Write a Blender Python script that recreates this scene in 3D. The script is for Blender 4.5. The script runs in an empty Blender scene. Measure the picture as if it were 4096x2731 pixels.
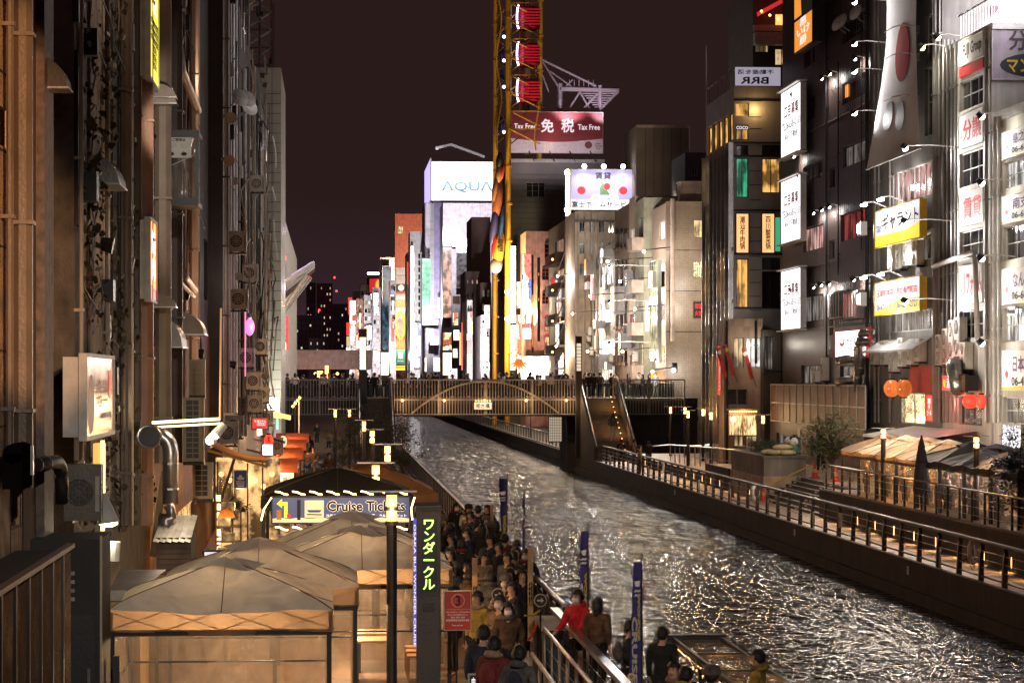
import bpy, math, random
from mathutils import Vector, Matrix
PI = math.pi
rnd = random.Random(11)
HAZE = 0
sc = bpy.context.scene
COL = sc.collection

# ------------------------------------------------------------------ camera
TH = math.atan(716 / 9800)                 # the camera looks a little to the right of the canal's run
cd = bpy.data.cameras.new('camera')
cd.sensor_width = 36; cd.lens = 36 * 9800 / 4096; cd.shift_y = (1512 - 1365.5) / 4096
cd.clip_start = 0.5; cd.clip_end = 4000
cam = bpy.data.objects.new('camera', cd); COL.objects.link(cam)
EYE = Vector((0, 0, 5.5))
cam.location = EYE; cam.rotation_euler = (PI / 2, 0, -TH)
sc.camera = cam

# ------------------------------------------------------------------ night sky
w = bpy.data.worlds.new('World'); sc.world = w; w.use_nodes = True
nt = w.node_tree; nt.nodes.clear()
out = nt.nodes.new('ShaderNodeOutputWorld')
sky = nt.nodes.new('ShaderNodeTexSky'); sky.sky_type = 'NISHITA'; sky.sun_disc = False
sky.sun_elevation = math.radians(-9); sky.sun_rotation = math.radians(200)
bg1 = nt.nodes.new('ShaderNodeBackground'); bg1.inputs[1].default_value = 0.05; sky.air_density = .3; sky.ozone_density = 0
nt.links.new(sky.outputs[0], bg1.inputs[0])
tc = nt.nodes.new('ShaderNodeTexCoord'); sx = nt.nodes.new('ShaderNodeSeparateXYZ')
nt.links.new(tc.outputs['Generated'], sx.inputs[0])
ramp = nt.nodes.new('ShaderNodeValToRGB')
ramp.color_ramp.elements[0].position = 0.0; ramp.color_ramp.elements[0].color = (0.055, 0.028, 0.050, 1)
ramp.color_ramp.elements[1].position = 0.075; ramp.color_ramp.elements[1].color = (0.0225, 0.0112, 0.0104, 1)
e = ramp.color_ramp.elements.new(0.03); e.color = (0.033, 0.0165, 0.0225, 1)
nt.links.new(sx.outputs[2], ramp.inputs[0])
bg2 = nt.nodes.new('ShaderNodeBackground'); bg2.inputs[1].default_value = 1.0
nt.links.new(ramp.outputs[0], bg2.inputs[0])
ad = nt.nodes.new('ShaderNodeAddShader')
nt.links.new(bg1.outputs[0], ad.inputs[0]); nt.links.new(bg2.outputs[0], ad.inputs[1])
nt.links.new(ad.outputs[0], out.inputs[0])
sd = bpy.data.lights.new('fill_sun', 'SUN'); sd.energy = 0.07; sd.angle = math.radians(30); sd.color = (1.0, 0.72, 0.62)  # weak warm sun added as overall fill
so = bpy.data.objects.new('fill_sun', sd); COL.objects.link(so)
so.rotation_euler = (math.radians(48), 0, math.radians(-22))

# ------------------------------------------------------------------ render
vs = sc.view_settings; vs.view_transform = 'Standard'; vs.look = 'None'; vs.exposure = 0; vs.gamma = 1; vs.use_curve_mapping = False
sc.render.engine = 'CYCLES'
cy = sc.cycles
cy.use_denoising = True; cy.max_bounces = 5; cy.diffuse_bounces = 2; cy.glossy_bounces = 3; cy.transmission_bounces = 2
cy.transparent_max_bounces = 10; cy.caustics_reflective = False; cy.caustics_refractive = False
cy.sample_clamp_indirect = 3.0; cy.use_light_tree = True
try: cy.denoiser = 'OPENIMAGEDENOISE'
except Exception: pass

# ------------------------------------------------------------------ mesh kit
class MB:
    def __init__(s): s.v = []; s.f = []
    def face(s, pts):
        n = len(s.v); s.v += [tuple(p) for p in pts]; s.f.append(tuple(range(n, n + len(pts)))); return s
    def box(s, x0, x1, y0, y1, z0, z1):
        n = len(s.v)
        s.v += [(x0,y0,z0),(x1,y0,z0),(x1,y1,z0),(x0,y1,z0),(x0,y0,z1),(x1,y0,z1),(x1,y1,z1),(x0,y1,z1)]
        s.f += [(n,n+3,n+2,n+1),(n+4,n+5,n+6,n+7),(n,n+1,n+5,n+4),(n+1,n+2,n+6,n+5),(n+2,n+3,n+7,n+6),(n+3,n,n+4,n+7)]
        return s
    def ring(s, c, d, r, n, up=None, sq=1.0):
        d = Vector(d).normalized(); a = Vector(up) if up else (Vector((0,0,1)) if abs(d.z) < .9 else Vector((1,0,0)))
        x = d.cross(a).normalized(); y = x.cross(d).normalized(); b = len(s.v)
        for i in range(n):
            t = 2*PI*(i+.5)/n; s.v.append(tuple(Vector(c) + x*r*math.cos(t) + y*r*sq*math.sin(t)))
        return list(range(b, b+n))
    def bridge(s, A, B):
        n = len(A)
        for i in range(n): s.f.append((A[i], A[(i+1)%n], B[(i+1)%n], B[i]))
    def cyl(s, p, q, r, n=8, r2=None, cap=True):
        p = Vector(p); q = Vector(q); d = q - p
        A = s.ring(p, d, r, n); B = s.ring(q, d, r if r2 is None else r2, n); s.bridge(A, B)
        if cap: s.f.append(tuple(reversed(A))); s.f.append(tuple(B))
        return s
    def tube(s, pts, r, n=6, rr=None):
        pts = [Vector(p) for p in pts]; prev = None
        for i, p in enumerate(pts):
            d = (pts[min(i+1, len(pts)-1)] - pts[max(i-1, 0)])
            R = s.ring(p, d, rr[i] if rr else r, n)
            if prev: s.bridge(prev, R)
            else: s.f.append(tuple(reversed(R)))
            prev = R
        s.f.append(tuple(prev)); return s
    def lathe(s, prof, n=12, c=(0,0,0)):
        prev = None
        for r, z in prof:
            b = len(s.v)
            for i in range(n):
                t = 2*PI*i/n; s.v.append((c[0]+r*math.cos(t), c[1]+r*math.sin(t), c[2]+z))
            R = list(range(b, b+n))
            if prev: s.bridge(prev, R)
            prev = R
        return s
    def ball(s, c, rx, ry=None, rz=None, n=12, m=7):
        ry = ry or rx; rz = rz or rx; prev = None
        for j in range(m+1):
            a = -PI/2 + PI*j/m; b = len(s.v); k = max(math.cos(a), .02)
            for i in range(n):
                t = 2*PI*i/n; s.v.append((c[0]+rx*k*math.cos(t), c[1]+ry*k*math.sin(t), c[2]+rz*math.sin(a)))
            R = list(range(b, b+n))
            if prev: s.bridge(prev, R)
            prev = R
        return s
    def prism(s, poly, y0, y1):
        n = len(poly); b = len(s.v)
        s.v += [(x, y0, z) for x, z in poly] + [(x, y1, z) for x, z in poly]
        s.f.append(tuple(range(b, b+n))); s.f.append(tuple(reversed(range(b+n, b+2*n))))
        for i in range(n): s.f.append((b+i, b+n+i, b+n+(i+1)%n, b+(i+1)%n))
        return s
    def grid(s, fn, nu, nv):
        b = len(s.v)
        for j in range(nv+1):
            for i in range(nu+1): s.v.append(tuple(fn(i/nu, j/nv)))
        for j in range(nv):
            for i in range(nu):
                k = b + j*(nu+1)+i; s.f.append((k, k+1, k+nu+2, k+nu+1))
        return s
    def mesh(s, name='m'):
        me = bpy.data.meshes.new(name); me.from_pydata(s.v, [], s.f); me.update(); return me

def link(name, data, m, parent=None, loc=(0,0,0), rot=0.0, smooth=False):
    if isinstance(data, MB): data = data.mesh(name)
    if not data.materials: data.materials.append(None)
    if smooth and data.polygons:
        data.polygons.foreach_set('use_smooth', [True]*len(data.polygons))
    o = bpy.data.objects.new(name, data); COL.objects.link(o)
    if parent is not None: o.parent = parent
    o.location = loc
    o.rotation_euler = rot if isinstance(rot, (tuple, list)) else (0, 0, rot)
    o.material_slots[0].link = 'OBJECT'; o.material_slots[0].material = m
    return o
def tag(o, label=None, cat=None, group=None, kind=None):
    if label: o['label'] = label
    if cat: o['category'] = cat
    if group: o['group'] = group
    if kind: o['kind'] = kind
    return o
def thing(name, label, cat, loc=(0,0,0), rot=0.0, group=None):
    o = bpy.data.objects.new(name, None); COL.objects.link(o); o.empty_display_size = .2
    o.location = loc; o.rotation_euler = (0, 0, rot)
    return tag(o, label, cat, group)
def struct(name, mb, m, **k): return tag(link(name, mb, m, **k), kind='structure')
def dup(root, loc, rot, label=None, group=None, scale=None, mats=None):
    r = root.copy(); COL.objects.link(r); r.location = loc; r.rotation_euler = (0, 0, rot)
    if label: r['label'] = label
    if group: r['group'] = group
    if scale: r.scale = (scale,)*3
    for ch in root.children:
        c = ch.copy(); COL.objects.link(c); c.parent = r
        if mats and ch.name.split('.')[0] in mats: c.material_slots[0].material = mats[ch.name.split('.')[0]]
        for g in ch.children:
            d = g.copy(); COL.objects.link(d); d.parent = c
    return r
def point(loc, power, col=(1,.6,.25), r=.1, parent=None, name='bulb_or_fill_light'):  # also placed bare, as added fill with no bulb shown
    l = bpy.data.lights.new(name, 'POINT'); l.energy = power; l.color = col; l.shadow_soft_size = r
    o = bpy.data.objects.new(name, l); COL.objects.link(o); o.location = loc
    if parent is not None: o.parent = parent
    return o
def spotl(loc, to, power, col=(1,1,1), ang=70, r=.08, blend=.6, parent=None):
    l = bpy.data.lights.new('spot_light', 'SPOT'); l.energy = power; l.color = col; l.shadow_soft_size = r
    l.spot_size = math.radians(ang); l.spot_blend = blend
    o = bpy.data.objects.new('spot_light', l); COL.objects.link(o)
    if parent is not None:
        o.parent = parent
    d = Vector(to) - Vector(loc); o.location = loc; o.rotation_euler = d.to_track_quat('-Z', 'Y').to_euler()
    return o

# ------------------------------------------------------------------ lines of sight onto known planes
FW = Vector((math.sin(TH), math.cos(TH), 0)); RT = Vector((math.cos(TH), -math.sin(TH), 0)); UP = Vector((0, 0, 1))
def ray(U, V): return FW + RT*((U-2048)/9800) + UP*((1512-V)/9800)
class Pl:                                  # a vertical plane: point, rot; local x right, -y outward, z up
    def __init__(s, kind, d):
        if kind == 'Y': s.p = Vector((0, d, 0)); s.n = Vector((0, 1, 0)); s.rot = 0.0
        elif kind == 'R': s.p = Vector((d, 0, 0)); s.n = Vector((1, 0, 0)); s.rot = -PI/2      # faces the canal from the right bank
        else: s.p = Vector((d, 0, 0)); s.n = Vector((1, 0, 0)); s.rot = PI/2                   # faces the canal from the left bank
    def at(s, U, V):
        d = ray(U, V); t = (s.p - EYE).dot(s.n) / d.dot(s.n); return EYE + d*t
    def rect(s, U0, V0, U1, V1):
        Um = (U0+U1)/2; Vm = (V0+V1)/2
        a = s.at(U0, Vm); b = s.at(U1, Vm); t = s.at(Um, V0).z; c = s.at(Um, V1).z
        return Vector((a.x, a.y, c)), (Vector((b.x, b.y)) - Vector((a.x, a.y))).length, t - c
def ground(U, V, Z=0.0):
    d = ray(U, V); t = (Z - 5.5) / d.z; return EYE + d*t

# ------------------------------------------------------------------ materials
MT = {}
def _new(name):
    m = bpy.data.materials.new(name); m.use_nodes = True; MT[name] = m
    return m, m.node_tree, m.node_tree.nodes['Principled BSDF']
def N(t, kind, **k):
    n = t.nodes.new(kind)
    for a, b in k.items(): setattr(n, a, b)
    return n
def wall(name, col, rough=.8, scale=1.2, var=.45, streak=.5, bump=.25, metal=0.0):
    if name in MT: return MT[name]
    m, t, b = _new(name); L = t.links.new
    c = N(t, 'ShaderNodeTexCoord'); mp = N(t, 'ShaderNodeMapping'); mp.inputs['Scale'].default_value = (3.5, 3.5, .22)
    L(c.outputs['Object'], mp.inputs[0])
    n1 = N(t, 'ShaderNodeTexNoise'); n1.inputs['Scale'].default_value = scale; n1.inputs['Detail'].default_value = 6; L(c.outputs['Object'], n1.inputs[0])
    n2 = N(t, 'ShaderNodeTexNoise'); n2.inputs['Scale'].default_value = 1.3; n2.inputs['Detail'].default_value = 4; L(mp.outputs[0], n2.inputs[0])
    n3 = N(t, 'ShaderNodeTexNoise'); n3.inputs['Scale'].default_value = 22; n3.inputs['Detail'].default_value = 3; L(c.outputs['Object'], n3.inputs[0])
    mx = N(t, 'ShaderNodeMath', operation='MULTIPLY_ADD'); mx.inputs[1].default_value = streak; L(n2.outputs[0], mx.inputs[0]); L(n1.outputs[0], mx.inputs[2])
    mr = N(t, 'ShaderNodeMapRange'); mr.inputs['From Min'].default_value = .3+.3*streak; mr.inputs['From Max'].default_value = .65+.65*streak
    mr.inputs['To Min'].default_value = 1-var; mr.inputs['To Max'].default_value = 1+var*.35; L(mx.outputs[0], mr.inputs[0])
    oi = N(t, 'ShaderNodeObjectInfo'); ov = N(t, 'ShaderNodeMapRange'); ov.inputs['To Min'].default_value = .85; ov.inputs['To Max'].default_value = 1.12; L(oi.outputs['Random'], ov.inputs[0])
    pr = N(t, 'ShaderNodeMath', operation='MULTIPLY'); L(mr.outputs[0], pr.inputs[0]); L(ov.outputs[0], pr.inputs[1])
    vm = N(t, 'ShaderNodeVectorMath', operation='SCALE'); vm.inputs[0].default_value = col[:3]; L(pr.outputs[0], vm.inputs['Scale'])
    L(vm.outputs[0], b.inputs['Base Color'])
    b.inputs['Roughness'].default_value = rough; b.inputs['Metallic'].default_value = metal
    bp = N(t, 'ShaderNodeBump'); bp.inputs['Strength'].default_value = bump; bp.inputs['Distance'].default_value = .03; L(n3.outputs[0], bp.inputs['Height']); L(bp.outputs[0], b.inputs['Normal'])
    return m
def plain(name, col, rough=.5, metal=0.0, var=.25): return wall(name, col, rough, 4.0, var, .2, .08, metal)
def glow(name, col, s=1.0, lamp=True, base=None):
    if name in MT: return MT[name]
    m, t, b = _new(name)
    b.inputs['Base Color'].default_value = (*(base or [min(c, 1)*.6 for c in col]), 1)
    b.inputs['Emission Color'].default_value = (*col, 1); b.inputs['Emission Strength'].default_value = s
    b.inputs['Roughness'].default_value = .4
    m.cycles.emission_sampling = 'FRONT' if lamp else 'NONE'
    return m
def litwin(name, col, s=1.0, dark=.12, sx=2.5, sz=.35, lamp=False):
    """a window with a lit room, curtains and things behind it"""
    if name in MT: return MT[name]
    m, t, b = _new(name); L = t.links.new
    c = N(t, 'ShaderNodeTexCoord'); oi = N(t, 'ShaderNodeObjectInfo')
    ml = N(t, 'ShaderNodeVectorMath', operation='SCALE'); ml.inputs[0].default_value = (17, 9, 23); L(oi.outputs['Random'], ml.inputs['Scale'])
    av = N(t, 'ShaderNodeVectorMath', operation='ADD'); L(c.outputs['Object'], av.inputs[0]); L(ml.outputs[0], av.inputs[1])
    mp = N(t, 'ShaderNodeMapping'); mp.inputs['Scale'].default_value = (sx, sx, sz); L(av.outputs[0], mp.inputs[0])
    n1 = N(t, 'ShaderNodeTexNoise'); n1.inputs['Scale'].default_value = 1.6; n1.inputs['Detail'].default_value = 3; L(mp.outputs[0], n1.inputs[0])
    n2 = N(t, 'ShaderNodeTexNoise'); n2.inputs['Scale'].default_value = 1.1; n2.inputs['Detail'].default_value = 2; L(av.outputs[0], n2.inputs[0])
    a = N(t, 'ShaderNodeMath', operation='ADD'); L(n1.outputs[0], a.inputs[0]); L(n2.outputs[0], a.inputs[1])
    mr = N(t, 'ShaderNodeMapRange'); mr.inputs['From Min'].default_value = .86; mr.inputs['From Max'].default_value = 1.14
    mr.inputs['To Min'].default_value = dark; mr.inputs['To Max'].default_value = 1.0; L(a.outputs[0], mr.inputs[0])
    rv = N(t, 'ShaderNodeMapRange'); rv.inputs['To Min'].default_value = .35*s; rv.inputs['To Max'].default_value = s; L(oi.outputs['Random'], rv.inputs[0])
    mu = N(t, 'ShaderNodeMath', operation='MULTIPLY'); L(mr.outputs[0], mu.inputs[0]); L(rv.outputs[0], mu.inputs[1])
    b.inputs['Base Color'].default_value = (.02, .02, .02, 1); b.inputs['Roughness'].default_value = .15
    b.inputs['Emission Color'].default_value = (*col, 1); L(mu.outputs[0], b.inputs['Emission Strength'])
    m.cycles.emission_sampling = 'FRONT' if lamp else 'NONE'
    return m
def adpanel(name, s=2.0, sc=(1.2, 1.2, .5), seed=0.0, cols=((1, .96, 1), (1, .75, .6), (.9, .1, .08), (.1, .12, .3), (1, .9, .5), (1, 1, 1))):
    """backlit print: blocks of colour with fine marks, no readable writing"""
    if name in MT: return MT[name]
    m, t, b = _new(name); L = t.links.new
    c = N(t, 'ShaderNodeTexCoord'); oi = N(t, 'ShaderNodeObjectInfo'); ml = N(t, 'ShaderNodeVectorMath', operation='SCALE'); ml.inputs[0].default_value = (31, 7, 19); L(oi.outputs['Random'], ml.inputs['Scale'])
    av = N(t, 'ShaderNodeVectorMath', operation='ADD'); L(c.outputs['Object'], av.inputs[0]); L(ml.outputs[0], av.inputs[1])
    mp = N(t, 'ShaderNodeMapping'); mp.inputs['Scale'].default_value = sc; L(av.outputs[0], mp.inputs[0])
    vo = N(t, 'ShaderNodeTexVoronoi', distance='CHEBYCHEV'); vo.inputs['Scale'].default_value = .9; L(mp.outputs[0], vo.inputs[0])
    rp = N(t, 'ShaderNodeValToRGB'); rp.color_ramp.interpolation = 'CONSTANT'; sp = N(t, 'ShaderNodeSeparateColor'); L(vo.outputs['Color'], sp.inputs[0]); L(sp.outputs[0], rp.inputs[0])
    for i, q in enumerate(cols):
        el = rp.color_ramp.elements[i] if i < 2 else rp.color_ramp.elements.new(i/len(cols))
        el.position = i/len(cols); el.color = (*q, 1)
    n = N(t, 'ShaderNodeTexNoise'); n.inputs['Scale'].default_value = 3.5; n.inputs['Detail'].default_value = 5; L(av.outputs[0], n.inputs[0])
    mr = N(t, 'ShaderNodeMapRange'); mr.inputs['From Min'].default_value = .36; mr.inputs['From Max'].default_value = .5; mr.inputs['To Min'].default_value = .25*s; mr.inputs['To Max'].default_value = s; L(n.outputs[0], mr.inputs[0])
    L(rp.outputs[0], b.inputs['Emission Color']); L(mr.outputs[0], b.inputs['Emission Strength']); b.inputs['Base Color'].default_value = (.1, .1, .1, 1); m.cycles.emission_sampling = 'FRONT'
    return m
def vinyl(name, tint=(1, .93, .85), alpha=.35):
    if name in MT: return MT[name]
    m, t, b = _new(name); L = t.links.new; o = t.nodes['Material Output']
    tr = N(t, 'ShaderNodeBsdfTransparent'); tr.inputs[0].default_value = (*tint, 1)
    b.inputs['Base Color'].default_value = (.5, .45, .4, 1); b.inputs['Roughness'].default_value = .12
    n = N(t, 'ShaderNodeTexNoise'); n.inputs['Scale'].default_value = 1.5; n.inputs['Detail'].default_value = 3; n.inputs['Distortion'].default_value = 1.0
    c = N(t, 'ShaderNodeTexCoord'); mp = N(t, 'ShaderNodeMapping'); mp.inputs['Scale'].default_value = (2, 2, .7); L(c.outputs['Object'], mp.inputs[0]); L(mp.outputs[0], n.inputs[0])
    bp = N(t, 'ShaderNodeBump'); bp.inputs['Strength'].default_value = .9; bp.inputs['Distance'].default_value = .12; L(n.outputs[0], bp.inputs['Height']); L(bp.outputs[0], b.inputs['Normal'])
    mr = N(t, 'ShaderNodeMapRange'); mr.inputs['From Min'].default_value = .35; mr.inputs['From Max'].default_value = .7; mr.inputs['To Min'].default_value = alpha*.4; mr.inputs['To Max'].default_value = min(1, alpha*1.7)
    L(n.outputs[0], mr.inputs[0])
    mx = N(t, 'ShaderNodeMixShader'); L(mr.outputs[0], mx.inputs[0]); L(tr.outputs[0], mx.inputs[1]); L(b.outputs[0], mx.inputs[2]); L(mx.outputs[0], o.inputs[0])
    return m
def glassmat(name, col, rough=.06):
    if name in MT: return MT[name]
    m, t, b = _new(name); b.inputs['Base Color'].default_value = (*col, 1); b.inputs['Roughness'].default_value = rough
    b.inputs['Specular IOR Level'].default_value = .8
    return m
def canvas(name, col, trans=.35):
    """tent cloth: diffuse with some light coming through, soft creases"""
    if name in MT: return MT[name]
    m, t, b = _new(name); L = t.links.new; o = t.nodes['Material Output']
    c = N(t, 'ShaderNodeTexCoord')
    n = N(t, 'ShaderNodeTexNoise'); n.inputs['Scale'].default_value = 2.2; n.inputs['Detail'].default_value = 5; n.inputs['Distortion'].default_value = .8; L(c.outputs['Object'], n.inputs[0])
    mr = N(t, 'ShaderNodeMapRange'); mr.inputs['From Min'].default_value = .3; mr.inputs['From Max'].default_value = .7; mr.inputs['To Min'].default_value = .72; mr.inputs['To Max'].default_value = 1.05; L(n.outputs[0], mr.inputs[0])
    vm = N(t, 'ShaderNodeVectorMath', operation='SCALE'); vm.inputs[0].default_value = col; L(mr.outputs[0], vm.inputs['Scale'])
    L(vm.outputs[0], b.inputs['Base Color']); b.inputs['Roughness'].default_value = .75
    bp = N(t, 'ShaderNodeBump'); bp.inputs['Strength'].default_value = .6; bp.inputs['Distance'].default_value = .08; L(n.outputs[0], bp.inputs['Height']); L(bp.outputs[0], b.inputs['Normal'])
    tl = N(t, 'ShaderNodeBsdfTranslucent'); L(vm.outputs[0], tl.inputs[0])
    mx = N(t, 'ShaderNodeMixShader'); mx.inputs[0].default_value = trans; L(b.outputs[0], mx.inputs[1]); L(tl.outputs[0], mx.inputs[2]); L(mx.outputs[0], o.inputs[0])
    return m
BLACK = plain('black_paint', (.012, .011, .011), .45)
DARKM = plain('dark_metal', (.03, .028, .027), .4, .6)
STEEL = plain('steel', (.45, .43, .42), .28, .9)
GREYM = plain('grey_paint', (.28, .27, .26), .5)
LGREY = plain('light_grey', (.5, .48, .46), .5)
WHITE = plain('white_paint', (.75, .73, .7), .5, 0, .15)
RED = plain('red_paint', (.55, .03, .025), .45)
YEL = plain('yellow_paint', (.65, .42, .02), .45)
BLUE = plain('blue_paint', (.03, .05, .35), .5)
BROWN = plain('brown_paint', (.11, .06, .035), .6)
WOOD = wall('wood', (.16, .08, .04), .6, 3, .5, 1.0, .2)
TIN = wall('weathered_metal', (.3, .28, .26), .42, 1.6, .5, .8, .2, .5)
INK = plain('ink_black', (.008, .008, .01), .6, 0, .1)
INKRED = glow('ink_red', (.55, .02, .02), .9, False)
INKBLUE = glow('ink_blue', (.06, .05, .35), .5, False)
SW = {k: glow('panel_' + k, c, s) for k, c, s in (
    ('white', (1, .96, 1), 8.0), ('hot', (1, .97, 1), 15.0), ('board', (1, .97, 1), 2.0), ('warm', (1, .8, .5), 3.0), ('pink', (1, .6, .7), 3.0), ('red', (1, .05, .03), 1.6),
    ('orange', (1, .3, .04), 1.8), ('green', (.55, 1, .75), 1.8), ('yellow', (1, .85, .06), 1.6), ('violet', (.5, .4, 1), 1.5), ('cream', (1, .78, .6), 1.1), ('magenta', (1, .2, .55), 1.6))}
SD = {k: glow('dim_' + k, c, s, False) for k, c, s in (
    ('white', (1, .95, .95), .8), ('warm', (1, .72, .4), .8), ('pink', (1, .5, .55), .6), ('red', (.8, .03, .03), .8), ('orange', (1, .35, .05), .9),
    ('green', (.1, .75, .4), .5), ('yellow', (1, .8, .05), .9), ('violet', (.35, .3, .8), .6), ('blue', (.08, .12, .6), .6), ('teal', (.05, .35, .32), .4), ('grey', (.5, .46, .48), .3))}
BULB = glow('bulb_warm', (1, .48, .13), 5, False)
BULBW = glow('bulb_white', (1, .97, .9), 22, False)
BULBY = glow('bulb_yellow', (1, .9, .45), 16, False)
NEONW = glow('tube_white', (.9, .85, 1), 7, False)
DG = glassmat('dark_glass', (.012, .012, .014))
DG2 = glassmat('dim_glass', (.03, .027, .028), .2)
LW = [litwin('room_white', (1, .95, .9), 1.6), litwin('room_warm', (1, .7, .35), 1.5), litwin('room_pink', (1, .55, .5), .8), litwin('room_dim', (.8, .7, .62), .35)]
LWH = litwin('room_bright', (1, .96, .95), 5, .35); LWR = litwin('room_red', (1, .12, .1), .5); LWG = litwin('room_green', (.1, 1, .5), .6); LWO = litwin('room_orange', (1, .5, .12), 2.0)
LWS = litwin('shop_window', (1, .78, .42), 3.0, .15, 4, 4)
AD1 = adpanel('print_white', 3.6); AD2 = adpanel('print_warm', 2.4, (2, 2, .8), 0, ((1, .6, .3), (1, .85, .6), (.8, .1, .05), (1, .9, .8), (.3, .08, .04), (1, .7, .2)))
SHOPW = litwin('shop_front', (1, .85, .72), 6.0, .3, 3, 1.2, True)

# ------------------------------------------------------------------ lettering
_TX = {}
def text_mesh(s, bold, sl):
    k = (s, bold, sl)
    if k in _TX: return _TX[k]
    cu = bpy.data.curves.new('lettering', 'FONT'); cu.body = s; cu.align_x = 'CENTER'; cu.resolution_u = 2; cu.space_line = sl
    o = bpy.data.objects.new('lettering', cu); me = o.to_mesh()
    v = [tuple(x.co) for x in me.vertices]; f = [tuple(p.vertices) for p in me.polygons]
    o.to_mesh_clear(); bpy.data.objects.remove(o); bpy.data.curves.remove(cu)
    mb = MB(); sh = [(0, 0)] + ([(bold, 0), (-bold, 0), (0, bold), (0, -bold)] if bold else [])
    for i, (dx, dy) in enumerate(sh):
        b = len(mb.v); mb.v += [(x+dx, -.002*i, y+dy) for x, y, z in v]; mb.f += [tuple(b+q for q in p) for p in f]
    x0 = min(p[0] for p in mb.v); x1 = max(p[0] for p in mb.v); z0 = min(p[2] for p in mb.v); z1 = max(p[2] for p in mb.v)
    mb.v = [((x-x0)/(x1-x0), y, (z-z0)/(z1-z0)) for x, y, z in mb.v]
    _TX[k] = (mb.mesh('lettering'), (x1-x0)/(z1-z0)); return _TX[k]
def text(parent, s, x, z, w, h, m, y=-.01, bold=.025, name='lettering', sl=1.0, mirror=False):
    me, asp = text_mesh(s, bold, sl)
    o = link(name, me, m, parent, (x, y, z)); o.scale = (w, 1, h)
    if mirror: o.location.x = x + w; o.scale.x = -w
    return o
def vtext(parent, s, x, z, w, h, m, y=-.01, bold=.025): return text(parent, '\n'.join(s), x, z, w, h, m, y, bold, sl=.92)

# ------------------------------------------------------------------ signs
def sign(name, label, pl, U0, V0, U1, V1, face, texts=(), depth=.25, frame=GREYM, cat='sign', group=None, shapes=(), rim=.06, out=0.0, w=None, h=None):
    """a flat sign box: panel, rim frame, face, lettering; texts: (string, x0, z0, x1, z1 as shares of the face, material, vertical)"""
    fp = Pl('Y', 0); fp.n = pl.n; fp.rot = pl.rot; fp.p = pl.p + Vector((math.sin(pl.rot), -math.cos(pl.rot), 0)) * (depth + out)
    p, ww, hh = fp.rect(U0, V0, U1, V1); w = w or ww; h = h or hh
    t = thing(name, label, cat, p, pl.rot, group)
    link('box', MB().box(0, w, .006, depth, 0, h), frame, t)
    if rim:
        r = min(rim, w*.08)
        link('frame', MB().box(-r, w+r, -.03, .1, h, h+r).box(-r, w+r, -.03, .1, -r, 0).box(-r, 0, -.03, .1, 0, h).box(w, w+r, -.03, .1, 0, h), frame, t)
    f = link('face', MB().face([(0, 0, 0), (w, 0, 0), (w, 0, h), (0, 0, h)]), face, t)
    for sh in shapes:
        nm, poly, m = sh[:3]; yy = -.004 - (sh[3] if len(sh) > 3 else 0)
        link(nm, MB().face([(x*w, yy, z*h) for x, z in poly]), m, t)
    for tx in texts:
        s, a, b, c, d, m = tx[:6]; v = len(tx) > 6 and tx[6]
        (vtext if v else text)(t, s, a*w, b*h, (c-a)*w, (d-b)*h, m, y=-.012)
    t['w'] = w; t['h'] = h
    return t
def ell(cx, cz, rx, rz, n=20): return [(cx+rx*math.cos(2*PI*i/n), cz+rz*math.sin(2*PI*i/n)) for i in range(n)]

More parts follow.
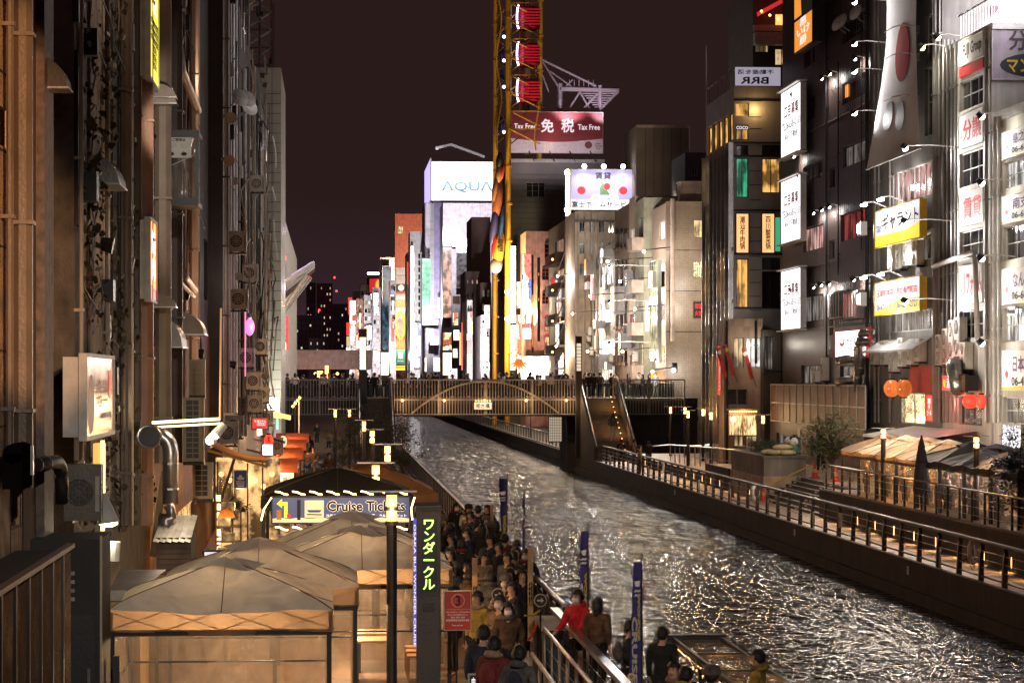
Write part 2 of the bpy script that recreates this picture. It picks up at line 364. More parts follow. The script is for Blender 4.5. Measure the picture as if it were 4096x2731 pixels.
# ------------------------------------------------------------------ buildings
_WM = {}
def win_mesh(w, h, nx, nz, t):
    k = (round(w, 2), round(h, 2), nx, nz, round(t, 3))
    if k not in _WM:
        w, h = k[0], k[1]; b = MB()
        b.box(0, w, -.03, .04, 0, t).box(0, w, -.03, .04, h-t, h).box(0, t, -.03, .04, t, h-t).box(w-t, w, -.03, .04, t, h-t)
        for i in range(1, nx): x = w*i/nx; b.box(x-t*.45, x+t*.45, -.02, .035, t, h-t)
        for j in range(1, nz): z = h*j/nz; b.box(t, w-t, -.015, .03, z-t*.4, z+t*.4)
        _WM[k] = (b.mesh('window'), MB().face([(0, .02, 0), (w, .02, 0), (w, .02, h), (0, .02, h)]).mesh('pane'))
    return _WM[k]
class Bld:
    def __init__(s, name, label, loc, rot, w, d, h, m, cat='building', group=None):
        s.e = thing(name, label, cat, loc, rot, group); s.w, s.d, s.h, s.m = w, d, h, m
        s.T = {'f': Matrix.Identity(4), 'r': Matrix.Translation((w, 0, 0)) @ Matrix.Rotation(PI/2, 4, 'Z'), 'l': Matrix.Translation((0, d, 0)) @ Matrix.Rotation(-PI/2, 4, 'Z')}
        s.L = {'f': w, 'r': d, 'l': d}; s.ro = {'f': 0.0, 'r': PI/2, 'l': -PI/2}
        s.holes = {'f': [], 'r': [], 'l': []}
        s.B = Matrix.Translation(loc) @ Matrix.Rotation(rot, 4, 'Z')
    def loc(s, face, U, V, o=0):
        A = s.B @ s.T[face]; n = A.to_3x3() @ Vector((0, 1, 0)); p = A.translation - n*o; d = ray(U, V); t = (p-EYE).dot(n)/d.dot(n)
        return A.inverted() @ (EYE + d*t)
    def rect(s, face, U0, V0, U1, V1, o=0):
        Um = (U0+U1)/2; Vm = (V0+V1)/2
        a = s.loc(face, U0, Vm, o).x; b = s.loc(face, U1, Vm, o).x; t = s.loc(face, Um, V0, o).z; c = s.loc(face, Um, V1, o).z
        a = max(a, .06); b = min(b, s.L[face]-.06)
        c = max(c, .06); t = min(t, s.h-.06)
        return a, c, b-a, t-c
    def win(s, face, a, c, w, h, nx=2, nz=1, pane=DG, frame=GREYM, rec=.16, t=.05, sill=True):
        if w < .1 or h < .1 or a < 0 or a+w > s.L[face] or c+h > s.h: return
        s.holes[face].append((a, c, a+w, c+h))
        me, pm = win_mesh(w, h, nx, nz, t)
        p = s.T[face] @ Vector((a, rec, c))
        o = link('window', me, frame, s.e, p, s.ro[face]); link('pane', pm, pane, o)
        return o
    def winUV(s, face, U0, V0, U1, V1, *a, **k): return s.win(face, *s.rect(face, U0, V0, U1, V1), *a, **k)
    def gridUV(s, face, U0, V0, U1, V1, cols, rows, fw=.7, fh=.6, panes=(DG,), **k):
        a, c, w, h = s.rect(face, U0, V0, U1, V1); s.grid(face, a, c, w, h, cols, rows, fw, fh, panes, **k)
    def grid(s, face, a, c, w, h, cols, rows, fw=.7, fh=.6, panes=(DG,), **k):
        for j in range(rows):
            for i in range(cols):
                s.win(face, a + w*(i+.5-fw/2)/cols, c + h*(j+.5-fh/2)/rows, w*fw/cols, h*fh/rows, pane=rnd.choice(panes), **k)
    def box(s, name, face, a0, a1, c0, c1, outw, m, inn=.0):
        p = s.T[face] @ Vector((a0, 0, c0))
        return link(name, MB().box(0, a1-a0, -outw, -inn if inn else -.003, 0, c1-c0), m, s.e, p, s.ro[face])
    def boxUV(s, name, face, U0, V0, U1, V1, outw, m):
        a, c, w, h = s.rect(face, U0, V0, U1, V1, outw); return s.box(name, face, a, a+w, c, c+h, outw, m)
    def pipe(s, face, a, c0, c1, r=.06, m=TIN, outw=None, br=2.5):
        o = outw or r+.05; b = MB().cyl((0, -o, 0), (0, -o, c1-c0), r, 8)
        z = 1.0
        while z < c1-c0: b.box(-r-.03, r+.03, -o-r-.015, -.002, z, z+.05); z += br
        return link('pipe', b, m, s.e, s.T[face] @ Vector((a, 0, c0)), s.ro[face], smooth=False)
    def pipeU(s, face, U, V0, V1, r=.06, m=TIN, outw=None):
        o = outw or r+.05; a = s.loc(face, U, (V0+V1)/2, o); t = s.loc(face, U, V0, o).z; c = s.loc(face, U, V1, o).z
        a.x = min(max(a.x, r), s.L[face]-r)
        return s.pipe(face, a.x, max(c, 0), t, r, m, outw)
    def ledge(s, face, z, t=.12, outw=.1, m=None): return s.box('ledge', face, 0, s.L[face], z, z+t, outw, m or s.m)
    def parapet(s, m=None, t=.25, outw=.08, face='f'): return s.box('parapet', face, 0, s.L[face], s.h-t, s.h+.12, outw, m or s.m)
    def done(s):
        b = MB()
        for f in 'frl':
            hs = s.holes[f]; Lf = s.L[f]; M_ = s.T[f]
            xs = sorted({0.0, Lf, *[q for r in hs for q in (r[0], r[2])]}); zs = sorted({0.0, s.h, *[q for r in hs for q in (r[1], r[3])]})
            for j in range(len(zs)-1):
                run = None
                for i in range(len(xs)):
                    ok = False
                    if i < len(xs)-1:
                        x = (xs[i]+xs[i+1])/2; z = (zs[j]+zs[j+1])/2
                        ok = not any(r[0] < x < r[2] and r[1] < z < r[3] for r in hs)
                    if ok and run is None: run = xs[i]
                    if not ok and run is not None:
                        b.face([M_ @ Vector(p) for p in ((run, 0, zs[j]), (xs[i], 0, zs[j]), (xs[i], 0, zs[j+1]), (run, 0, zs[j+1]))]); run = None
            for x0, z0, x1, z1 in hs:
                for q in (((x0,0,z0),(x0,.2,z0),(x1,.2,z0),(x1,0,z0)), ((x0,0,z1),(x1,0,z1),(x1,.2,z1),(x0,.2,z1)), ((x0,0,z0),(x0,0,z1),(x0,.2,z1),(x0,.2,z0)), ((x1,0,z0),(x1,.2,z0),(x1,.2,z1),(x1,0,z1))):
                    b.face([M_ @ Vector(p) for p in q])
        W, D, H = s.w, s.d, s.h
        b.face([(W, D, 0), (0, D, 0), (0, D, H), (W, D, H)]); b.face([(0, 0, H), (W, 0, H), (W, D, H), (0, D, H)])
        link('wall', b, s.m, s.e)
        return s
def canalR(name, label, X, U0, U1, Vtop, m, d=12, z0=0.0, **k):
    """right-bank building whose long face looks onto the canal; U0 its far corner, U1 its near corner"""
    p = Pl('R', X); a = p.at(U0, 1512); b = p.at(U1, 1512); h = p.at((U0+U1)/2, Vtop).z - z0
    return Bld(name, label, (X, a.y, z0), -PI/2, a.y-b.y, d, h, m, **k)
def canalL(name, label, X, U0, U1, Vtop, m, d=8, z0=0.0, **k):
    p = Pl('L', X); a = p.at(U0, 1512); b = p.at(U1, 1512); h = p.at((U0+U1)/2, Vtop).z - z0
    return Bld(name, label, (X, a.y, z0), PI/2, b.y-a.y, d, h, m, **k)
def frontal(name, label, Y, U0, U1, Vtop, m, d=10, z0=0.0, **k):
    p = Pl('Y', Y); a = p.at(U0, Vtop); b = p.at(U1, Vtop)
    return Bld(name, label, (a.x, Y, z0), 0.0, b.x-a.x, d, a.z-z0, m, **k)

# ------------------------------------------------------------------ people: skinned figures, built once per pose
def skin(verts, edges, sub=1):
    me = bpy.data.meshes.new('figure'); me.from_pydata([v[:3] for v in verts], edges, []); o = bpy.data.objects.new('figure', me); COL.objects.link(o)
    o.modifiers.new('s', 'SKIN').use_smooth_shade = True
    for i, v in enumerate(verts): s = me.skin_vertices[0].data[i]; s.radius = (v[3], v[4] if len(v) > 4 else v[3]); s.use_root = (i == 0)
    u = o.modifiers.new('u', 'SUBSURF'); u.levels = sub; u.render_levels = sub
    r = bpy.data.meshes.new_from_object(o.evaluated_get(bpy.context.evaluated_depsgraph_get())); bpy.data.objects.remove(o); bpy.data.meshes.remove(me)
    r.materials.clear(); r.materials.append(None); return r
def pose(arms, legs):
    """arms: for each side shoulder-elbow-wrist offsets; legs: knee and ankle"""
    V = [(0, 0, .93, .13, .1), (0, 0, 1.14, .12, .09), (0, 0, 1.33, .14, .1), (0, .01, 1.44, .065), (0, .0, 1.475, .055), (0, -.014, 1.535, .072, .066), (0, -.004, 1.61, .096, .09), (0, .006, 1.69, .07, .072), (0, -.112, 1.59, .013)]
    E_ = [(0, 1), (1, 2), (2, 3), (3, 4), (4, 5), (5, 6), (6, 7), (6, 8)]
    C = [(0, 0, .80, .19, .14), (0, 0, 1.0, .17, .125), (0, 0, 1.2, .18, .13), (0, .01, 1.37, .18, .125), (0, .015, 1.475, .1, .09)]; CE = [(0, 1), (1, 2), (2, 3), (3, 4)]
    T = [(0, 0, .93, .15, .12)]; TE = []
    for s, (el, wr), (kn, an) in ((-1, arms[0], legs[0]), (1, arms[1], legs[1])):
        b = len(V); sh = Vector((.19*s, .01, 1.395)); e_ = sh+Vector((el[0]*s, el[1], el[2])); w_ = e_+Vector((wr[0]*s, wr[1], wr[2])); d = (w_-e_).normalized(); h = w_+d*.07
        V += [(*sh, .06), (*e_, .044), (*w_, .03), (*h, .034, .02)]; E_ += [(2, b), (b, b+1), (b+1, b+2), (b+2, b+3)]
        side = d.cross(Vector((0, 1, 0.2))).normalized()
        for q, (off, ln) in enumerate(((-.027, .065), (-.009, .08), (.009, .075), (.027, .06))):
            k = len(V); p = h+side*off+d*.03; V += [(*(p), .009), (*(p+d*ln+Vector((0, -.018, 0))), .0075)]; E_ += [(b+3, k), (k, k+1)]
        k = len(V); p = w_+d*.03-side*.035*s; V += [(*p, .011), (*(p+d*.05-side*.02*s+Vector((0, -.02, 0))), .009)]; E_ += [(b+3, k), (k, k+1)]
        c = len(C); C += [(*sh, .085), (*e_, .068), (*(w_-d*.02), .052)]; CE += [(3, c), (c, c+1), (c+1, c+2)]
        b = len(V); hp = Vector((.09*s, 0, .88)); kk = Vector((.1*s+kn[0], kn[1], .5)); aa = Vector((.1*s+an[0], an[1], .09)); V += [(*hp, .085), (*kk, .058), (*aa, .042), (aa.x, aa.y-.13, .04, .04, .035)]; E_ += [(0, b), (b, b+1), (b+1, b+2), (b+2, b+3)]
        c = len(T); T += [(*hp, .1), (*kk, .076), (aa.x, aa.y, .1, .06)]; TE += [(0, c), (c, c+1), (c+1, c+2)]
    return skin(V, E_), skin(C, CE), skin(T, TE)
DOWN = ((.05, .02, -.27), (-.01, -.06, -.24)); PHONE = ((.04, -.02, -.26), (-.12, -.2, .06)); RAIL = ((.03, -.12, -.25), (.0, -.2, -.1)); POCK = ((.09, .06, -.25), (-.1, -.1, -.15))
ST = ((0, -.01), (0, .02)); WF = ((0, -.12), (0, -.2)); WB = ((0, .03), (0, .26))
POSES = [pose((DOWN, DOWN), (ST, ST)), pose((PHONE, PHONE), (ST, ST)), pose((POCK, POCK), (ST, ST)), pose((DOWN, POCK), (WF, WB)), pose((RAIL, RAIL), (ST, ST))]
def hairmesh(low):
    b = MB(); n, m = 16, 10; idx = {}
    for j in range(m+1):
        a = -PI/2+PI*j/m
        for i in range(n):
            t = 2*PI*i/n; k = math.cos(a); y = .118*k*math.sin(t); z = .122*math.sin(a)
            if z < -.02 and y > 0: z = z*low; y *= 1.0+.1*(low > 1.5)
            jt = 1+.07*math.sin(5.3*i+2.1*j*j)*(k > .2); idx[i, j] = len(b.v); b.v.append((.108*k*math.cos(t)*jt, .012+y*jt, 1.632+z*(1+.05*math.sin(3.7*i+j))))
    for j in range(m):
        for i in range(n):
            q = [idx[i, j], idx[(i+1) % n, j], idx[(i+1) % n, j+1], idx[i, j+1]]; cy_ = sum(b.v[x][1] for x in q)/4; cz = sum(b.v[x][2] for x in q)/4
            if cy_ < -.045 and cz < 1.66: continue
            if cz < 1.60 and cy_ < .03: continue
            b.f.append(tuple(q))
    return b.mesh('hair')
HAIR = [hairmesh(1.0), hairmesh(2.4)]
EYES = MB().ball((-.036, -.09, 1.622), .013, .008, .009, 6, 4).ball((.036, -.09, 1.622), .012, .008, .008, 6, 4).box(-.05, -.018, -.09, -.08, 1.646, 1.652).box(.018, .05, -.09, -.08, 1.646, 1.652).box(-.022, .022, -.084, -.07, 1.549, 1.556).mesh('eyes_and_mouth')
MASKM = MB().grid(lambda u, v: (.072*math.sin((u-.5)*2.6), -.012-.096*math.cos((u-.5)*2.6)-.012*math.sin(PI*v), 1.535+.075*v), 10, 4).mesh('face_mask')
HOODM = torus(MB(), (0, .05, 1.46), .1, .05, 14, 6, 'x') if False else None
def hood_mesh():
    b = MB(); rs = []
    for i in range(14):
        a = 2*PI*i/14; k = len(b.v); c = Vector((.1*math.cos(a), .035+.085*math.sin(a), 1.475+.02*math.sin(a)))
        for j in range(6): q = 2*PI*j/6; rr_ = .042+.02*max(0, math.sin(a)); b.v.append(tuple(c+Vector((math.cos(a)*math.cos(q), math.sin(a)*math.cos(q), math.sin(q)))*rr_))
        rs.append(list(range(k, k+6)))
    for i in range(14): b.bridge(rs[i], rs[(i+1) % 14])
    return b.mesh('hood')
HOODM = hood_mesh()
SKINM = plain('skin', (.5, .28, .19), .5, 0, .1); HAIRM = wall('hair_black', (.014, .011, .01), .5, 30, .6, .5, 1.0)
CL = {k: wall('cloth_'+k, c, .85, 7, .55, .1, .9) for k, c in (('black', (.014, .013, .014)), ('navy', (.02, .022, .045)), ('grey', (.1, .09, .085)), ('beige', (.4, .27, .16)), ('red', (.55, .012, .02)), ('brown', (.12, .06, .03)), ('white', (.55, .5, .46)), ('yellow', (.5, .33, .05)), ('maroon', (.15, .02, .02)), ('tan', (.3, .17, .09)), ('blue', (.05, .08, .2)))}
def person(label, loc, rot=0.0, p=0, coat='black', legs='black', hair=0, mask=False, hood=False, hat=None, bag=False, s=1.0, group=None, face=True):
    """rot 0 looks at the camera"""
    t = thing('person', label, 'person', loc, rot, group); t.scale = (s,)*3; B_, C_, T_ = POSES[p]
    link('body', B_, SKINM, t, smooth=True); link('coat', C_, CL[coat], t, smooth=True); link('trousers', T_, CL[legs], t, smooth=True); link('hair', HAIR[hair], HAIRM, t, smooth=True)
    if face: link('face', EYES, HAIRM, t)
    if mask: link('face_mask', MASKM, plain('mask_white', (.7, .66, .6), .7, 0, .1), t, smooth=True)
    if (p+hair+int(s*1000)) % 3 == 0 and face: link('backpack', MB().ball((0, .19, 1.2), .15, .09, .2, 10, 6), CL[('black', 'grey', 'maroon', 'navy')[int(s*997) % 4]], t, smooth=True)
    if p == 1 and face: link('phone', MB().box(-.035, .035, -.27, -.26, 1.12, 1.26), HAIRM, t)
    if (int(s*1000)+p) % 4 == 1 and face: link('scarf', HOODM, CL[('beige', 'grey', 'maroon', 'tan')[int(s*991) % 4]], t, (0, -.012, .012), smooth=True)
    if hood: link('hood', HOODM, CL[coat], t, smooth=True)
    if hat: link('hat', MB().lathe([(.124, 1.65), (.128, 1.7), (.1, 1.765), (.04, 1.785), (.001, 1.787)], 14, (0, .008, 0)), CL[hat], t, smooth=True)
    if bag: link('bag', MB().box(.2, .42, -.12, .02, .48, .78).box(.26, .28, -.07, -.05, .78, .9).box(.34, .36, -.07, -.05, .78, .9), CL['white'], t)
    return t
# ================================================================== the setting: ground, water, banks
def watermat():
    m, t, b = _new('canal_water'); L = t.links.new
    b.inputs['Base Color'].default_value = (.006, .006, .007, 1); b.inputs['Roughness'].default_value = .025; b.inputs['IOR'].default_value = 1.36
    c = N(t, 'ShaderNodeTexCoord')
    def nz(sc_, det, dist, mp):
        mpn = N(t, 'ShaderNodeMapping'); mpn.inputs['Scale'].default_value = mp; L(c.outputs['Object'], mpn.inputs[0])
        n = N(t, 'ShaderNodeTexNoise'); n.inputs['Scale'].default_value = sc_; n.inputs['Detail'].default_value = det; n.inputs['Distortion'].default_value = dist; L(mpn.outputs[0], n.inputs[0]); return n
    a = nz(3.0, 2, .1, (.5, 1, 1)); d = nz(.62, 2, .3, (2.2, .9, 1)); f = nz(8.0, 1, .1, (.8, 1, 1))
    sp = N(t, 'ShaderNodeSeparateXYZ'); L(c.outputs['Object'], sp.inputs[0]); ym = N(t, 'ShaderNodeMapRange'); ym.inputs['From Min'].default_value = 48; ym.inputs['From Max'].default_value = 120; ym.inputs['To Min'].default_value = .35; ym.inputs['To Max'].default_value = 5.0; L(sp.outputs[1], ym.inputs[0])
    s1 = N(t, 'ShaderNodeMath', operation='MULTIPLY_ADD'); L(ym.outputs[0], s1.inputs[1]); L(d.outputs[0], s1.inputs[0]); L(a.outputs[0], s1.inputs[2])
    s2 = N(t, 'ShaderNodeMath', operation='MULTIPLY_ADD'); s2.inputs[1].default_value = .12; L(f.outputs[0], s2.inputs[0]); L(s1.outputs[0], s2.inputs[2])
    bp = N(t, 'ShaderNodeBump'); bp.inputs['Strength'].default_value = 1.0; bp.inputs['Distance'].default_value = .21; L(s2.outputs[0], bp.inputs['Height']); L(bp.outputs[0], b.inputs['Normal'])
    return m
ASPH = wall('asphalt', (.05, .047, .045), .8)
CONC = wall('concrete', (.2, .18, .165), .8, .8, .5, .8)
CONCD = wall('dark_concrete', (.07, .06, .052), .8, .8, .5, .9)
PAVE = wall('paving', (.36, .26, .18), .5, 2.0, .5, .2)
PAVEL = wall('paving_brown', (.2, .12, .075), .45, 2.0, .4, .2)
struct('ground', MB().face([(-1500, -300, -1.6), (2000, -300, -1.6), (2000, 3500, -1.6), (-1500, 3500, -1.6)]), ASPH)
struct('canal_water', MB().face([(4.4, 5, -1.1), (17.3, 5, -1.1), (17.3, 900, -1.1), (4.4, 900, -1.1)]), watermat())
lp = struct('promenade', MB().box(-14, 4.5, 12, 900, -1.55, 0), PAVEL)
struct('canal_wall', MB().box(4.505, 4.62, 12, 900, -1.7, .12), CONCD)
struct('canal_wall', MB().box(17.12, 17.295, 12, 900, -1.7, .08).box(17.0, 17.12, 12, 900, -1.7, -.75), CONCD)
wk = struct('walkway', MB().box(17.3, 19.2, 12, 160, -1.55, 0), CONCD)
struct('bank', MB().box(17.3, 60, 160, 900, -1.55, -.004), CONCD)
struct('terrace', MB().box(19.2, 60, 12, 95.5, -1.55, 1.1).box(21.0, 60, 95.5, 108.5, -1.55, 1.1).box(19.2, 60, 108.5, 125, -1.55, 1.1).box(19.2, 60, 125, 160, -1.55, .55), PAVE)
struct('terrace_wall', MB().box(19.1, 19.196, 12, 95.4, 0, 1.12).box(19.1, 19.196, 117.7, 125, 0, 1.12).box(19.1, 19.196, 125.1, 160, 0, .57), CONCD)
# paving slabs that can be told apart
sl = MB().box(.012, .938, .012, 1.188, 0, .03).mesh('paving_slab')
for j in range(95):
    for i in range(2): link('paving_slab', sl, PAVE, wk, (17.3 + .95*i, 46 + 1.2*j, .002))
sl2 = MB().box(.012, .988, .012, .988, 0, .025).mesh('paving_slab')
for j in range(40):
    for i in range(7): link('paving_slab', sl2, PAVEL, lp, (-2.6 + i, 58 + j, .002))
# steps up to the terrace
st = thing('terrace_steps', 'wide dark stone steps with white edge lines up to the tent terrace', 'steps', (19.2, 102, 0))
sm = MB().box(0, .26, -6.5, 6.5, 0, .157).mesh('step')
STEPM = wall('step_stone', (.09, .08, .072), .7)
for k in range(7): link('step', MB().box(.257*k, 1.8, -6.49, 6.49, .157*k, .157*(k+1)-.002).mesh('step'), STEPM, st)
edge = MB().box(0, .05, -6.4, 6.4, 0, .006).mesh('edge_strip'); mark = MB().box(0, .012, 0, .55, 0, .07).mesh('edge_marker')
for k in range(7):
    link('edge_strip', edge, WHITE, st, (.257*k, 0, .157*(k+1)))
    for y in (-2.6, -1.6, 4.2): link('edge_marker', mark, WHITE, st, (.257*k-.012, y+k*.25, .157*k+.05))
# ankle lights in the terrace wall
al0 = MB().box(-.03, .02, -.05, .05, -.02, .32).mesh('wall_light'); al1 = MB().box(-.034, -.03, -.035, .035, 0, .3).mesh('lens')
AL = glow('ankle_lens', (1, .5, .18), 5, False)
for k in range(34):
    y = 62 + k*2.9
    if 95 < y < 109 or y > 158: continue
    t = thing('wall_light', 'small amber slot light low in the terrace wall beside the walkway', 'light', (19.09, y, .16), 0, 'amber slot lights in the terrace wall')
    link('housing', al0, DARKM, t); link('lens', al1, AL, t)
    spotl((-.1, 0, .34), (-.55, 0, -.2), 58, (1, .54, .22), 130, .05, .6, t)
# planter block beside the steps
pt = thing('stone_planter', 'long raised granite planter block beside the terrace steps', 'planter', (19.25, 108.6, 0))
link('planter_wall', MB().box(0, 1.9, 0, 9, 0, 1.95), CONC, pt); link('coping', MB().box(-.05, 1.95, -.05, 9.05, 1.95, 2.02), CONC, pt)

# ------------------------------------------------------------------ right bank railing
RAILM = plain('rail_bronze', (.05, .042, .036), .4, .5)
rr = thing('canal_railing', 'dark metal railing with curved posts along the far bank walkway', 'railing', (17.42, 0, 0))
link('handrail', MB().cyl((.06, 30, 1.1), (.06, 158, 1.1), .055, 8), RAILM, rr)
link('bottom_rail', MB().cyl((0, 30, .18), (0, 158, .18), .03, 6), RAILM, rr)
for z in (.42, .64, .86): link('cable', MB().cyl((0, 30, z), (0, 158, z), .008, 4), STEEL, rr)
prof = [(0, 0), (.14, 0), (.14, .75), (.17, .95), (.13, 1.06), (.03, 1.06), (.06, .95), (.03, .75)]
pm = MB().prism([(x-.07, z) for x, z in prof], -.06, .06).box(-.14, .14, -.1, .1, 0, .03).mesh('post')
for k in range(55): link('post', pm, RAILM, rr, (0, 30 + 2.33*k, 0))
for k in range(5, 55, 4):
    link('reflector_post', MB().cyl((.0, -.16, 0), (.0, -.16, .62), .03, 6).box(-.08, .08, -.05, .05, .5, .56).box(-.08, .08, -.05, .05, .3, .34), STEEL, rr, (0, 30 + 2.33*k, .03))
link('notice_plate', MB().box(-.02, .0, -.3, .3, .35, .85), LGREY, rr, (0, 83.3, 0)); link('notice_plate', MB().box(-.02, .0, -.3, .3, .3, .85), BROWN, rr, (0, 106, 0))
ring = MB()
def torus(mb, c, R, r, n=18, m=6, ax='x'):
    rs = []
    for i in range(n):
        a = 2*PI*i/n; k = len(mb.v)
        for j in range(m):
            b = 2*PI*j/m; q = R + r*math.cos(b)
            p = (r*math.sin(b), q*math.cos(a), q*math.sin(a)) if ax == 'x' else (q*math.cos(a), r*math.sin(b), q*math.sin(a))
            mb.v.append((c[0]+p[0], c[1]+p[1], c[2]+p[2]))
        rs.append(list(range(k, k+m)))
    for i in range(n): mb.bridge(rs[i], rs[(i+1)%n])
    return mb
ring = torus(MB(), (0, 0, 0), .29, .075).mesh('ring')
for y, lb in ((66.5, 'white life ring hanging at the near end of the railing'), (101.5, 'white life ring hanging opposite the terrace steps'), (131, 'white life ring hanging on the railing near the bridge stairs')):
    t = thing('life_ring', lb, 'life ring', (17.62, y, .72), -.6); o = link('ring', ring, WHITE, t, smooth=True)
    link('rope', MB().tube([(0, -.3, .1), (.02, -.32, -.35), (.03, -.1, -.5), (.02, .1, -.4)], .015, 5), LGREY, t)
    for a in range(4):
        an = a*PI/2 + .4; link('band', torus(MB(), (0, 0, 0), .085, .02, 10, 4, 'x').mesh('band'), RED if a % 2 else GREYM, o, (0, .29*math.cos(an), .29*math.sin(an)), (0, 0, 0))
# small depth plates on the wall
for y in (72, 90, 122): tag(link('depth_plate', MB().box(-.02, 0, -.12, .12, -.25, 0), LGREY, loc=(17.11, y, -.1)), 'small pale depth plate on the far canal wall at %s' % {72: 'the near end', 90: 'the tent terrace', 122: 'the planter'}[y], 'plate')

# ------------------------------------------------------------------ left bank railing
lr = thing('promenade_railing', 'dark railing with steel handrail along the ticket side quay', 'railing', (4.45, 0, 0))
link('handrail', MB().cyl((0, 47, 1.12), (0, 158, 1.12), .055, 8), STEEL, lr)
link('bottom_rail', MB().cyl((0, 47, .15), (0, 158, .15), .03, 6), DARKM, lr)
pm2 = MB().box(-.04, .04, -.06, .06, 0, 1.1).mesh('post'); pb = MB().box(-.01, .01, -.42, .42, .2, .98).mesh('mesh_panel')
for k in range(75):
    link('post', pm2, DARKM, lr, (0, 47+1.5*k, 0))
    link('mesh_panel', pb, DARKM, lr, (0, 47.75+1.5*k, 0))

# ------------------------------------------------------------------ footbridge
YB = 170.0
BR = thing('footbridge', 'low footbridge with slatted steel railings and a curved tube across the canal', 'bridge', (0, YB, 0))
BARM = wall('bridge_bar', (.42, .36, .3), .5, 3, .5, .6)
link('deck', MB().box(-4.5, 25.5, .35, 9, 3.7, 4.1), CONCD, BR)
link('girder', MB().box(-4.5, 25.5, .4, .7, 2.85, 3.7).box(-4.5, 25.5, 8.3, 8.6, 2.85, 3.7), DARKM, BR)
segs = ((-3.6, 1.75), (4.05, 17.1), (19.5, 24.5))
bm = MB().box(-.022, .022, -.02, .02, 3.0, 5.34).mesh('baluster'); bp_ = MB().box(-.06, .06, -.05, .05, 2.95, 5.4).mesh('post')
for a, b in segs:
    link('top_rail', MB().box(a, b, -.06, .06, 5.34, 5.42), BARM, BR); link('bottom_rail', MB().box(a, b, -.04, .04, 2.96, 3.02), BARM, BR)
    link('deck_rail', MB().box(a, b, .04, .1, 3.95, 4.05), BARM, BR)
    n = int((b-a)/.2); mp_ = max(1, round((b-a)/2.9))
    for i in range(n+1): link('baluster', bm, BARM, BR, (a+(b-a)*i/n, 0, 0))
    for i in range(mp_+1): link('post', bp_, BARM, BR, (a+(b-a)*i/mp_, -.03, 0))
arc = [(10.55 + 5.1*(i/16*2-1), -.12, 3.05 + 2.25*(1-(i/16*2-1)**2)) for i in range(17)]
link('arch_tube', MB().tube(arc, .07, 7), BARM, BR)
link('far_railing', MB().box(-4, 25, 8.7, 8.75, 5.2, 5.3).box(-4, 25, 8.7, 8.74, 4.1, 5.15), DARKM, BR)
for x in (4.8, 7.7, 10.5, 13.4, 16.2):
    t = thing('bridge_lamp', 'small amber lamp on a railing post of the footbridge', 'lamp', (x, YB-.15, 3.95), 0, 'amber lamps on the bridge railing posts')
    link('housing', MB().box(-.07, .07, -.05, .05, .1, .16), DARKM, t); link('bulb', MB().ball((0, -.02, 0), .09, n=8, m=5), BULB, t); point((0, -1.0, -.1), 80, (1, .6, .3), .08, t)
# stairs from the deck to both banks
STAIRM = wall('stair_stone', (.12, .085, .06), .5)
def stair(label, x0, x1, y1, n=22):
    t = thing('bridge_stairs', label, 'stairs', (x0, YB-.1, 0)); w = x1-x0; run = YB-.1-y1
    for k in range(n):
        z = 4.1*(n-k)/n; y = -run*k/n
        link('step', MB().box(0, w, y-run/n, y, max(0, z-.5), z), STAIRM, t)
        link('nosing', MB().box(.02, w-.02, y-run/n-.012, y-run/n+.1, z, z+.012), BLACK, t)
    for x in (-.25, w+.01):
        link('parapet', MB().face([(x, .3, 0), (x, -run, 0), (x, -run, 1.0), (x, .3, 5.3)]).face([(x+.24, .3, 0), (x+.24, .3, 5.3), (x+.24, -run, 1.0), (x+.24, -run, 0)]).face([(x, .3, 5.3), (x, -run, 1.0), (x+.24, -run, 1.0), (x+.24, .3, 5.3)]).face([(x, -run, 0), (x+.24, -run, 0), (x+.24, -run, 1.0), (x, -run, 1.0)]), CONCD, t)
        link('handrail', MB().tube([(x+.12, .5, 5.4), (x+.12, -run-.2, 1.05)], .05, 6), STEEL, t)
    return t
s1_ = stair('stone stairs coming down from the bridge to the tree side quay', 1.95, 3.9, 161)
s2_ = stair('lit stone stairs coming down from the bridge to the railing walkway', 17.35, 19.7, 160)
for k in range(12):
    link('strip_light', MB().box(1.9, 1.945, -.1, .1, 0, .05), BULB, s2_, (0, -9.9*(k+.5)/12, 4.1*(1-(k+.5)/12)+.25))
point((1.7, -3, 4.0), 60, (1, .55, .22), .1, s2_); point((1.7, -7, 2.3), 60, (1, .5, .18), .1, s2_)
for x, lb in ((2.6, 'left bollard'), (3.3, 'right bollard')): pass
bl = MB().cyl((0, 0, 0), (0, 0, .8), .06, 8).mesh('bollard')
for x in (2.3, 2.9, 3.5, 17.7, 18.3, 18.9): tag(link('bollard', bl, STEEL, loc=(x, YB+.3, 4.1)), 'short steel bollard at the head of the bridge stairs', 'bollard', 'bollards at the stair heads')
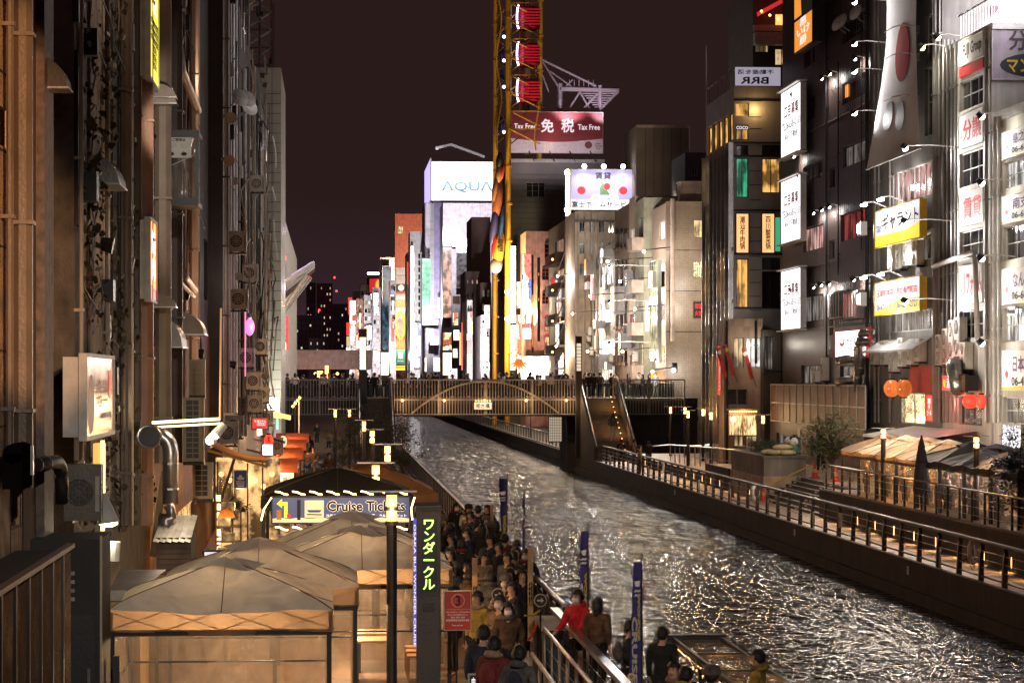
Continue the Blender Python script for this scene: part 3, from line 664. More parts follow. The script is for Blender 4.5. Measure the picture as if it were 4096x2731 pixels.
# abutments and piers under the bridge
for nm, x0, x1, y0, y1, lb in (('bridge_pier', -4.5, -2.2, 170.5, 178, 'dark concrete pier under the bridge at the tree side'), ('bridge_pier', 16.5, 17.28, 172.5, 178, 'tiled concrete pier under the bridge beside the lit stairs'), ('bridge_pier', 20.5, 25.5, 170.5, 178, 'dark concrete abutment under the bridge by the lamp posts')):
    t = thing(nm, lb, 'pier', (0, 0, 0)); link('shaft', MB().box(x0, x1, y0, y1, -1.6, 2.84), CONCD, t); link('cap', MB().box(x0-.06, x1+.06, y0-.06, y1+.06, 2.5, 2.84), CONCD, t)
sg = sign('bridge_sign', 'white wooden name board hung on the bridge railing', Pl('Y', YB-.14), 1897, 1609, 1966, 1636, glow('nameboard', (1, .85, .65), .75, False), [('相合橋', .1, .12, .9, .88, INK)], depth=.06, frame=WOOD)
for i in range(6): link('lamp', MB().ball((sg['w']*(i+.5)/6, -.08, sg['h']+.1), .045, n=8, m=5), BULB, sg)
# lantern columns on the bridge
def column(label, X, Y, z0, h, wd, l0, l1, m=BLACK, lens=None):
    t = thing('lantern_column', label, 'lamp column', (X, Y, z0))
    link('shaft', MB().box(-wd/2, wd/2, -wd/2, wd/2, 0, l0).box(-wd/2, wd/2, -wd/2, wd/2, l1, h), m, t)
    for x in (-wd/2, wd/2-.05): link('corner', MB().box(x, x+.05, -wd/2, -wd/2+.05, l0, l1).box(x, x+.05, wd/2-.05, wd/2, l0, l1), BLACK, t)
    link('lantern', MB().box(-wd*.36, wd*.36, -wd*.36, wd*.36, l0, l1), lens or glow('lantern_paper', (1, .82, .5), 2.6), t)
    for k in range(1, 8): link('bar', MB().box(-wd*.38, wd*.38, -wd*.38, -wd*.37, l0+(l1-l0)*k/8-.02, l0+(l1-l0)*k/8+.02), BLACK, t)
    return t
column('tall black column with lit paper lantern at the stair head', 2.05, 169.2, 0, 8.9, .56, 6.1, 8.3)
column('tall black column with dim lattice lantern beside the lit stairs', 17.0, 169.2, 0, 8.4, .42, 6.0, 7.9, CONCD, glow('lantern_dim', (1, .85, .65), .8, False))
for U, Yl, zt, lb in ((1280, 174, 6.2, 'square glowing orange post lamp on the bridge'), (1307, 176, 6.6, 'slim glowing amber post lamp on the bridge')):
    X = Pl('Y', Yl).at(U, 1500).x
    t = thing('post_lamp', lb, 'lamp', (X, Yl, 4.1)); hw = .22 if U == 1280 else .13
    link('post', MB().box(-hw, hw, -hw, hw, 0, zt-5.2), BROWN, t); link('lens', MB().box(-hw*.9, hw*.9, -hw*.9, hw*.9, zt-5.2, zt-4.3), glow('post_lens', (1, .42, .1), 6), t); link('cap', MB().box(-hw, hw, -hw, hw, zt-4.3, zt-4.22), BROWN, t)

# ------------------------------------------------------------------ quay lamps
def make_qlamp():
    t = thing('quay_lamp', 'x', 'street lamp')
    link('pole', MB().cyl((0, 0, 0), (0, 0, 3.05), .09, 12).cyl((0, 0, 3.05), (0, 0, 3.12), .11, 12), plain('lamp_pole', (.045, .04, .038), .35, .6), t, smooth=False)
    h = link('lamp_head', MB().cyl((0, 0, 3.56), (0, 0, 3.60), .12, 12), DARKM, t); link('lamp_ring', MB().cyl((0, 0, 3.30), (0, 0, 3.36), .11, 12), DARKM, t)
    link('bulb', MB().lathe([(.02, 3.12), (.085, 3.13), (.085, 3.295)], 12), glow('lamp_glass', (1, .47, .13), 3.2, False), h); link('bulb', MB().lathe([(.085, 3.365), (.085, 3.555)], 12), MT['lamp_glass'], h)
    link('rod', MB().box(-.42, .42, -.02, .02, 3.6, 3.63), STEEL, t)
    return t
q0 = make_qlamp(); first = True
QL = [(1567, 40.8, 0, 'thick quay lamp standing in front of the cruise ticket banner'), (1503, 54.6, 0, 'quay lamp rising behind the cruise ticket banner'), (1550, 70, 0, 'quay lamp behind the orange tent roof'),
      (1489, 90, 0, 'quay lamp beside the bamboo, nearer of two'), (1456, 110, 0, 'quay lamp beside the bamboo, farther of two'), (1398, 150, 0, 'quay lamp left of the bridge stairs by the trees'), (1341, 150, 0, 'quay lamp under the bridge beside the sitting people'),
      (3533, 88, 1.1, 'amber quay lamp rising among the beige terrace tents'), (3905, 76, 1.1, 'amber quay lamp above the dark terrace tents'), (3052, 121, .55, 'amber quay lamp in front of the brown panelled screen'), (2844, 132, .55, 'amber quay lamp beside the stone planter, nearest of the group'),
      (2812, 146, .55, 'amber quay lamp behind the ramp railing, second from the bridge stairs'), (2892, 148, .55, 'amber quay lamp beside the lit menu hut'), (2752, 138, .55, 'amber quay lamp in the middle of the ramp'), (2740, 154, .55, 'amber quay lamp on the ramp near the bridge'), (2682, 156, .55, 'amber quay lamp closest to the bridge stairs')]
for U, z, gz, lb in QL:
    d = ray(U, 1512); p = EYE + d*z
    r = q0 if first else dup(q0, (0, 0, 0), 0)
    first = False; r.location = (p.x, p.y, gz); r.scale.z = .72 if gz == 1.1 else (.87 if gz else 1); r['label'] = lb; r['group'] = 'round quay lamps'
    point((p.x, p.y-.14, gz+3.32*r.scale.z), 70 if z < 60 else 130, (1, .52, .2), .1)
# cluster of spot poles at the left before the bridge
cl = thing('spotlight_pole', 'steel pole pair with a cluster of amber spotlights by the passage', 'lamp', Pl('Y', 140).at(1180, 1700)); cl.location.z = 0
link('pole', MB().cyl((0, 0, 0), (0, 0, 4.2), .08, 8), DARKM, cl); link('pole', MB().cyl((.22, .3, 0), (.22, .3, 4.5), .07, 8), STEEL, cl)
for i in range(4): link('bulb', MB().ball((-.12+.13*i, -.1, 3.9+.16*i), .08, n=8, m=5), BULB, cl)
point((0, -.5, 4.2), 60, (1, .6, .25), .1, cl)

# ------------------------------------------------------------------ ramp railing between planter and bridge stairs
rp = thing('ramp_railing', 'steel ramp railing with thin posts beside the stone planter', 'railing', (0, 0, 0))
for X, z in ((20.2, 1.15), (22.6, 1.15)):
    link('handrail', MB().tube([(X, 118, 1.95), (X, 132, 1.75), (X, 146, 1.5), (X-.6, 150, 1.3)], .035, 6), STEEL, rp)
    link('mid_rail', MB().tube([(X, 118, 1.35), (X, 132, 1.15), (X, 146, .95)], .02, 5), STEEL, rp)
    for k in range(15): link('post', MB().cyl((0, 0, 0), (0, 0, 1.1), .03, 6), STEEL, rp, (X, 118+2*k, .85-.026*k))

sg = sign('shoji_panel', 'lit white lattice panel under the bridge beside the stairs', Pl('Y', 174), 2196, 1668, 2246, 1764, glow('shoji', (1, .8, .58), .45), depth=.08, frame=BLACK, cat='panel')
for k in range(1, 7): link('lattice_bar', MB().box(sg['w']*k/7-.012, sg['w']*k/7+.012, -.02, -.005, 0, sg['h']), BLACK, sg)
for k in range(1, 9): link('lattice_bar', MB().box(0, sg['w'], -.022, -.006, sg['h']*k/9-.012, sg['h']*k/9+.012), BLACK, sg)

fq = thing('quay_railing', 'low lit boardwalk railing along the far bank beyond the bridge', 'railing', (17.5, 0, 0)); link('handrail', MB().cyl((0, 180, 1.05), (0, 330, 1.05), .05, 6), STEEL, fq); link('kerb', MB().box(-.15, .15, 180, 330, 0, .15), CONC, fq)
for k in range(50): link('post', MB().box(-.04, .04, -.04, .04, 0, 1.03), RAILM, fq, (0, 180+3*k, 0))
for k in range(4):  # lamps added to light the dark bank beyond the bridge
    t = thing('boardwalk_fill_lamp', 'added amber fill lamp on the boardwalk beyond the bridge, %s from it' % ['first', 'second', 'third', 'fourth'][k], 'lamp', (18.4, 184+22*k, 0)); link('pole', MB().cyl((0, 0, 0), (0, 0, 2.3), .05, 6), DARKM, t); link('bulb', MB().ball((0, 0, 2.4), .12, n=8, m=5), BULB, t); point((-.2, -.2, 2.3), 260, (1, .62, .3), .12, t)
# ================================================================== right bank, near buildings
PR = Pl('R', 25.0)
DBROWN = wall('brown_cladding', (.075, .05, .042), .38, 1.0, .5, 1.2, .2, .2)
GREYC = wall('grey_cladding', (.16, .145, .135), .6, 1.0, .5, .9)
CREAM = wall('cream_plaster', (.5, .47, .42), .7, 1.0, .4, .9)
PURPLE = wall('mauve_plaster', (.3, .25, .29), .7)
TILEG = wall('grey_tile_wall', (.27, .25, .25), .6, .9, .3, .4)
TANW = wall('tan_plaster', (.42, .3, .22), .75)
# --- small builders used all over
def ac(label, loc, rot, w=.8, h=.62, d=.32, m=None, group=None, two=False):
    t = thing('air_conditioner', label, 'air conditioner', loc, rot, group); m = m or wall('ac_white', (.52, .49, .43), .5, 2, .4, .8)
    link('casing', MB().box(0, w, 0, d, .04, h), m, t)
    n = 2 if two else 1
    for q in range(n):
        z0 = .04 + (h-.04)*q/n; hh = (h-.04)/n; cx = w*.42; cz = z0+hh/2; r = min(w*.36, hh*.42)
        link('fan_recess', MB().face([(cx+r*math.cos(2*PI*i/16), -.004, cz+r*math.sin(2*PI*i/16)) for i in range(16)]), BLACK, t)
        g = MB()
        for k in (1, .66, .33): torus(g, (cx, -.012, cz), r*k, .01, 14, 4, 'y')
        for k in range(4): a = k*PI/4; g.cyl((cx-r*math.cos(a), -.012, cz-r*math.sin(a)), (cx+r*math.cos(a), -.012, cz+r*math.sin(a)), .008, 4)
        link('fan_grille', g, m, t)
    link('side_louvre', MB().box(w*.84, w*.95, -.01, .002, h*.2, h*.8), GREYM, t)
    link('foot', MB().box(.06, .14, -.02, d, 0, .04), DARKM, t); link('foot', MB().box(w-.14, w-.06, -.02, d, 0, .04), DARKM, t)
    return t
def acR(label, U, V, w=.8, h=.7, X=25, **k):
    p = Pl('R', X).at(U, V); p.x = X-.36; p.y += w/2
    t = ac(label, p, -PI/2, w, h, **k)
    link('bracket', MB().box(0, w, -.01, .36, -.05, -.003), DARKM, t); return t
def flood(label, pl, U, V, arm, power, m=BULBW, col=(1, .96, .88), ang=110, down=.6, group=None, up=0, r=.12, side=0):
    """floodlight on an arm that stands off the wall and looks back at it"""
    p = pl.at(U, V); t = thing('floodlight', label, 'floodlight', p, pl.rot, group)
    link('arm', MB().tube([(0, 0, .05), (0, -arm*.5, .12), (0, -arm, .08)], .025, 5), LGREY, t)
    hd = link('head', MB().cyl((0, -arm-.1, .12), (0, -arm+.06, -.02), .1, 10, .16), DARKM, t)
    link('bulb', MB().ball((0, -arm+.06, -.03), r, n=10, m=6), m, hd)
    spotl((0, -arm-.05, -.2), (side, .3, -down*arm if not up else up), power, col, ang, .12, .8, t)
    return t
def tubeway(name, label, pts, r, m=STEEL, cat='duct', n=10, bands=True):
    t = thing(name, label, cat, pts[0]); o = Vector(pts[0]); q = [Vector(p)-o for p in pts]
    link('duct', MB().tube(q, r, n), m, t, smooth=True)
    if bands:
        for i in range(len(q)-1):
            L_ = (q[i+1]-q[i]).length; d = (q[i+1]-q[i]).normalized()
            for k in range(1, int(L_/.5)+1):
                c = q[i]+d*(.5*k-.2)
                link('joint_band', MB().cyl(c-d*.02, c+d*.02, r+.012, n), m, t)
    return t
def bend(p, q, s, n=6):
    """path p -> corner q -> s with a rounded corner"""
    p, q, s = Vector(p), Vector(q), Vector(s); a = q+(p-q)*min(1, .35/(p-q).length); b = q+(s-q)*min(1, .35/(s-q).length)
    return [p] + [a*(1-t)**2 + q*2*t*(1-t) + b*t*t for t in [i/n for i in range(n+1)]] + [s]

# ---------------- brown clad building
b = canalR('apartment_block', 'dark brown clad block with white advert boards', 25, 3130, 3482, -320, DBROWN, z0=.5)
b.h = 27
F = GREYM
for U0, V0, U1, V1, nx, pn in ((3368,312,3465,398,3,DG),(3215,395,3262,480,2,DG),(3370,572,3465,655,3,LW[3]),(3213,655,3290,722,3,DG),(3363,845,3462,955,4,LWR),(3213,905,3294,1000,3,LW[2]),(3210,1180,3295,1285,3,LW[3]),
        (3317,960,3338,1035,1,DG),(3320,672,3340,750,1,DG),(3318,1270,3336,1340,1,LW[1]),(3205,1460,3292,1535,4,LW[3]),(3360,1462,3455,1538,4,LW[3]),(3370,60,3465,150,3,DG),(3215,170,3270,260,2,DG)):
    b.winUV('f', U0, V0, U1, V1, nx, 1, pane=pn, frame=DARKM)
a_, c_, w_, h_ = b.rect('f', 3368, 312, 3382, 398); link('curtain', MB().face([(a_+.1, .14, c_+.1), (a_+w_, .14, c_+.1), (a_+w_, .14, c_+h_-.1), (a_+.1, .14, c_+h_-.1)]), SD['orange'], b.e)
# bay windows
for U0, U1 in ((3340, 3392), (3402, 3460)):
    a, c, w2, h2 = b.rect('f', U0, 1165, U1, 1275)
    o = b.box('bay_window', 'f', a, a+w2, c, c+h2, .35, GREYM)
    for i in range(5): link('bar', MB().box(w2*(i+.2)/5, w2*(i+.2)/5+.05, -.4, -.351, .1, h2-.1), LGREY, o)
    link('pane', MB().face([(.05, -.354, .1), (w2-.05, -.354, .1), (w2-.05, -.354, h2-.1), (.05, -.354, h2-.1)]), DG if U0 == 3340 else LWR, o)
for V in (500, 770, 1055, 1312): b.box('cladding_joint', 'f', 0, b.w, b.loc('f', 3300, V).z, b.loc('f', 3300, V).z+.06, .05, GREYC)
for k in range(46):                                     # vertical cladding seams
    b.box('cladding_seam', 'f', .2+k*.47, .23+k*.47, b.loc('f', 3300, 1305).z, b.h-.1, .015, DBROWN)
for U, V0, V1, r in ((3306, -200, 1700, .05), (3468, -200, 1650, .09), (3353, 250, 1100, .04), (3445, 50, 1000, .03)): b.pipeU('f', U, V0, V1, r, DARKM)
b.done()
for k, (V0, V1) in enumerate(((338, 632), (700, 980), (1065, 1330))):
    s = sign('advert_board', ['top white advertisement wanted board on the dark brown block', 'middle white advertisement wanted board on the dark brown block', 'bottom white advertisement wanted board on the dark brown block'][k], PR, 3126, V0+15, 3203, V1-15, SW['board'],
        [('広告募集', .14, .58, .9, .78, plain('advert_red', (.5, .01, .01), .6, 0, .1)), ('TEL06-6585-0183', .04, .40, .97, .52, INK), ('BRAVI 不動産', .18, .24, .84, .35, INK)], depth=.3, frame=LGREY, group='advertisement wanted boards', out=.25)
    link('drip_edge', MB().box(-.25, s['w']+.2, -.25, .3, s['h']+.05, s['h']+.12), WHITE, s); link('drip_edge', MB().box(-.25, s['w']+.2, -.25, .3, -.12, -.06), WHITE, s)
for i, (U, V) in enumerate(((3207,382),(3322,314),(3355,295),(3457,235),(3207,625),(3233,703),(3287,850),(3322,838),(3352,826),(3203,1162),(3287,1147),(3319,1138),(3351,1135),(3452,1117))):
    flood('small white floodlight on the dark brown block', PR, U, V, .5, 320, BULBW, (1, .93, .88), 150, 1.6, 'small white floodlights on the brown block', r=.08)
sign('restaurant_sign', 'white and red lit Korean pub signboard on the dark brown block', PR, 3342, 1322, 3478, 1425, SW['board'],
     [('한신포차', .34, .46, .72, .7, INK), ('シンポチャ', .74, .5, .95, .62, INK), ('쭈꾸미 신낙지', .4, .2, .75, .28, INK)], depth=.3, frame=RED, rim=.1,
     shapes=[('emblem', ell(.2, .56, .08, .16), INKRED), ('emblem_ring', ell(.2, .6, .045, .07), SW['board'], .003), ('red_corner', [(.88, 0), (1, 0), (1, 1), (.96, 1)], INKRED)], out=.05)
for i, (U, V, dx) in enumerate(((3482, 1335, 0), (3480, 1372, .35))):
    p = PR.at(U, V)
    tubeway('silver_duct', ['upper silver duct elbow beside the Korean pub signboard', 'lower silver duct elbow beside the Korean pub signboard'][i], bend((24.9, p.y-1.6, p.z), (24.5-dx*.3, p.y-.2, p.z+.05), (24.5-dx*.3, p.y-.1, p.z-1.9-dx)), .2)
for i, (U, V) in enumerate(((3430, 1435), (3428, 1520))):
    p = PR.at(U, V); tubeway('vent_pipe', ['flared silver vent under the Korean pub signboard', 'flared silver vent above the panelled screen'][i], [(25, p.y-.4, p.z), (24.5, p.y, p.z), (24.1, p.y+.4, p.z-.1)], .2)
for i, (U, V) in enumerate(((3283, 1530), (3315, 1525))): acR(['low air conditioner on the panelled screen deck', 'tall air conditioner on the panelled screen deck'][i], U, V, .7, (.6, 1.2)[i])
for i, (U, V) in enumerate(((3385, 95), (3400, 85), (3458, 50))):
    p = PR.at(U, V); t = thing('satellite_dish', 'white satellite dish on the dark brown block, %s of three' % ['farthest', 'middle', 'nearest'][i], 'satellite dish', (24.9, p.y, p.z))
    link('dish', MB().lathe([(.02, .12), (.2, .09), (.38, 0), (.4, -.01)], 16), LGREY, t, (-.35, 0, 0), (0, -1.2, .5)); link('arm', MB().tube([(.1, 0, -.5), (-.2, 0, -.3), (-.35, 0, 0)], .025, 5), GREYM, t)
# upper vertical sign on the roof corner
sign('tower_sign', 'tall colourful restaurant sign with white brush lettering high on the brown block', PR, 3178, -120, 3250, 190, SD['orange'], [('黒\nいけ\n勝', .15, .05, .85, .4, SD['white'])], depth=.5, frame=DARKM, out=.6,
     shapes=[('picture_band', [(0, .4), (1, .4), (1, 1), (0, 1)], plain('sign_green', (.1, .16, .08), .5), 0), ('picture_band', [(0, .44), (.4, .44), (.3, .98), (.0, .98)], SD['orange'], .002)])
# mesh screen deck
t = thing('panelled_screen', 'long brown panelled screen in pale frame above the dark shop wall', 'screen', Pl('R', 24.3).at(3083, 1700)); pS = Pl('R', 24.3); a = pS.at(3083, 1512); c = pS.at(3462, 1512)
t.location = (24.3, a.y, 3.15); t.rotation_euler = (0, 0, -PI/2); Lw = a.y-c.y
BRP = wall('screen_panel', (.13, .08, .055), .55)
for i in range(13):
    for j in range(2): link('panel', MB().box(.03, Lw/13-.03, .02, .05, .03, .95), BRP, t, (Lw*i/13, 0, j))
for i in range(14): link('upright', MB().box(-.03, .03, -.03, .03, 0, 2), LGREY, t, (Lw*i/13, 0, 0))
for z in (0, 1, 2): link('rail', MB().box(0, Lw, -.025, .025, z-.03, z+.03), LGREY, t)
b = Bld('shop_wall', 'dark single storey shop wall under the panelled screen', (24.25, a.y, .5), -PI/2, Lw, .7, 2.6, wall('dark_shop', (.03, .025, .022), .5), cat='shop')
b.gridUV('f', 3090, 1730, 3300, 1820, 3, 1, .5, .8, (DG, LW[3])); b.done()
for i, U in enumerate((3190, 3253)): sign('paper_notice', ['small pale notice on the dark shop wall', 'small pink notice on the dark shop wall'][i], Pl('R', 24.2), U, 1715, U+10, 1748, LGREY if i == 0 else plain('pink_paper', (.5, .25, .2)), depth=.02, rim=0)

# ---------------- banner building
b = canalR('shop_building', 'grey metal clad building behind the big hanging banner', 25, 3484, 3768, -300, GREYC, z0=1.1); b.h = 26
for U0, V0, U1, V1, nx, nz, pn in ((3560,668,3735,800,8,1,LW[2]),(3545,1242,3735,1325,7,1,LW[3]),(3700,60,3735,250,1,2,DG),(3700,270,3735,540,1,2,DG),(3560,960,3735,1050,5,1,DG),(3592,1570,3700,1695,2,1,LWS)):
    b.winUV('f', U0, V0, U1, V1, nx, nz, pane=pn, frame=LGREY)
for U, r in ((3500, .07), (3515, .05), (3560, .05), (3742, .14), (3756, .05), (3764, .04)): b.pipeU('f', U, -250, 1690, r, TIN)
b.boxUV('red_wall', 'f', 3640, 1462, 3742, 1568, .05, plain('red_plaster', (.4, .04, .03), .6))
b.done()
# the banner
pb_ = Pl('R', 24.45); tl = pb_.at(3543, 0); br_ = pb_.at(3728, 585); bl_ = pb_.at(3502, 683); tr_ = pb_.at(3660, 0)
zt = 25.5; zb = (bl_.z + br_.z)/2
bn = thing('hanging_banner', 'huge white hanging banner with red and yellow print widening towards the bottom', 'banner', (24.45, bl_.y, zb), -PI/2)
Wb = bl_.y-br_.y; x0t = bl_.y-tl.y; x1t = bl_.y-tr_.y; Hb = zt-zb
def bf(u, v):
    k = max(0, (.55-v)/.55); l = x0t*(1-k**1.5) + 0*k**1.5; r = x1t*(1-k**1.5) + Wb*k**1.5
    return (l+(r-l)*u, -.45*k**1.5 - .06*math.sin(u*7+v*5)*(.3+k) + .04, v*Hb)
BANW = wall('banner_cloth', (.6, .58, .58), .95, .8, .12, .2, .1)
link('cloth', MB().grid(bf, 14, 40), BANW, bn, smooth=True)
def patch(name, m, cu, cv, ru, rv, n=20):
    pts = [bf(cu+ru*math.cos(2*PI*i/n), cv+rv*math.sin(2*PI*i/n)) for i in range(n)]; c = bf(cu, cv)
    mb = MB()
    for i in range(n): mb.face([(c[0], c[1]-.05, c[2]), (pts[i][0], pts[i][1]-.05, pts[i][2]), (pts[(i+1)%n][0], pts[(i+1)%n][1]-.05, pts[(i+1)%n][2])])
    link(name, mb, m, bn)
patch('red_print', plain('print_red', (.5, .006, .008), 1.0), .6, .43, .24, .12); patch('yellow_print', plain('print_yellow', (.7, .5, .01), 1.0), .78, .8, .12, .12)
patch('dark_print', plain('print_brown', (.06, .04, .04), .5), .32, .19, .09, .06); patch('dark_print', MT['print_brown'], .58, .17, .1, .06)
link('top_bar', MB().box(x0t, x1t, -.1, .1, Hb, Hb+.1), GREYM, bn); link('bottom_bar', MB().tube([(*bf(0, 0)[:2], 0), (*bf(1, 0)[:2], 0)], .05, 6), GREYM, bn)
for i, (V, pw) in enumerate(((8, 800), (175, 750), (285, 700), (452, 620))):
    flood('floodlight on a long arm lighting the hanging banner, %s from the top' % ['first', 'second', 'third', 'fourth'][i], Pl('R', 24.9), 3545, V, 1.5, pw, BULBW, (1, .95, .93), 100, -.1, 'banner floodlights', up=.3, side=1.6)
for i, V in enumerate((105, 215, 385)): 
    p = Pl('R', 24.6).at(3672, V); t = thing('banner_stay', 'thin curved steel stay holding the banner, %s from the top' % ['first', 'second', 'third'][i], 'bracket', p)
    link('rod', MB().tube([(0, 0, 0), (-.7, .1, .05), (-.95, .6, .02), (-.95, 2.2, .02)], .025, 5), STEEL, t); link('clamp', MB().box(-.1, .05, -.12, .1, -.3, 0), STEEL, t)
# yellow karaoke-type sign and phone number sign
gal = sign('shop_sign', 'white and yellow gallery shop sign with bold black letters', PR, 3502, 822, 3680, 968, SD['white'], [('ギャラント', .16, .4, .98, .85, INK), ('写真の', .03, .36, .15, .6, INKBLUE)], depth=.3, frame=YEL, out=.35,
     shapes=[('yellow_band', [(0, 0), (1, 0), (1, .42), (.7, .28), (0, .3)], SD['yellow'])])
ph = sign('shop_sign', 'white and yellow shop sign with two phone numbers', PR, 3500, 1120, 3680, 1250, SD['white'], [('玉屋町本店', .05, .55, .43, .78, INKRED), ('宗右衛門町店', .5, .55, .95, .78, INKRED), ('06-6212-3013', .05, .12, .46, .34, INKBLUE), ('06-6211-2727', .5, .12, .96, .34, INKBLUE)], depth=.3, frame=YEL, out=.35,
     shapes=[('yellow_band', [(0, 0), (1, 0), (1, .4), (.6, .42), (0, .1)], SD['yellow'])])
for s, nm in ((gal, 'gallery shop sign'), (ph, 'phone number sign')):
    for k, x in enumerate((.2, .6)):
        p = s.matrix_basis @ Vector((s['w']*x, 0, s['h']+.1)); t = thing('sign_lamp', '%s white lamp on the top edge of the %s' % (['left', 'right'][k], nm), 'lamp', p, -PI/2)
        link('arm', MB().tube([(0, .1, 0), (0, -.5, .25), (0, -.9, .2)], .03, 5), LGREY, t); link('bulb', MB().box(-.25, .25, -1.0, -.8, .05, .14), BULBW, t); point((0, .2, .9), 120, (1, .97, .92), .1, t)
        spotl((0, -1.0, .0), (0, .1, -1.2), 300, (1, .97, .92), 120, .1, .8, t)
for k, (U, V) in enumerate(((3478, 915), (3476, 1197))):
    p = PR.at(U, V); t = thing('square_floodlight', '%s square floodlight beside the yellow shop signs' % ['upper', 'lower'][k], 'floodlight', p, -PI/2)
    link('frame', MB().box(-.45, .4, -.5, -.2, -.32, .32), WHITE, t); link('lens', MB().box(-.3, .25, -.52, -.501, -.2, .2), BULBW, t); link('arm', MB().box(.1, .2, -.2, .0, -.05, .05), DARKM, t); spotl((0, -.75, 0), (1.8, -.4, 0), 130, (1, .98, .9), 110, .1, .7, t)
for k, (U, V, h) in enumerate(((3590, 1075, 1.3), (3622, 1065, 1.5), (3652, 1052, 1.6), (3690, 1050, 1.1))): acR('weathered air conditioner between the two yellow signs, %s from the canal end' % ['first', 'second', 'third', 'fourth'][k], U, V+15, .95, h, two=True)
for k, (U, V, h) in enumerate(((3520, 1462, 1.0), (3560, 1462, 1.1), (3595, 1490, 1.2), (3632, 1470, 1.3), (3668, 1462, 1.0), (3700, 1450, 1.0))): acR('white air conditioner in the row above the red shop, %s in line' % ['first', 'second', 'third', 'fourth', 'fifth', 'sixth'][k], U, V, .9, h, two=h > 1.15)
aw = thing('louvre_awning', 'ribbed silver louvre awning above the air conditioner row', 'awning', PR.at(3525, 1395), -PI/2); Lw = aw.location.y - PR.at(3728, 1395).y
for k in range(40): link('slat', MB().box(0, .05, -.9, 0, 0, .03).mesh('slat') if k == 0 else _slat, LGREY, aw, (Lw*k/40, 0, .35), (.55, 0, 0)) if k else globals().__setitem__('_slat', link('slat', MB().box(0, Lw/40*.6, -1.0, 0, 0, .04), LGREY, aw, (0, 0, .35), (.55, 0, 0)).data)
link('rail', MB().box(0, Lw, -.9, -.84, -.2, -.12), LGREY, aw)
point((Lw/2, -1.4, 1.2), 260, (1, .97, .92), .2, aw)
# paper lanterns
def lantern(label, loc, r, h, m, txt=None, ring_m=BLACK, group=None):
    t = thing('paper_lantern', label, 'lantern', loc, 0, group); pr = []
    for i in range(13):
        a = -PI/2*.8 + PI*.8*i/12; pr.append((r*math.cos(a)*(1+.02*(-1)**i), h/2*math.sin(a)/math.sin(PI/2*.8)))
    link('shade', MB().lathe(pr, 16), m, t, smooth=True); link('top_ring', MB().cyl((0, 0, h/2), (0, 0, h/2+.06), r*.5, 12), ring_m, t); link('bottom_ring', MB().cyl((0, 0, -h/2-.05), (0, 0, -h/2), r*.45, 12), ring_m, t)
    link('hook', MB().cyl((0, 0, h/2), (0, 0, h/2+.25), .012, 4), ring_m, t)
    if txt: text(t, txt, -r*.35, -h*.36, r*.7, h*.7, INK, y=-r*1.04, bold=.03)
    return t
LANO = litwin('lantern_orange', (1, .2, .03), 1.3, .6, 6, .2, True); LANR = glow('lantern_red', (1, .06, .03), 1.4); LANW = litwin('lantern_cream', (1, .72, .4), 2.2, .6, 6, .2, True)
for k, U in enumerate((3566, 3616)): lantern('big round orange lantern over the red shop, %s one' % ['farther', 'nearer'][k], Pl('R', 24.2).at(U, 1553), .34, .74, LANO)
sign('menu_sign', 'tall red lit menu panel beside the red shop window', PR, 3706, 1582, 3730, 1680, SW['red'], [('営業\n中\nビール', .15, .2, .85, .9, SD['white'])], depth=.15, frame=RED)
# shop front counter awning and fascia
t = thing('shop_awning', 'black shop fascia with small awning under the red shop', 'awning', Pl('R', 23.2).at(3500, 1745), -PI/2); Lw = t.location.y - Pl('R', 23.2).at(3732, 1745).y; t.location.z = 1.1
link('counter_box', MB().box(0, Lw, 0, 1.7, 0, 2.0), BLACK, t); link('canopy', MB().face([(-.1, -.5, 2.0), (Lw+.1, -.5, 2.0), (Lw+.1, 1.7, 2.35), (-.1, 1.7, 2.35)]).face([(-.1, -.5, 1.9), (-.1, -.5, 2.0), (Lw+.1, -.5, 2.0), (Lw+.1, -.5, 1.9)]), LGREY, t)
text(t, 'osa el ros', Lw*.4, 1.25, Lw*.22, .25, LGREY, y=-.02)
point((Lw*.7, 1.2, 3.4), 60, (1, .25, .2), .15, t); point((Lw*.75, .5, 5.2), 40, (1, .2, .12), .15, t)
t2 = thing('shop_awning', 'dark flat canopy roof over the stalls left of the lit tree', 'awning', Pl('R', 22.6).at(3715, 1775), -PI/2); Lw = t2.location.y - Pl('R', 22.6).at(3950, 1775).y; t2.location.z = 1.1
link('roof', MB().box(0, Lw, -.3, 2.2, 1.75, 1.83), TIN, t2); link('back_wall', MB().box(0, Lw, 2.1, 2.3, 0, 1.74), BLACK, t2)
for k in range(4): link('post', MB().box(0, .08, 0, .08, 0, 1.74), DARKM, t2, (Lw*k/3.1, -.2, 0))

# ---------------- white signed building
b = canalR('office_building', 'narrow white building with red lettered rental signs', 25, 3770, 3966, 150, CREAM, z0=1.1)
for V0, V1 in ((310, 430), (600, 740), (918, 1030), (1240, 1352)): b.winUV('f', 3838, V0, 3932, V1, 3, 2, pane=DG, frame=LGREY)
b.winUV('f', 3835, 1585, 3928, 1700, 2, 1, pane=LW[3], frame=BROWN)
for U, r in ((3776, .05), (3790, .06), (3806, .04), (3822, .05), (3945, .07)): b.pipeU('f', U, 160, 1690, r, TIN)
b.boxUV('recess_shade', 'f', 3772, 200, 3826, 1500, .02, wall('recess_dark', (.05, .045, .042), .8))  # thin dark sheet; the recess's shade is put into its colour
pz = b.rect('r', 3970, 320, 4200, 1500); b.box('roof_rail', 'f', 0, b.w, b.h, b.h+.05, .02, STEEL)
b.ledge('r', b.h-.2, .25, .15, LGREY)
b.done(); BH = b
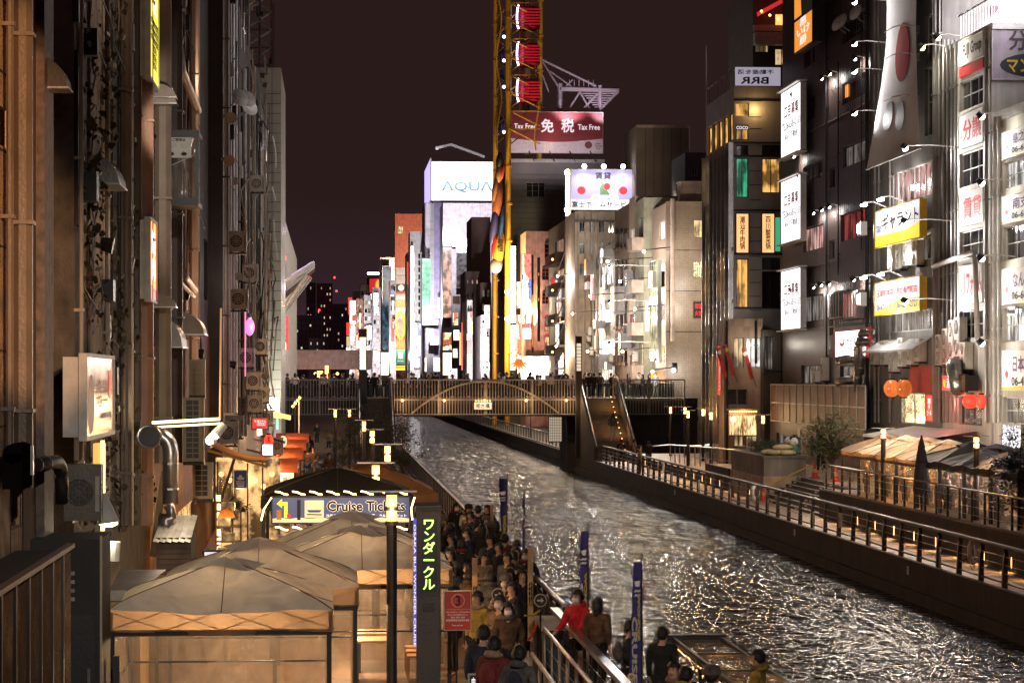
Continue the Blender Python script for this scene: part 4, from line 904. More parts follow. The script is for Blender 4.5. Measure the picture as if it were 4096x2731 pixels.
for i in range(30): link('baluster', MB().box(0, .03, -.0, .03, 0, 1.0), STEEL, b.e, (b.w-.05+0*i, .1+.4*i, b.h))
for i in range(12): link('baluster', MB().box(0, .03, -.0, .03, 0, 1.0), STEEL, b.e, (b.w-.42*i-.1, .02, b.h))
link('hand_rail', MB().box(b.w-5, b.w, 0, .05, 1.0, 1.06).box(b.w-.05, b.w, 0, 12, 1.0, 1.06), STEEL, b.e, (0, 0, b.h))
FSG = wall('sign_white', (.72, .7, .68), .45, 1, .12, .2)
for k, (V0, V1, s, lb) in enumerate(((150, 245, 'FUJI Group', 'top white FUJI Group sign on the narrow white building'), (450, 580, '分譲', 'white sign with red characters for sale on the narrow white building'), (765, 895, '賃貸', 'white sign with red characters for rent on the narrow white building'), (1062, 1208, 'リフォーム', 'white sign with red katakana on the narrow white building'))):
    s_ = sign('rental_sign', lb, PR, 3836, V0, 3932, V1, FSG, [(s, .18, .16, .94, .84, plain('sign_red', (.6, .02, .02), .5) if k else INK)], depth=.12, frame=WHITE, rim=.03, shapes=[('small_logo', [(.03, .3), (.15, .3), (.1, .5)], plain('logo_green', (.05, .3, .15), .5))])
b_ = sign('red_band', 'red stripe under the FUJI Group sign', PR, 3836, 255, 3932, 292, RED, depth=.1, rim=0, frame=RED)
for k, (V, p_) in enumerate(((592, 1000), (888, 1000), (1205, 1000))):
    flood('bright floodlight over the dark gap, %s' % ['upper one', 'middle one', 'lower one'][k], Pl('R', 24.9), 3812, V, 2.0, p_, BULBW, (1, .98, .95), 140, .0, 'tall gap floodlights', up=.2, r=.11, side=2.2)
for k, (U, V) in enumerate(((3780, 190), (3845, 150))):
    flood(['yellow floodlight hanging under the roof billboard', 'white floodlight over the FUJI Group sign'][k], Pl('R', 24.9), U, V, 1.0, 350, BULBY, (1, .95, .8), 130, 1.0)
for k, (U, V, h) in enumerate(((3785, 1465, 1.3), (3812, 1462, 1.5), (3838, 1440, 1.6), (3862, 1430, 1.6), (3885, 1480, 1.1))): acR('grey air conditioner in the bank under the katakana sign, %s in line' % ['first', 'second', 'third', 'fourth', 'fifth'][k], U, V, .85, h, two=True)
sign('shop_sign', 'dim red and brown restaurant lightbox with ornate characters', Pl('R', 24.8), 3768, 1502, 3862, 1562, plain('sign_brown', (.25, .08, .03), .5), [('酒', .22, .15, .34, .85, SD['white']), ('旬', .06, .2, .16, .8, SD['yellow']), ('鮨 食 房', .4, .2, .95, .8, plain('gilt', (.35, .2, .06), .4))], depth=.5, frame=BLACK, shapes=[('red_part', [(0, 0), (.36, 0), (.36, 1), (0, 1)], SD['red'])])
lantern('red paper lantern in the window below the brown lightbox', Pl('R', 24.7).at(3880, 1605), .3, .55, LANR); lantern('orange paper lantern at the corner of the narrow white building', Pl('R', 24.7).at(3925, 1605), .2, .5, LANR)
sign('window_number', 'dark shop window with a white phone number', Pl('R', 24.95), 3860, 1672, 3908, 1690, BLACK, [('06-6211-8111', .02, .1, .98, .9, LGREY)], depth=.02, rim=0)
p = PR.at(3890, 1500); tubeway('silver_duct', 'large silver duct elbow beside the brown lightbox', bend((24.9, p.y+.6, p.z+.0), (24.2, p.y, p.z+.5), (24.2, p.y-1.0, p.z-.6)), .3)
p = PR.at(3762, 930); q = PR.at(3800, 1060); tubeway('drain_pipe', 'pale drain pipe stepping down between banner and white building', [(24.8, PR.at(3705, 930).y, p.z), (24.7, p.y, p.z+.1), (24.7, p.y, q.z), (24.7, PR.at(3930, 1050).y, q.z+.3), (24.7, PR.at(3940, 1050).y, 3.0+4)], .11, LGREY, 'pipe', 8, False)
# near side wall sign
PS = Pl('Y', BH.e.location.y - BH.w)
sign('wall_sign', 'mauve side wall sign with yellow letters in a dark oval', PS, 3970, 112, 4330, 318, PURPLE, [('分譲', .18, .55, .62, .95, plain('sign_darkbrown', (.03, .012, .012), .6)), ('マンション', .16, .12, .85, .4, YEL)], depth=.08, frame=LGREY, rim=.03, shapes=[('dark_oval', ell(.5, .27, .42, .24), INK)])
spotl((28, 84, 24), (27, 92, 18), 1500, (.9, .75, 1), 60, .3)
# roof billboard
bb = sign('roof_billboard', 'glaring white roof billboard above the narrow white building', Pl('R', 27.5), 3800, -150, 4400, 95, SW['hot'], depth=.4, frame=LGREY, shapes=[('pink_print', ell(.3, .5, .08, .1), SD['pink'])])
for k in range(4): link('leg', MB().cyl((bb['w']*(k+.5)/4, .3, -2.5), (bb['w']*(k+.5)/4, .3, 0), .08, 6), DARKM, bb)
# ---------------- rightmost building
b = Bld('corner_building', 'cream building at the picture edge with branch name signs', (25, PS.p.y-.3, 1.1), -PI/2, 12, 10, Pl('R', 25).at(4050, 440).z-1.1, CREAM)
for V0, V1, pn in ((625, 735, LW[0]), (890, 1030, DG), (1225, 1365, LW[0]), (1590, 1700, LW[3])): b.winUV('f', 4012, V0, 4190, V1, 4, 2, pane=pn, frame=LGREY)
for U, r in ((3978, .08), (3996, .06)): b.pipeU('f', U, 470, 1690, r, LGREY)
b.parapet(LGREY); b.done()
for k, (V0, V1, s, nn) in enumerate(((495, 600, '島之内店', '06-6765-'), (760, 870, '南支店', '06-6241-'), (1062, 1205, 'なんさん', '06-6644-'), (1400, 1560, '日本橋店', '06-4396-'))):
    sign('branch_sign', ['topmost', 'second', 'third', 'lowest'][k]+' white and yellow branch sign on the cream corner building', PR, 4008, V0, 4240, V1, FSG,
        [(s, .2, .45, .62, .88, plain('sign_violet', (.1, .04, .2), .5)), (nn, .18, .1, .62, .34, INK)], depth=.2, frame=LGREY, rim=.03, out=.05, shapes=[('yellow_band', [(0, 0), (1, 0), (1, .3), (.4, .1), (0, .06)], YEL, 0), ('red_dot', ell(.09, .4, .03, .1), RED, .002)], group='branch signs')
    flood('floodlight above a branch sign on the cream corner building', PR, 4060, V0-30, 1.3, 190, BULBY, (1, .93, .8), 130, 1.2, 'branch sign floodlights')
p = PR.at(4060, 1330)
sign('hana_sign', 'small white window sign reading hana', Pl('R', 24.95), 4030, 1225, 4062, 1262, WHITE, [('hana', .1, .2, .9, .8, INK)], depth=.02, rim=0)
# ---------------- glass corner building and low huts before it
b = frontal('glass_building', 'grey tiled building with tall lit windows and a roof terrace', 139, 2936, 3170, 345, TILEG, d=10.5, z0=.5)
for V0, V1, pn in ((500, 560, LWO), (580, 625, DG), (632, 790, LWG), (1035, 1230, LWO)): b.winUV('f', 2945, V0, 2994, V1, 2, 1, pane=pn, frame=DARKM)
for V0, V1, pn in ((580, 628, DG2), (634, 772, LWO), (1030, 1080, DG2), (1085, 1230, DG)): b.winUV('f', 3048, V0, 3122, V1, 2, 1, pane=pn, frame=DARKM)
for V in (405, 468, 515, 570, 627, 685, 740, 800, 850, 910, 965, 1025, 1080, 1130, 1185, 1240): b.box('tile_joint', 'f', b.loc('f', 2998, V).x, b.loc('f', 3045, V).x, b.loc('f', 3000, V).z-.02, b.loc('f', 3000, V).z+.02, .012, DARKM)
for V in (405, 575, 628, 845, 1020, 1235): b.ledge('f', b.loc('f', 3000, V).z, .1, .06, DARKM)
for i in range(7):
    for j, pn in enumerate((LW[3], LWO, LW[1], LWO, LW[3], DG2)):
        z0 = .6 + j*3.0; h_ = 2.6
        if z0+h_ < b.h-3.3: b.win('l', .3+i*1.45, z0, 1.3, h_, 1, 1, pane=rnd.choice((pn, LW[1], DG2)), frame=DARKM)
for i in range(8): b.box('mullion', 'l', .15+i*1.45, .23+i*1.45, .5, b.h-3.2, .3, STEEL)
for z in (3.3, 6.3, 9.3, 12.3): b.box('floor_band', 'l', 0, b.d, z, z+.22, .12, GREYM)
b.winUV('f', 2941, 412, 2996, 466, 1, 1, pane=LWO); 
for i in range(5): b.win('l', .4+i*2.0, b.h-3.0, 1.8, 1.6, 1, 1, pane=LWO, frame=DARKM)
b.done(); GB = b
for k, (U0, U1, s) in enumerate(((2946, 2993, '潮汕牛肉锅'), (3049, 3096, '四川酸菜锅'))):
    sign('vertical_sign', ['tall orange lit hot pot sign on the glass building corner', 'tall orange lit hot pot sign on the grey tiled wall'][k], Pl('Y', 139), U0, 856, U1, 1010, glow('orange_sheet', (1, .52, .2), 1.25), [(s, .28, .08, .72, .94, plain('sign_maroon', (.35, .06, .01), .6), True)], depth=.15, frame=DARKM)
sign('green_strip', 'narrow green lit strip beside the tall orange sign', Pl('Y', 139), 3101, 870, 3121, 1005, SD['green'], depth=.05, rim=0)
sign('cafe_sign', 'small white window sign reading COCO', Pl('Y', 138.9), 2943, 503, 2994, 520, BLACK, [('COCO', .04, .1, .96, .9, SD['white'])], depth=.03, rim=0)
s_ = sign('roof_banner', 'translucent roof terrace banner seen from behind with mirrored letters', Pl('Y', 139.2), 2940, 270, 3122, 344, SD['violet'], depth=.06, rim=.02, frame=STEEL)
MT['dim_violet'].node_tree.nodes['Principled BSDF'].inputs['Emission Color'].default_value = (.55, .5, .6, 1)
text(s_, 'BRR', s_['w']*.12, s_['h']*.1, s_['w']*.62, s_['h']*.38, INK, mirror=True); text(s_, '不動産を活', s_['w']*.05, s_['h']*.62, s_['w']*.8, s_['h']*.26, INK, mirror=True)
t = thing('terrace_rail', 'glass balustrade round the roof terrace of the glass building', 'railing', (GB.e.location.x, 139.2, GB.h+.5))
for k in range(7): link('post', MB().box(0, .05, 0, .05, 0, 1.0), STEEL, t, (0, 1.5*k, 0))
link('top_rail', MB().box(0, .05, 0, 10, 1.0, 1.05), STEEL, t)
point((GB.e.location.x+1.2, 138.6, GB.loc('f', 2965, 440).z+.5), 60, (1, .6, .2), .2)
# plant in window
# low hut
b = frontal('low_house', 'low tan house with torn banners and a lit menu hut', 136.8, 2896, 3050, 1283, TANW, d=2, z0=.5)
b.winUV('f', 2935, 1350, 2975, 1470, 2, 1, pane=LW[1]); b.winUV('f', 2985, 1350, 3045, 1470, 3, 1, pane=LW[0]); b.winUV('f', 2910, 1555, 2990, 1620, 2, 1, pane=DG); b.winUV('f', 2935, 1730, 2975, 1790, 2, 1, pane=LW[1], frame=WOOD); b.winUV('f', 2985, 1730, 3030, 1800, 2, 1, pane=LW[1], frame=WOOD)
b.parapet(TANW, .3, .1); b.pipe('f', .15, 0, b.h, .07, DARKM); b.pipe('f', b.w*.82, b.h-2.4, b.h, .08, DARKM)
b.done()
b = frontal('dark_shed', 'dark boxed balcony shed with a pole light beside the low house', 136.0, 3052, 3125, 1320, wall('shed_dark', (.06, .055, .05), .6), d=2.6, z0=.5); b.winUV('f', 3058, 1345, 3095, 1480, 3, 1, pane=LW[3], frame=DARKM); b.ledge('f', b.loc('f', 3060, 1490).z, .12, .4, DARKM); b.done()
for k, (U0, U1, V0) in enumerate(((2872, 2902, 1395), (2900, 2935, 1385), (2975, 3010, 1400))):
    p = Pl('Y', 136.2).at(U0, V0); q = Pl('Y', 136.2).at(U1, V0+120)
    t = thing('torn_banner', 'narrow red torn banner leaning on the low house, %s' % ['by the corner', 'yellow topped', 'by the window'][k], 'banner', p)
    d = q-p; link('cloth', MB().grid(lambda u, v: (d.x*v+.2*u-.1, .08*math.sin(6*v+k), d.z*v+.12*u), 2, 10), plain('torn_red', (.45, .04, .03), .6), t); link('pole', MB().cyl((-.1, .05, .1), (d.x+.25, .05, d.z-.4), .02, 5), DARKM, t)
    link('stripe', MB().grid(lambda u, v: (d.x*(.1+.12*v)+.2*u-.1, .08*math.sin(6*(.1+.12*v)+k)-.01, d.z*(.1+.12*v)+.12*u), 2, 4), YEL if k == 1 else WHITE, t)
h = thing('menu_hut', 'wooden hut sign with two bright lit menu boards under a row of bulbs', 'sign', Pl('Y', 134.5).at(2915, 1745))
W2 = Pl('Y', 134.5).at(3028, 1745).x - h.location.x; H2 = Pl('Y', 134.5).at(2970, 1640).z - h.location.z
link('back', MB().box(0, W2, .02, .15, 0, H2), WOOD, h)
for k in range(2): link('menu_board', MB().box(W2*(.03+.5*k), W2*(.47+.5*k), -.02, .018, .08, H2*.8), litwin('menu_print', (1, .62, .28), 2.6, .08, 9, 1.2, True), h)
for k in range(12): link('bulb', MB().ball((W2*(k+.5)/12, -.1, H2*.95), .05, n=6, m=4), BULB, h)
link('roof', MB().box(-.1, W2+.1, -.3, .2, H2, H2+.06), WOOD, h)
point((W2/2, -.6, H2*.9), 60, (1, .6, .25), .15, h)
sign('led_sign', 'tall red and white LED bordered sign between glass building and low house', Pl('Y', 138.4), 2873, 1385, 2896, 1578, SW['red'], [('麺\n酒\n場', .2, .05, .8, .6, SD['white'])], depth=.2, frame=WHITE)
point((22.2, 134, 3.2), 90, (1, .65, .35), .15); point((22.0, 137.2, 9.6), 60, (1, .9, .75), .15); point((23.6, 135.6, 7.4), 60, (1, .9, .75), .15)
# upper restaurant tower behind
b = frontal('restaurant_tower', 'dark tower with orange lit terraces behind the roof banner', 158, 3012, 3200, -60, wall('tower_dark', (.06, .05, .045), .6), d=10)
b.winUV('f', 3100, 55, 3175, 118, 2, 1, pane=LWO); b.winUV('f', 3020, 150, 3075, 210, 3, 1, pane=LW[1]); b.winUV('f', 3100, 195, 3180, 262, 3, 1, pane=LW[1]); b.ledge('f', b.loc('f', 3100, 185).z, .8, .8, GREYM); b.ledge('f', b.loc('f', 3100, 130).z, .4, .5, GREYM); b.done()
for k in range(6): link('bulb', MB().ball((.4+.55*k, -.9, 0), .09, n=6, m=4), BULB, b.e, (0, 0, b.loc('f', 3100, 190).z+2.2-.25*k))
t = thing('red_awning', 'red and yellow sloping awning at the top of the restaurant tower', 'awning', Pl('Y', 156).at(3030, 70)); link('cloth', MB().face([(0, 0, 0), (3.2, -.5, 1.6), (3.2, 2, 2.2), (.3, 2, .6)]), SD['red'], t); link('rafter', MB().cyl((-.3, -.1, -.2), (3.2, -.6, 1.7), .06, 5), WOOD, t)
# ================================================================== buildings beyond the bridge
MOSAIC = wall('tan_mosaic', (.5, .36, .26), .35, .8, .25, .4)
def mosaic_joints():
    m = MT['tan_mosaic']; t = m.node_tree; b = t.nodes['Principled BSDF']; L = t.links.new
    c = N(t, 'ShaderNodeTexCoord'); br = N(t, 'ShaderNodeTexBrick'); br.inputs['Scale'].default_value = 1.0; br.offset = 0; br.inputs['Brick Width'].default_value = .13; br.inputs['Row Height'].default_value = .13; br.inputs['Mortar Size'].default_value = .012
    mp = N(t, 'ShaderNodeMapping'); mp.inputs['Rotation'].default_value = (PI/2, 0, 0); L(c.outputs['Object'], mp.inputs[0]); L(mp.outputs[0], br.inputs[0])
    old = b.inputs['Base Color'].links[0].from_socket; vm = N(t, 'ShaderNodeVectorMath', operation='MULTIPLY'); br.inputs['Color1'].default_value = (1, 1, 1, 1); br.inputs['Color2'].default_value = (.8, .8, .8, 1); br.inputs['Mortar'].default_value = (.6, .6, .6, 1)
    L(old, vm.inputs[0]); L(br.outputs['Color'], vm.inputs[1]); L(vm.outputs[0], b.inputs['Base Color'])
mosaic_joints()
PINKW = wall('pink_plaster', (.62, .33, .26), .7); BRST = wall('brown_stone', (.13, .085, .06), .6); GREYW = wall('grey_plaster', (.42, .32, .24), .7); WHW = wall('white_plaster', (.7, .68, .66), .6); DKW = wall('dark_plaster', (.05, .045, .045), .7)
ORW = wall('orange_plaster', (.5, .12, .05), .6); PURW = wall('violet_panel', (.3, .27, .4), .5); OLIVE = wall('olive_plaster', (.25, .24, .16), .7); PANELD = wall('charcoal_panel', (.06, .052, .055), .5, .5, .3, .2)
P180 = Pl('Y', 180); P24 = Pl('R', 24.0)
b = frontal('mosaic_building', 'tan mosaic tiled building with a long downpipe behind the bridge', 180, 2663, 2852, 812, MOSAIC, d=8)
for U0, V0, U1, V1, pn, nx, nz in ((2776, 880, 2815, 950, LW[1], 1, 1), (2774, 1045, 2815, 1110, LWS, 5, 5), (2688, 1450, 2710, 1490, DG, 1, 1)): b.winUV('f', U0, V0, U1, V1, nx, nz, pane=pn, frame=DARKM, t=.03)
for V0, V1, pn in ((880, 950, LWH), (1045, 1135, LWH), (1200, 1280, LW[0]), (1380, 1450, LWO)): b.win('l', 4.3, b.loc('f', 2663, V1).z, 3.2, b.loc('f', 2663, V0).z-b.loc('f', 2663, V1).z, 2, 2, pane=pn)
for V in (1002, 1165, 1328): b.box('joint_line', 'f', 0, b.w, b.loc('f', 2700, V).z, b.loc('f', 2700, V).z+.05, .012, DARKM)
b.pipeU('f', 2690, 795, 1365, .17, wall('pale_pipe', (.5, .36, .28), .6), .2); b.parapet(MOSAIC, .2, .06); b.done()
link('tank', MB().box(0, 1.6, 0, 1.6, 0, 1.6).box(-.1, 1.7, -.1, 1.7, 1.6, 1.7), TANW, b.e, (b.w*.35, 1, b.h))
sign('window_sign', 'black window sign with glowing red characters on the mosaic building', P180, 2775, 1207, 2814, 1270, BLACK, [('御膳', .12, .55, .88, .9, SD['red']), ('火锅', .12, .1, .88, .45, SD['red'])], depth=.08, frame=WOOD)
for U, V, p_ in ((2735, 1235, 420), (2760, 1130, 260), (2742, 1480, 380), (2700, 1000, 240)):                # glare patches come from floodlights standing before the tiles
    q = Pl('Y', 177).at(U, V); spotl(q, (q.x, 180, q.z+.6), p_, (1, .95, .85), 150, .15, 1.0)
# sign lamps along the canal face
b = canalR('balcony_building', 'greenish pillared building with stacked balconies', 24, 2541, 2576, 800, OLIVE, d=10)
for k in range(5):
    z = 2.2+3.3*k; o = b.box('balcony', 'f', b.w*.42, b.w*.95, z, z+1.0, .9, GREYW); b.win('f', b.w*.45, z+1.1, b.w*.45, 1.6, 2, 1, pane=rnd.choice((DG, LW[3], LW[1])))
b.done()
sign('film_poster', 'tall yellowish billboard lit by three lamps on the balcony building', Pl('R', 23.6), 2599, 1045, 2630, 1430, litwin('poster_yellow', (.9, .85, .4), .9, .15, 1.5, .5), depth=.3, frame=GREYM)
for k, V in enumerate((1075, 1215, 1380)): flood('yellow floodlight on a boom before the tall poster, %s' % ['top', 'middle', 'bottom'][k], Pl('R', 23.6), 2597, V-8, 3.0, 500, BULBY, (1, .95, .5), 120, 0, 'poster floodlights', up=-.5, r=.15)
sign('shop_sign', 'glowing orange square sign with white characters above the bridge rail', Pl('Y', 184), 2607, 1495, 2637, 1532, SW['orange'], [('九\n州', .2, .1, .8, .9, SD['white'])], depth=.3, frame=YEL)
b = canalR('hotel_building', 'grey brown building with four lit window rows', 24, 2517, 2540, 790, GREYW, d=10)
for V0, V1, pn in ((915, 1010, LW[0]), (1090, 1180, LW[3]), (1255, 1340, LW[2]), (1420, 1510, LW[1])): b.winUV('f', 2519, V0, 2538, V1, 3, 2, pane=pn, frame=RED if V0 > 1100 else LGREY)
b.done(); sign('window_sign', 'white neon letters in a window of the grey brown building', Pl('R', 23.95), 2517, 1130, 2545, 1155, BLACK, [('SCJN', .05, .1, .95, .9, SD['white'])], depth=.05, rim=0)
b = canalR('gothic_building', 'brown building with rows of pointed arch windows', 24, 2459, 2517, 830, BRST, d=10)
for V0, V1 in ((920, 990), (1045, 1150), (1192, 1305), (1345, 1450)):
    for i in range(3):
        a, c, w_, h_ = b.rect('f', 2463+17*i, V0, 2475+17*i, V1); b.win('f', a, c, w_, h_*.78, 1, 1, pane=rnd.choice((DG, LW[3])), frame=DARKM)
        link('arch', MB().prism([(0, 0), (w_, 0), (w_*1.02, h_*.1), (w_/2, h_*.3), (-.02*w_, h_*.1)], -.08, -.003), DARKM, b.e, (a, 0, c+h_*.78))
        link('sill', MB().box(-.1, w_+.1, -.2, -.003, -.25, -.02), BROWN, b.e, (a, 0, c))
b.done()
b = canalR('white_building', 'white banded building with striped windows beyond the bridge', 24, 2396, 2459, 985, WHW, d=10)
for V0, V1, pn in ((1055, 1140, LW[0]), (1208, 1290, LWH), (1358, 1450, LWH), (1462, 1520, SHOPW)): b.winUV('f', 2400, V0, 2457, V1, 6, 1, pane=pn, frame=DARKM)
b.box('red_band', 'f', 0, b.w, b.loc('f', 2430, 1445).z-.2, b.loc('f', 2430, 1445).z+.5, .04, plain('brick_red', (.4, .08, .05)))
b.done()
for V, p_ in ((1010, 500), (1170, 500), (1320, 500)): q = Pl('R', 20.5).at(2440, V); spotl(q, (24, q.y, q.z-.3), p_, (1, .96, 1), 120, .2)
b = canalR('grey_building', 'low grey building with cable bundles and roof clutter', 24, 2310, 2396, 1090, GREYW, d=10)
b.gridUV('f', 2345, 1120, 2394, 1500, 2, 4, .7, .6, (LW[3], LW[0], DG), nx=2)
for U in (2318, 2330, 2343, 2372, 2388): b.pipeU('f', U, 1095, 1500, .12, TIN)
b.done()
for k in range(4): link('roof_shed', MB().box(0, 2.5, .5, 3, 0, 1.2+.8*(k % 2)), TIN, b.e, (1+k*5, 0, b.h))
b = canalR('stair_building', 'dark building with outside steel stairs and amber bulbs', 24, 2264, 2310, 930, DKW, d=10)
for k in range(7): o = b.box('landing', 'f', .3, b.w-.3, 1.8+2.3*k, 1.95+2.3*k, 1.3, STEEL); link('flight', MB().cyl((.4, -1.2, .1), (b.w-.8, -1.2, 2.3), .06, 5), STEEL, o)
b.done()
b = canalR('balcony_building', 'narrow building with grilled balconies and small lamps', 24, 2195, 2262, 900, GREYW, d=10)
for k in range(6):
    z = 1.5+3.2*k; o = b.box('balcony', 'f', b.w*.35, b.w*.97, z, z+1.1, 1.0, BROWN); b.win('f', b.w*.4, z+1.15, b.w*.5, 1.6, 2, 1, pane=rnd.choice((DG, LW[1], LW[3])))
    link('bulb', MB().ball((b.w*.97, -1.3, .3), .13, n=8, m=5), BULB, b.e, (0, 0, z))
b.done()
b = frontal('pink_building', 'pink plaster building with red arched windows', 276, 2103, 2262, 925, PINKW, d=8)
for U0, V0, U1, V1, pn in ((2178, 975, 2222, 1032, DG), (2168, 1072, 2197, 1120, DG), (2168, 1170, 2195, 1216, DG), (2176, 1270, 2205, 1325, LW[1]), (2176, 1345, 2201, 1420, LW[1])):
    a, c, w_, h_ = b.rect('f', U0, V0, U1, V1); b.win('f', a, c, w_, h_, 2, 3, pane=pn, frame=plain('red_frame', (.4, .05, .03)), t=.08)
    link('arch', MB().prism([(w_/2+w_/2*math.cos(PI*i/10), w_*.42*math.sin(PI*i/10)) for i in range(11)], -.1, -.003), DKW if pn is DG else RED, b.e, (a, 0, c+h_))
b.done()
q = Pl('Y', 268).at(2150, 1250); spotl(q, (q.x+.8, 276, q.z+4), 3000, (1, .85, .8), 110, .3); q = Pl('Y', 270).at(2190, 1460); spotl(q, (q.x, 276, q.z), 1200, (1, .6, .4), 110, .3)
# discount store with big tax free board
b = frontal('discount_store', 'dark panelled store tower under the red tax free board', 292, 2035, 2418, 640, PANELD, d=18)
for V in range(700, 1000, 22): b.box('panel_joint', 'f', 0, b.w, b.loc('f', 2200, V).z, b.loc('f', 2200, V).z+.07, .03, DKW)
b.winUV('f', 2105, 730, 2180, 790, 3, 1, pane=DG); b.parapet(GREYM, .3, .1); b.done()
P291 = Pl('Y', 291.5); crv = [(i/14, .36-.09*math.sin(PI*i/14)) for i in range(15)]
tf = sign('tax_free_board', 'huge dark red tax free board with white lettering and curved white base', P291, 2041, 450, 2411, 612, plain('board_white', (.55, .47, .5), .6), [('Tax Free', .04, .58, .28, .72, glow('letter_white', (.9, .8, .85), .55, False)), ('免', .33, .5, .47, .84, MT['letter_white']), ('税', .55, .5, .69, .84, MT['letter_white']), ('Tax Free', .73, .57, .97, .71, MT['letter_white']), ('Japan\nTax-free\nShop', .91, .08, .99, .26, BROWN)],
     depth=.6, frame=GREYM, shapes=[('red_field', crv + [(1, 1), (0, 1)], plain('board_red', (.16, .012, .015), .5)), ('emblem', ell(.845, .2, .04, .09), plain('emblem_maroon', (.12, .02, .02)))])
for i in range(5): link('petal', MB().face([(tf['w']*(.845+.012*math.cos(a)), -.01, tf['h']*(.2+.03*math.sin(a))) for a in [2*PI*(i+.0)/5, 2*PI*(i+.35)/5, 2*PI*(i+.7)/5]]), WHITE, tf)
for k in range(4): link('stay', MB().cyl((tf['w']*(.25+.22*k), -1.2, -1.1), (tf['w']*(.2+.22*k), -.05, .2), .06, 5), DARKM, tf)
for k in range(3): q = Pl('Y', 284).at(2100+130*k, 640); spotl(q, (q.x, 291.5, q.z+3.2), 1000, (1, .82, .85), 90, .3)
# steel roof canopy
t = thing('steel_canopy', 'violet lit steel truss canopy beside the ferris wheel top', 'canopy', Pl('Y', 294).at(2170, 440)); o_ = t.location.copy()
def rel(U, V, Y=294): return Pl('Y', Y).at(U, V) - o_
VST = plain('violet_steel', (.3, .26, .28), .4, .3)
for A, B, r in (((2170, 240), (2385, 345), .14), ((2172, 250), (2235, 350), .12), ((2200, 285), (2290, 350), .1), ((2170, 300), (2195, 370), .1), ((2240, 355), (2475, 362), .3), ((2240, 335), (2240, 440), .3), ((2400, 342), (2400, 440), .26), ((2320, 368), (2280, 430), .12), ((2320, 368), (2360, 440), .12), ((2395, 372), (2330, 440), .14), ((2475, 365), (2400, 440), .16), ((2290, 320), (2255, 355), .08)):
    link('strut', MB().cyl(rel(*A), rel(*B), r, 6), VST, t)
for k in range(7): link('purlin', MB().cyl(rel(2330+8*k, 375+9*k), rel(2470-10*k, 375+9*k), .09, 5), VST, t)
for k in range(6): link('baluster', MB().cyl(rel(2278+19*k, 320), rel(2278+19*k, 352), .05, 4), VST, t)
for U in (2280, 2420): q = Pl('Y', 288).at(U, 470); spotl(q, Pl('Y', 294).at(U, 350), 2000, (.95, .75, .9), 90, .3)
# ferris wheel
fw = thing('ferris_wheel', 'oval yellow ferris wheel with red gondolas and white neon arcs', 'ferris wheel', (Pl('Y', 284).at(2090, 1512).x, 284, 0)); fo = fw.location.copy()
FY = plain('wheel_yellow', (.62, .33, .03), .4, .1)
def frl(U, V, Y=284): return Pl('Y', Y).at(U, V) - fo
for U, Y, r, Vb in ((1984, 288, .28, 1500), (2035, 282, .34, 1500), (2160, 297, .36, 1000)):
    a = frl(U, -200, Y); c = frl(U-6, Vb, Y); c.z = 0; link('column', MB().cyl(c, a, r, 10), FY, fw)
    for k in range(12): link('flange', MB().cyl((a.x, a.y, 4+4.3*k), (a.x, a.y, 4.18+4.3*k), r+.1, 10), FY, fw)
for k in range(9):
    V = -60+72*k
    for A, B, r in (((2040, V, 282), (2160, V+60, 284), .09), ((2040, V+62, 282), (2120, V, 286), .08), ((1985, V, 288), (2040, V+50, 282), .08), ((1985, V+60, 288), (2040, V+10, 282), .08), ((2040, V, 282), (2160, V, 284), .07)):
        link('brace', MB().cyl(frl(*A), frl(*B), r, 5), FY, fw)
for U, s in ((2000, -1), (2145, 1)):
    link('loop_rail', MB().tube([frl(U+s*4+10*math.sin(V/50), V, 285) for V in range(-100, 620, 26)], .1, 5), FY, fw)
link('cable_mast', MB().cyl(frl(2082, -150, 285), frl(2080, 440, 285), .14, 6), RED, fw); link('mast', MB().cyl(frl(2105, -150, 296), frl(2105, 620, 296), .5, 8), WOOD, fw)
for V in (75, 221, 366):
    c = frl(2100, V, 284.5); r = 1.35
    link('gondola', MB().lathe([(r*.75, -r), (r, -r*.8), (r, r*.8), (r*.75, r)], 12), plain('gondola_red', (.4, .01, .03), .3), fw, (c.x+.4, c.y, c.z))
    for k in range(6): link('gondola_louvre', MB().box(-.9, 1.35, -1.42, -1.38, -.9+.34*k, -.74+.34*k), glow('gondola_glow', (1, .02, .06), .22, False), fw, (c.x+.3, c.y, c.z))
    link('neon_arc', MB().tube([(c.x-.75-.28*math.cos(a), c.y-1.2, c.z+r*1.05*math.sin(a)) for a in [(-1.3+2.6*i/10) for i in range(11)]], .11, 6), glow('neon_violet', (.75, .7, 1), 5, False), fw)
    point((c.x-.8, c.y-1.8, c.z), 12, (.8, .75, 1), .3, fw)
for V in (120, 215, 320, 500): c = frl(2006, V, 287); link('rear_gondola', MB().ball((c.x, c.y, c.z), .35, .6, 1.2, 10, 6), plain('gondola_blue', (.03, .04, .2), .2), fw); link('neon_dot', MB().ball((c.x+.25, c.y-.6, c.z-.9), .2, n=6, m=4), MT['neon_violet'], fw)
for U, V in ((2190, 700), (2010, 1000)): q = Pl('Y', 276).at(U-60, 1300); spotl(q, Pl('Y', 284).at(2080, 300), 30000, (1, .7, .25), 60, .4)
for V in (1180, 1400): q = Pl('Y', 278).at(1960, V); spotl(q, Pl('Y', 286).at(2010, V-60), 2600, (1, .75, .3), 130, .4)
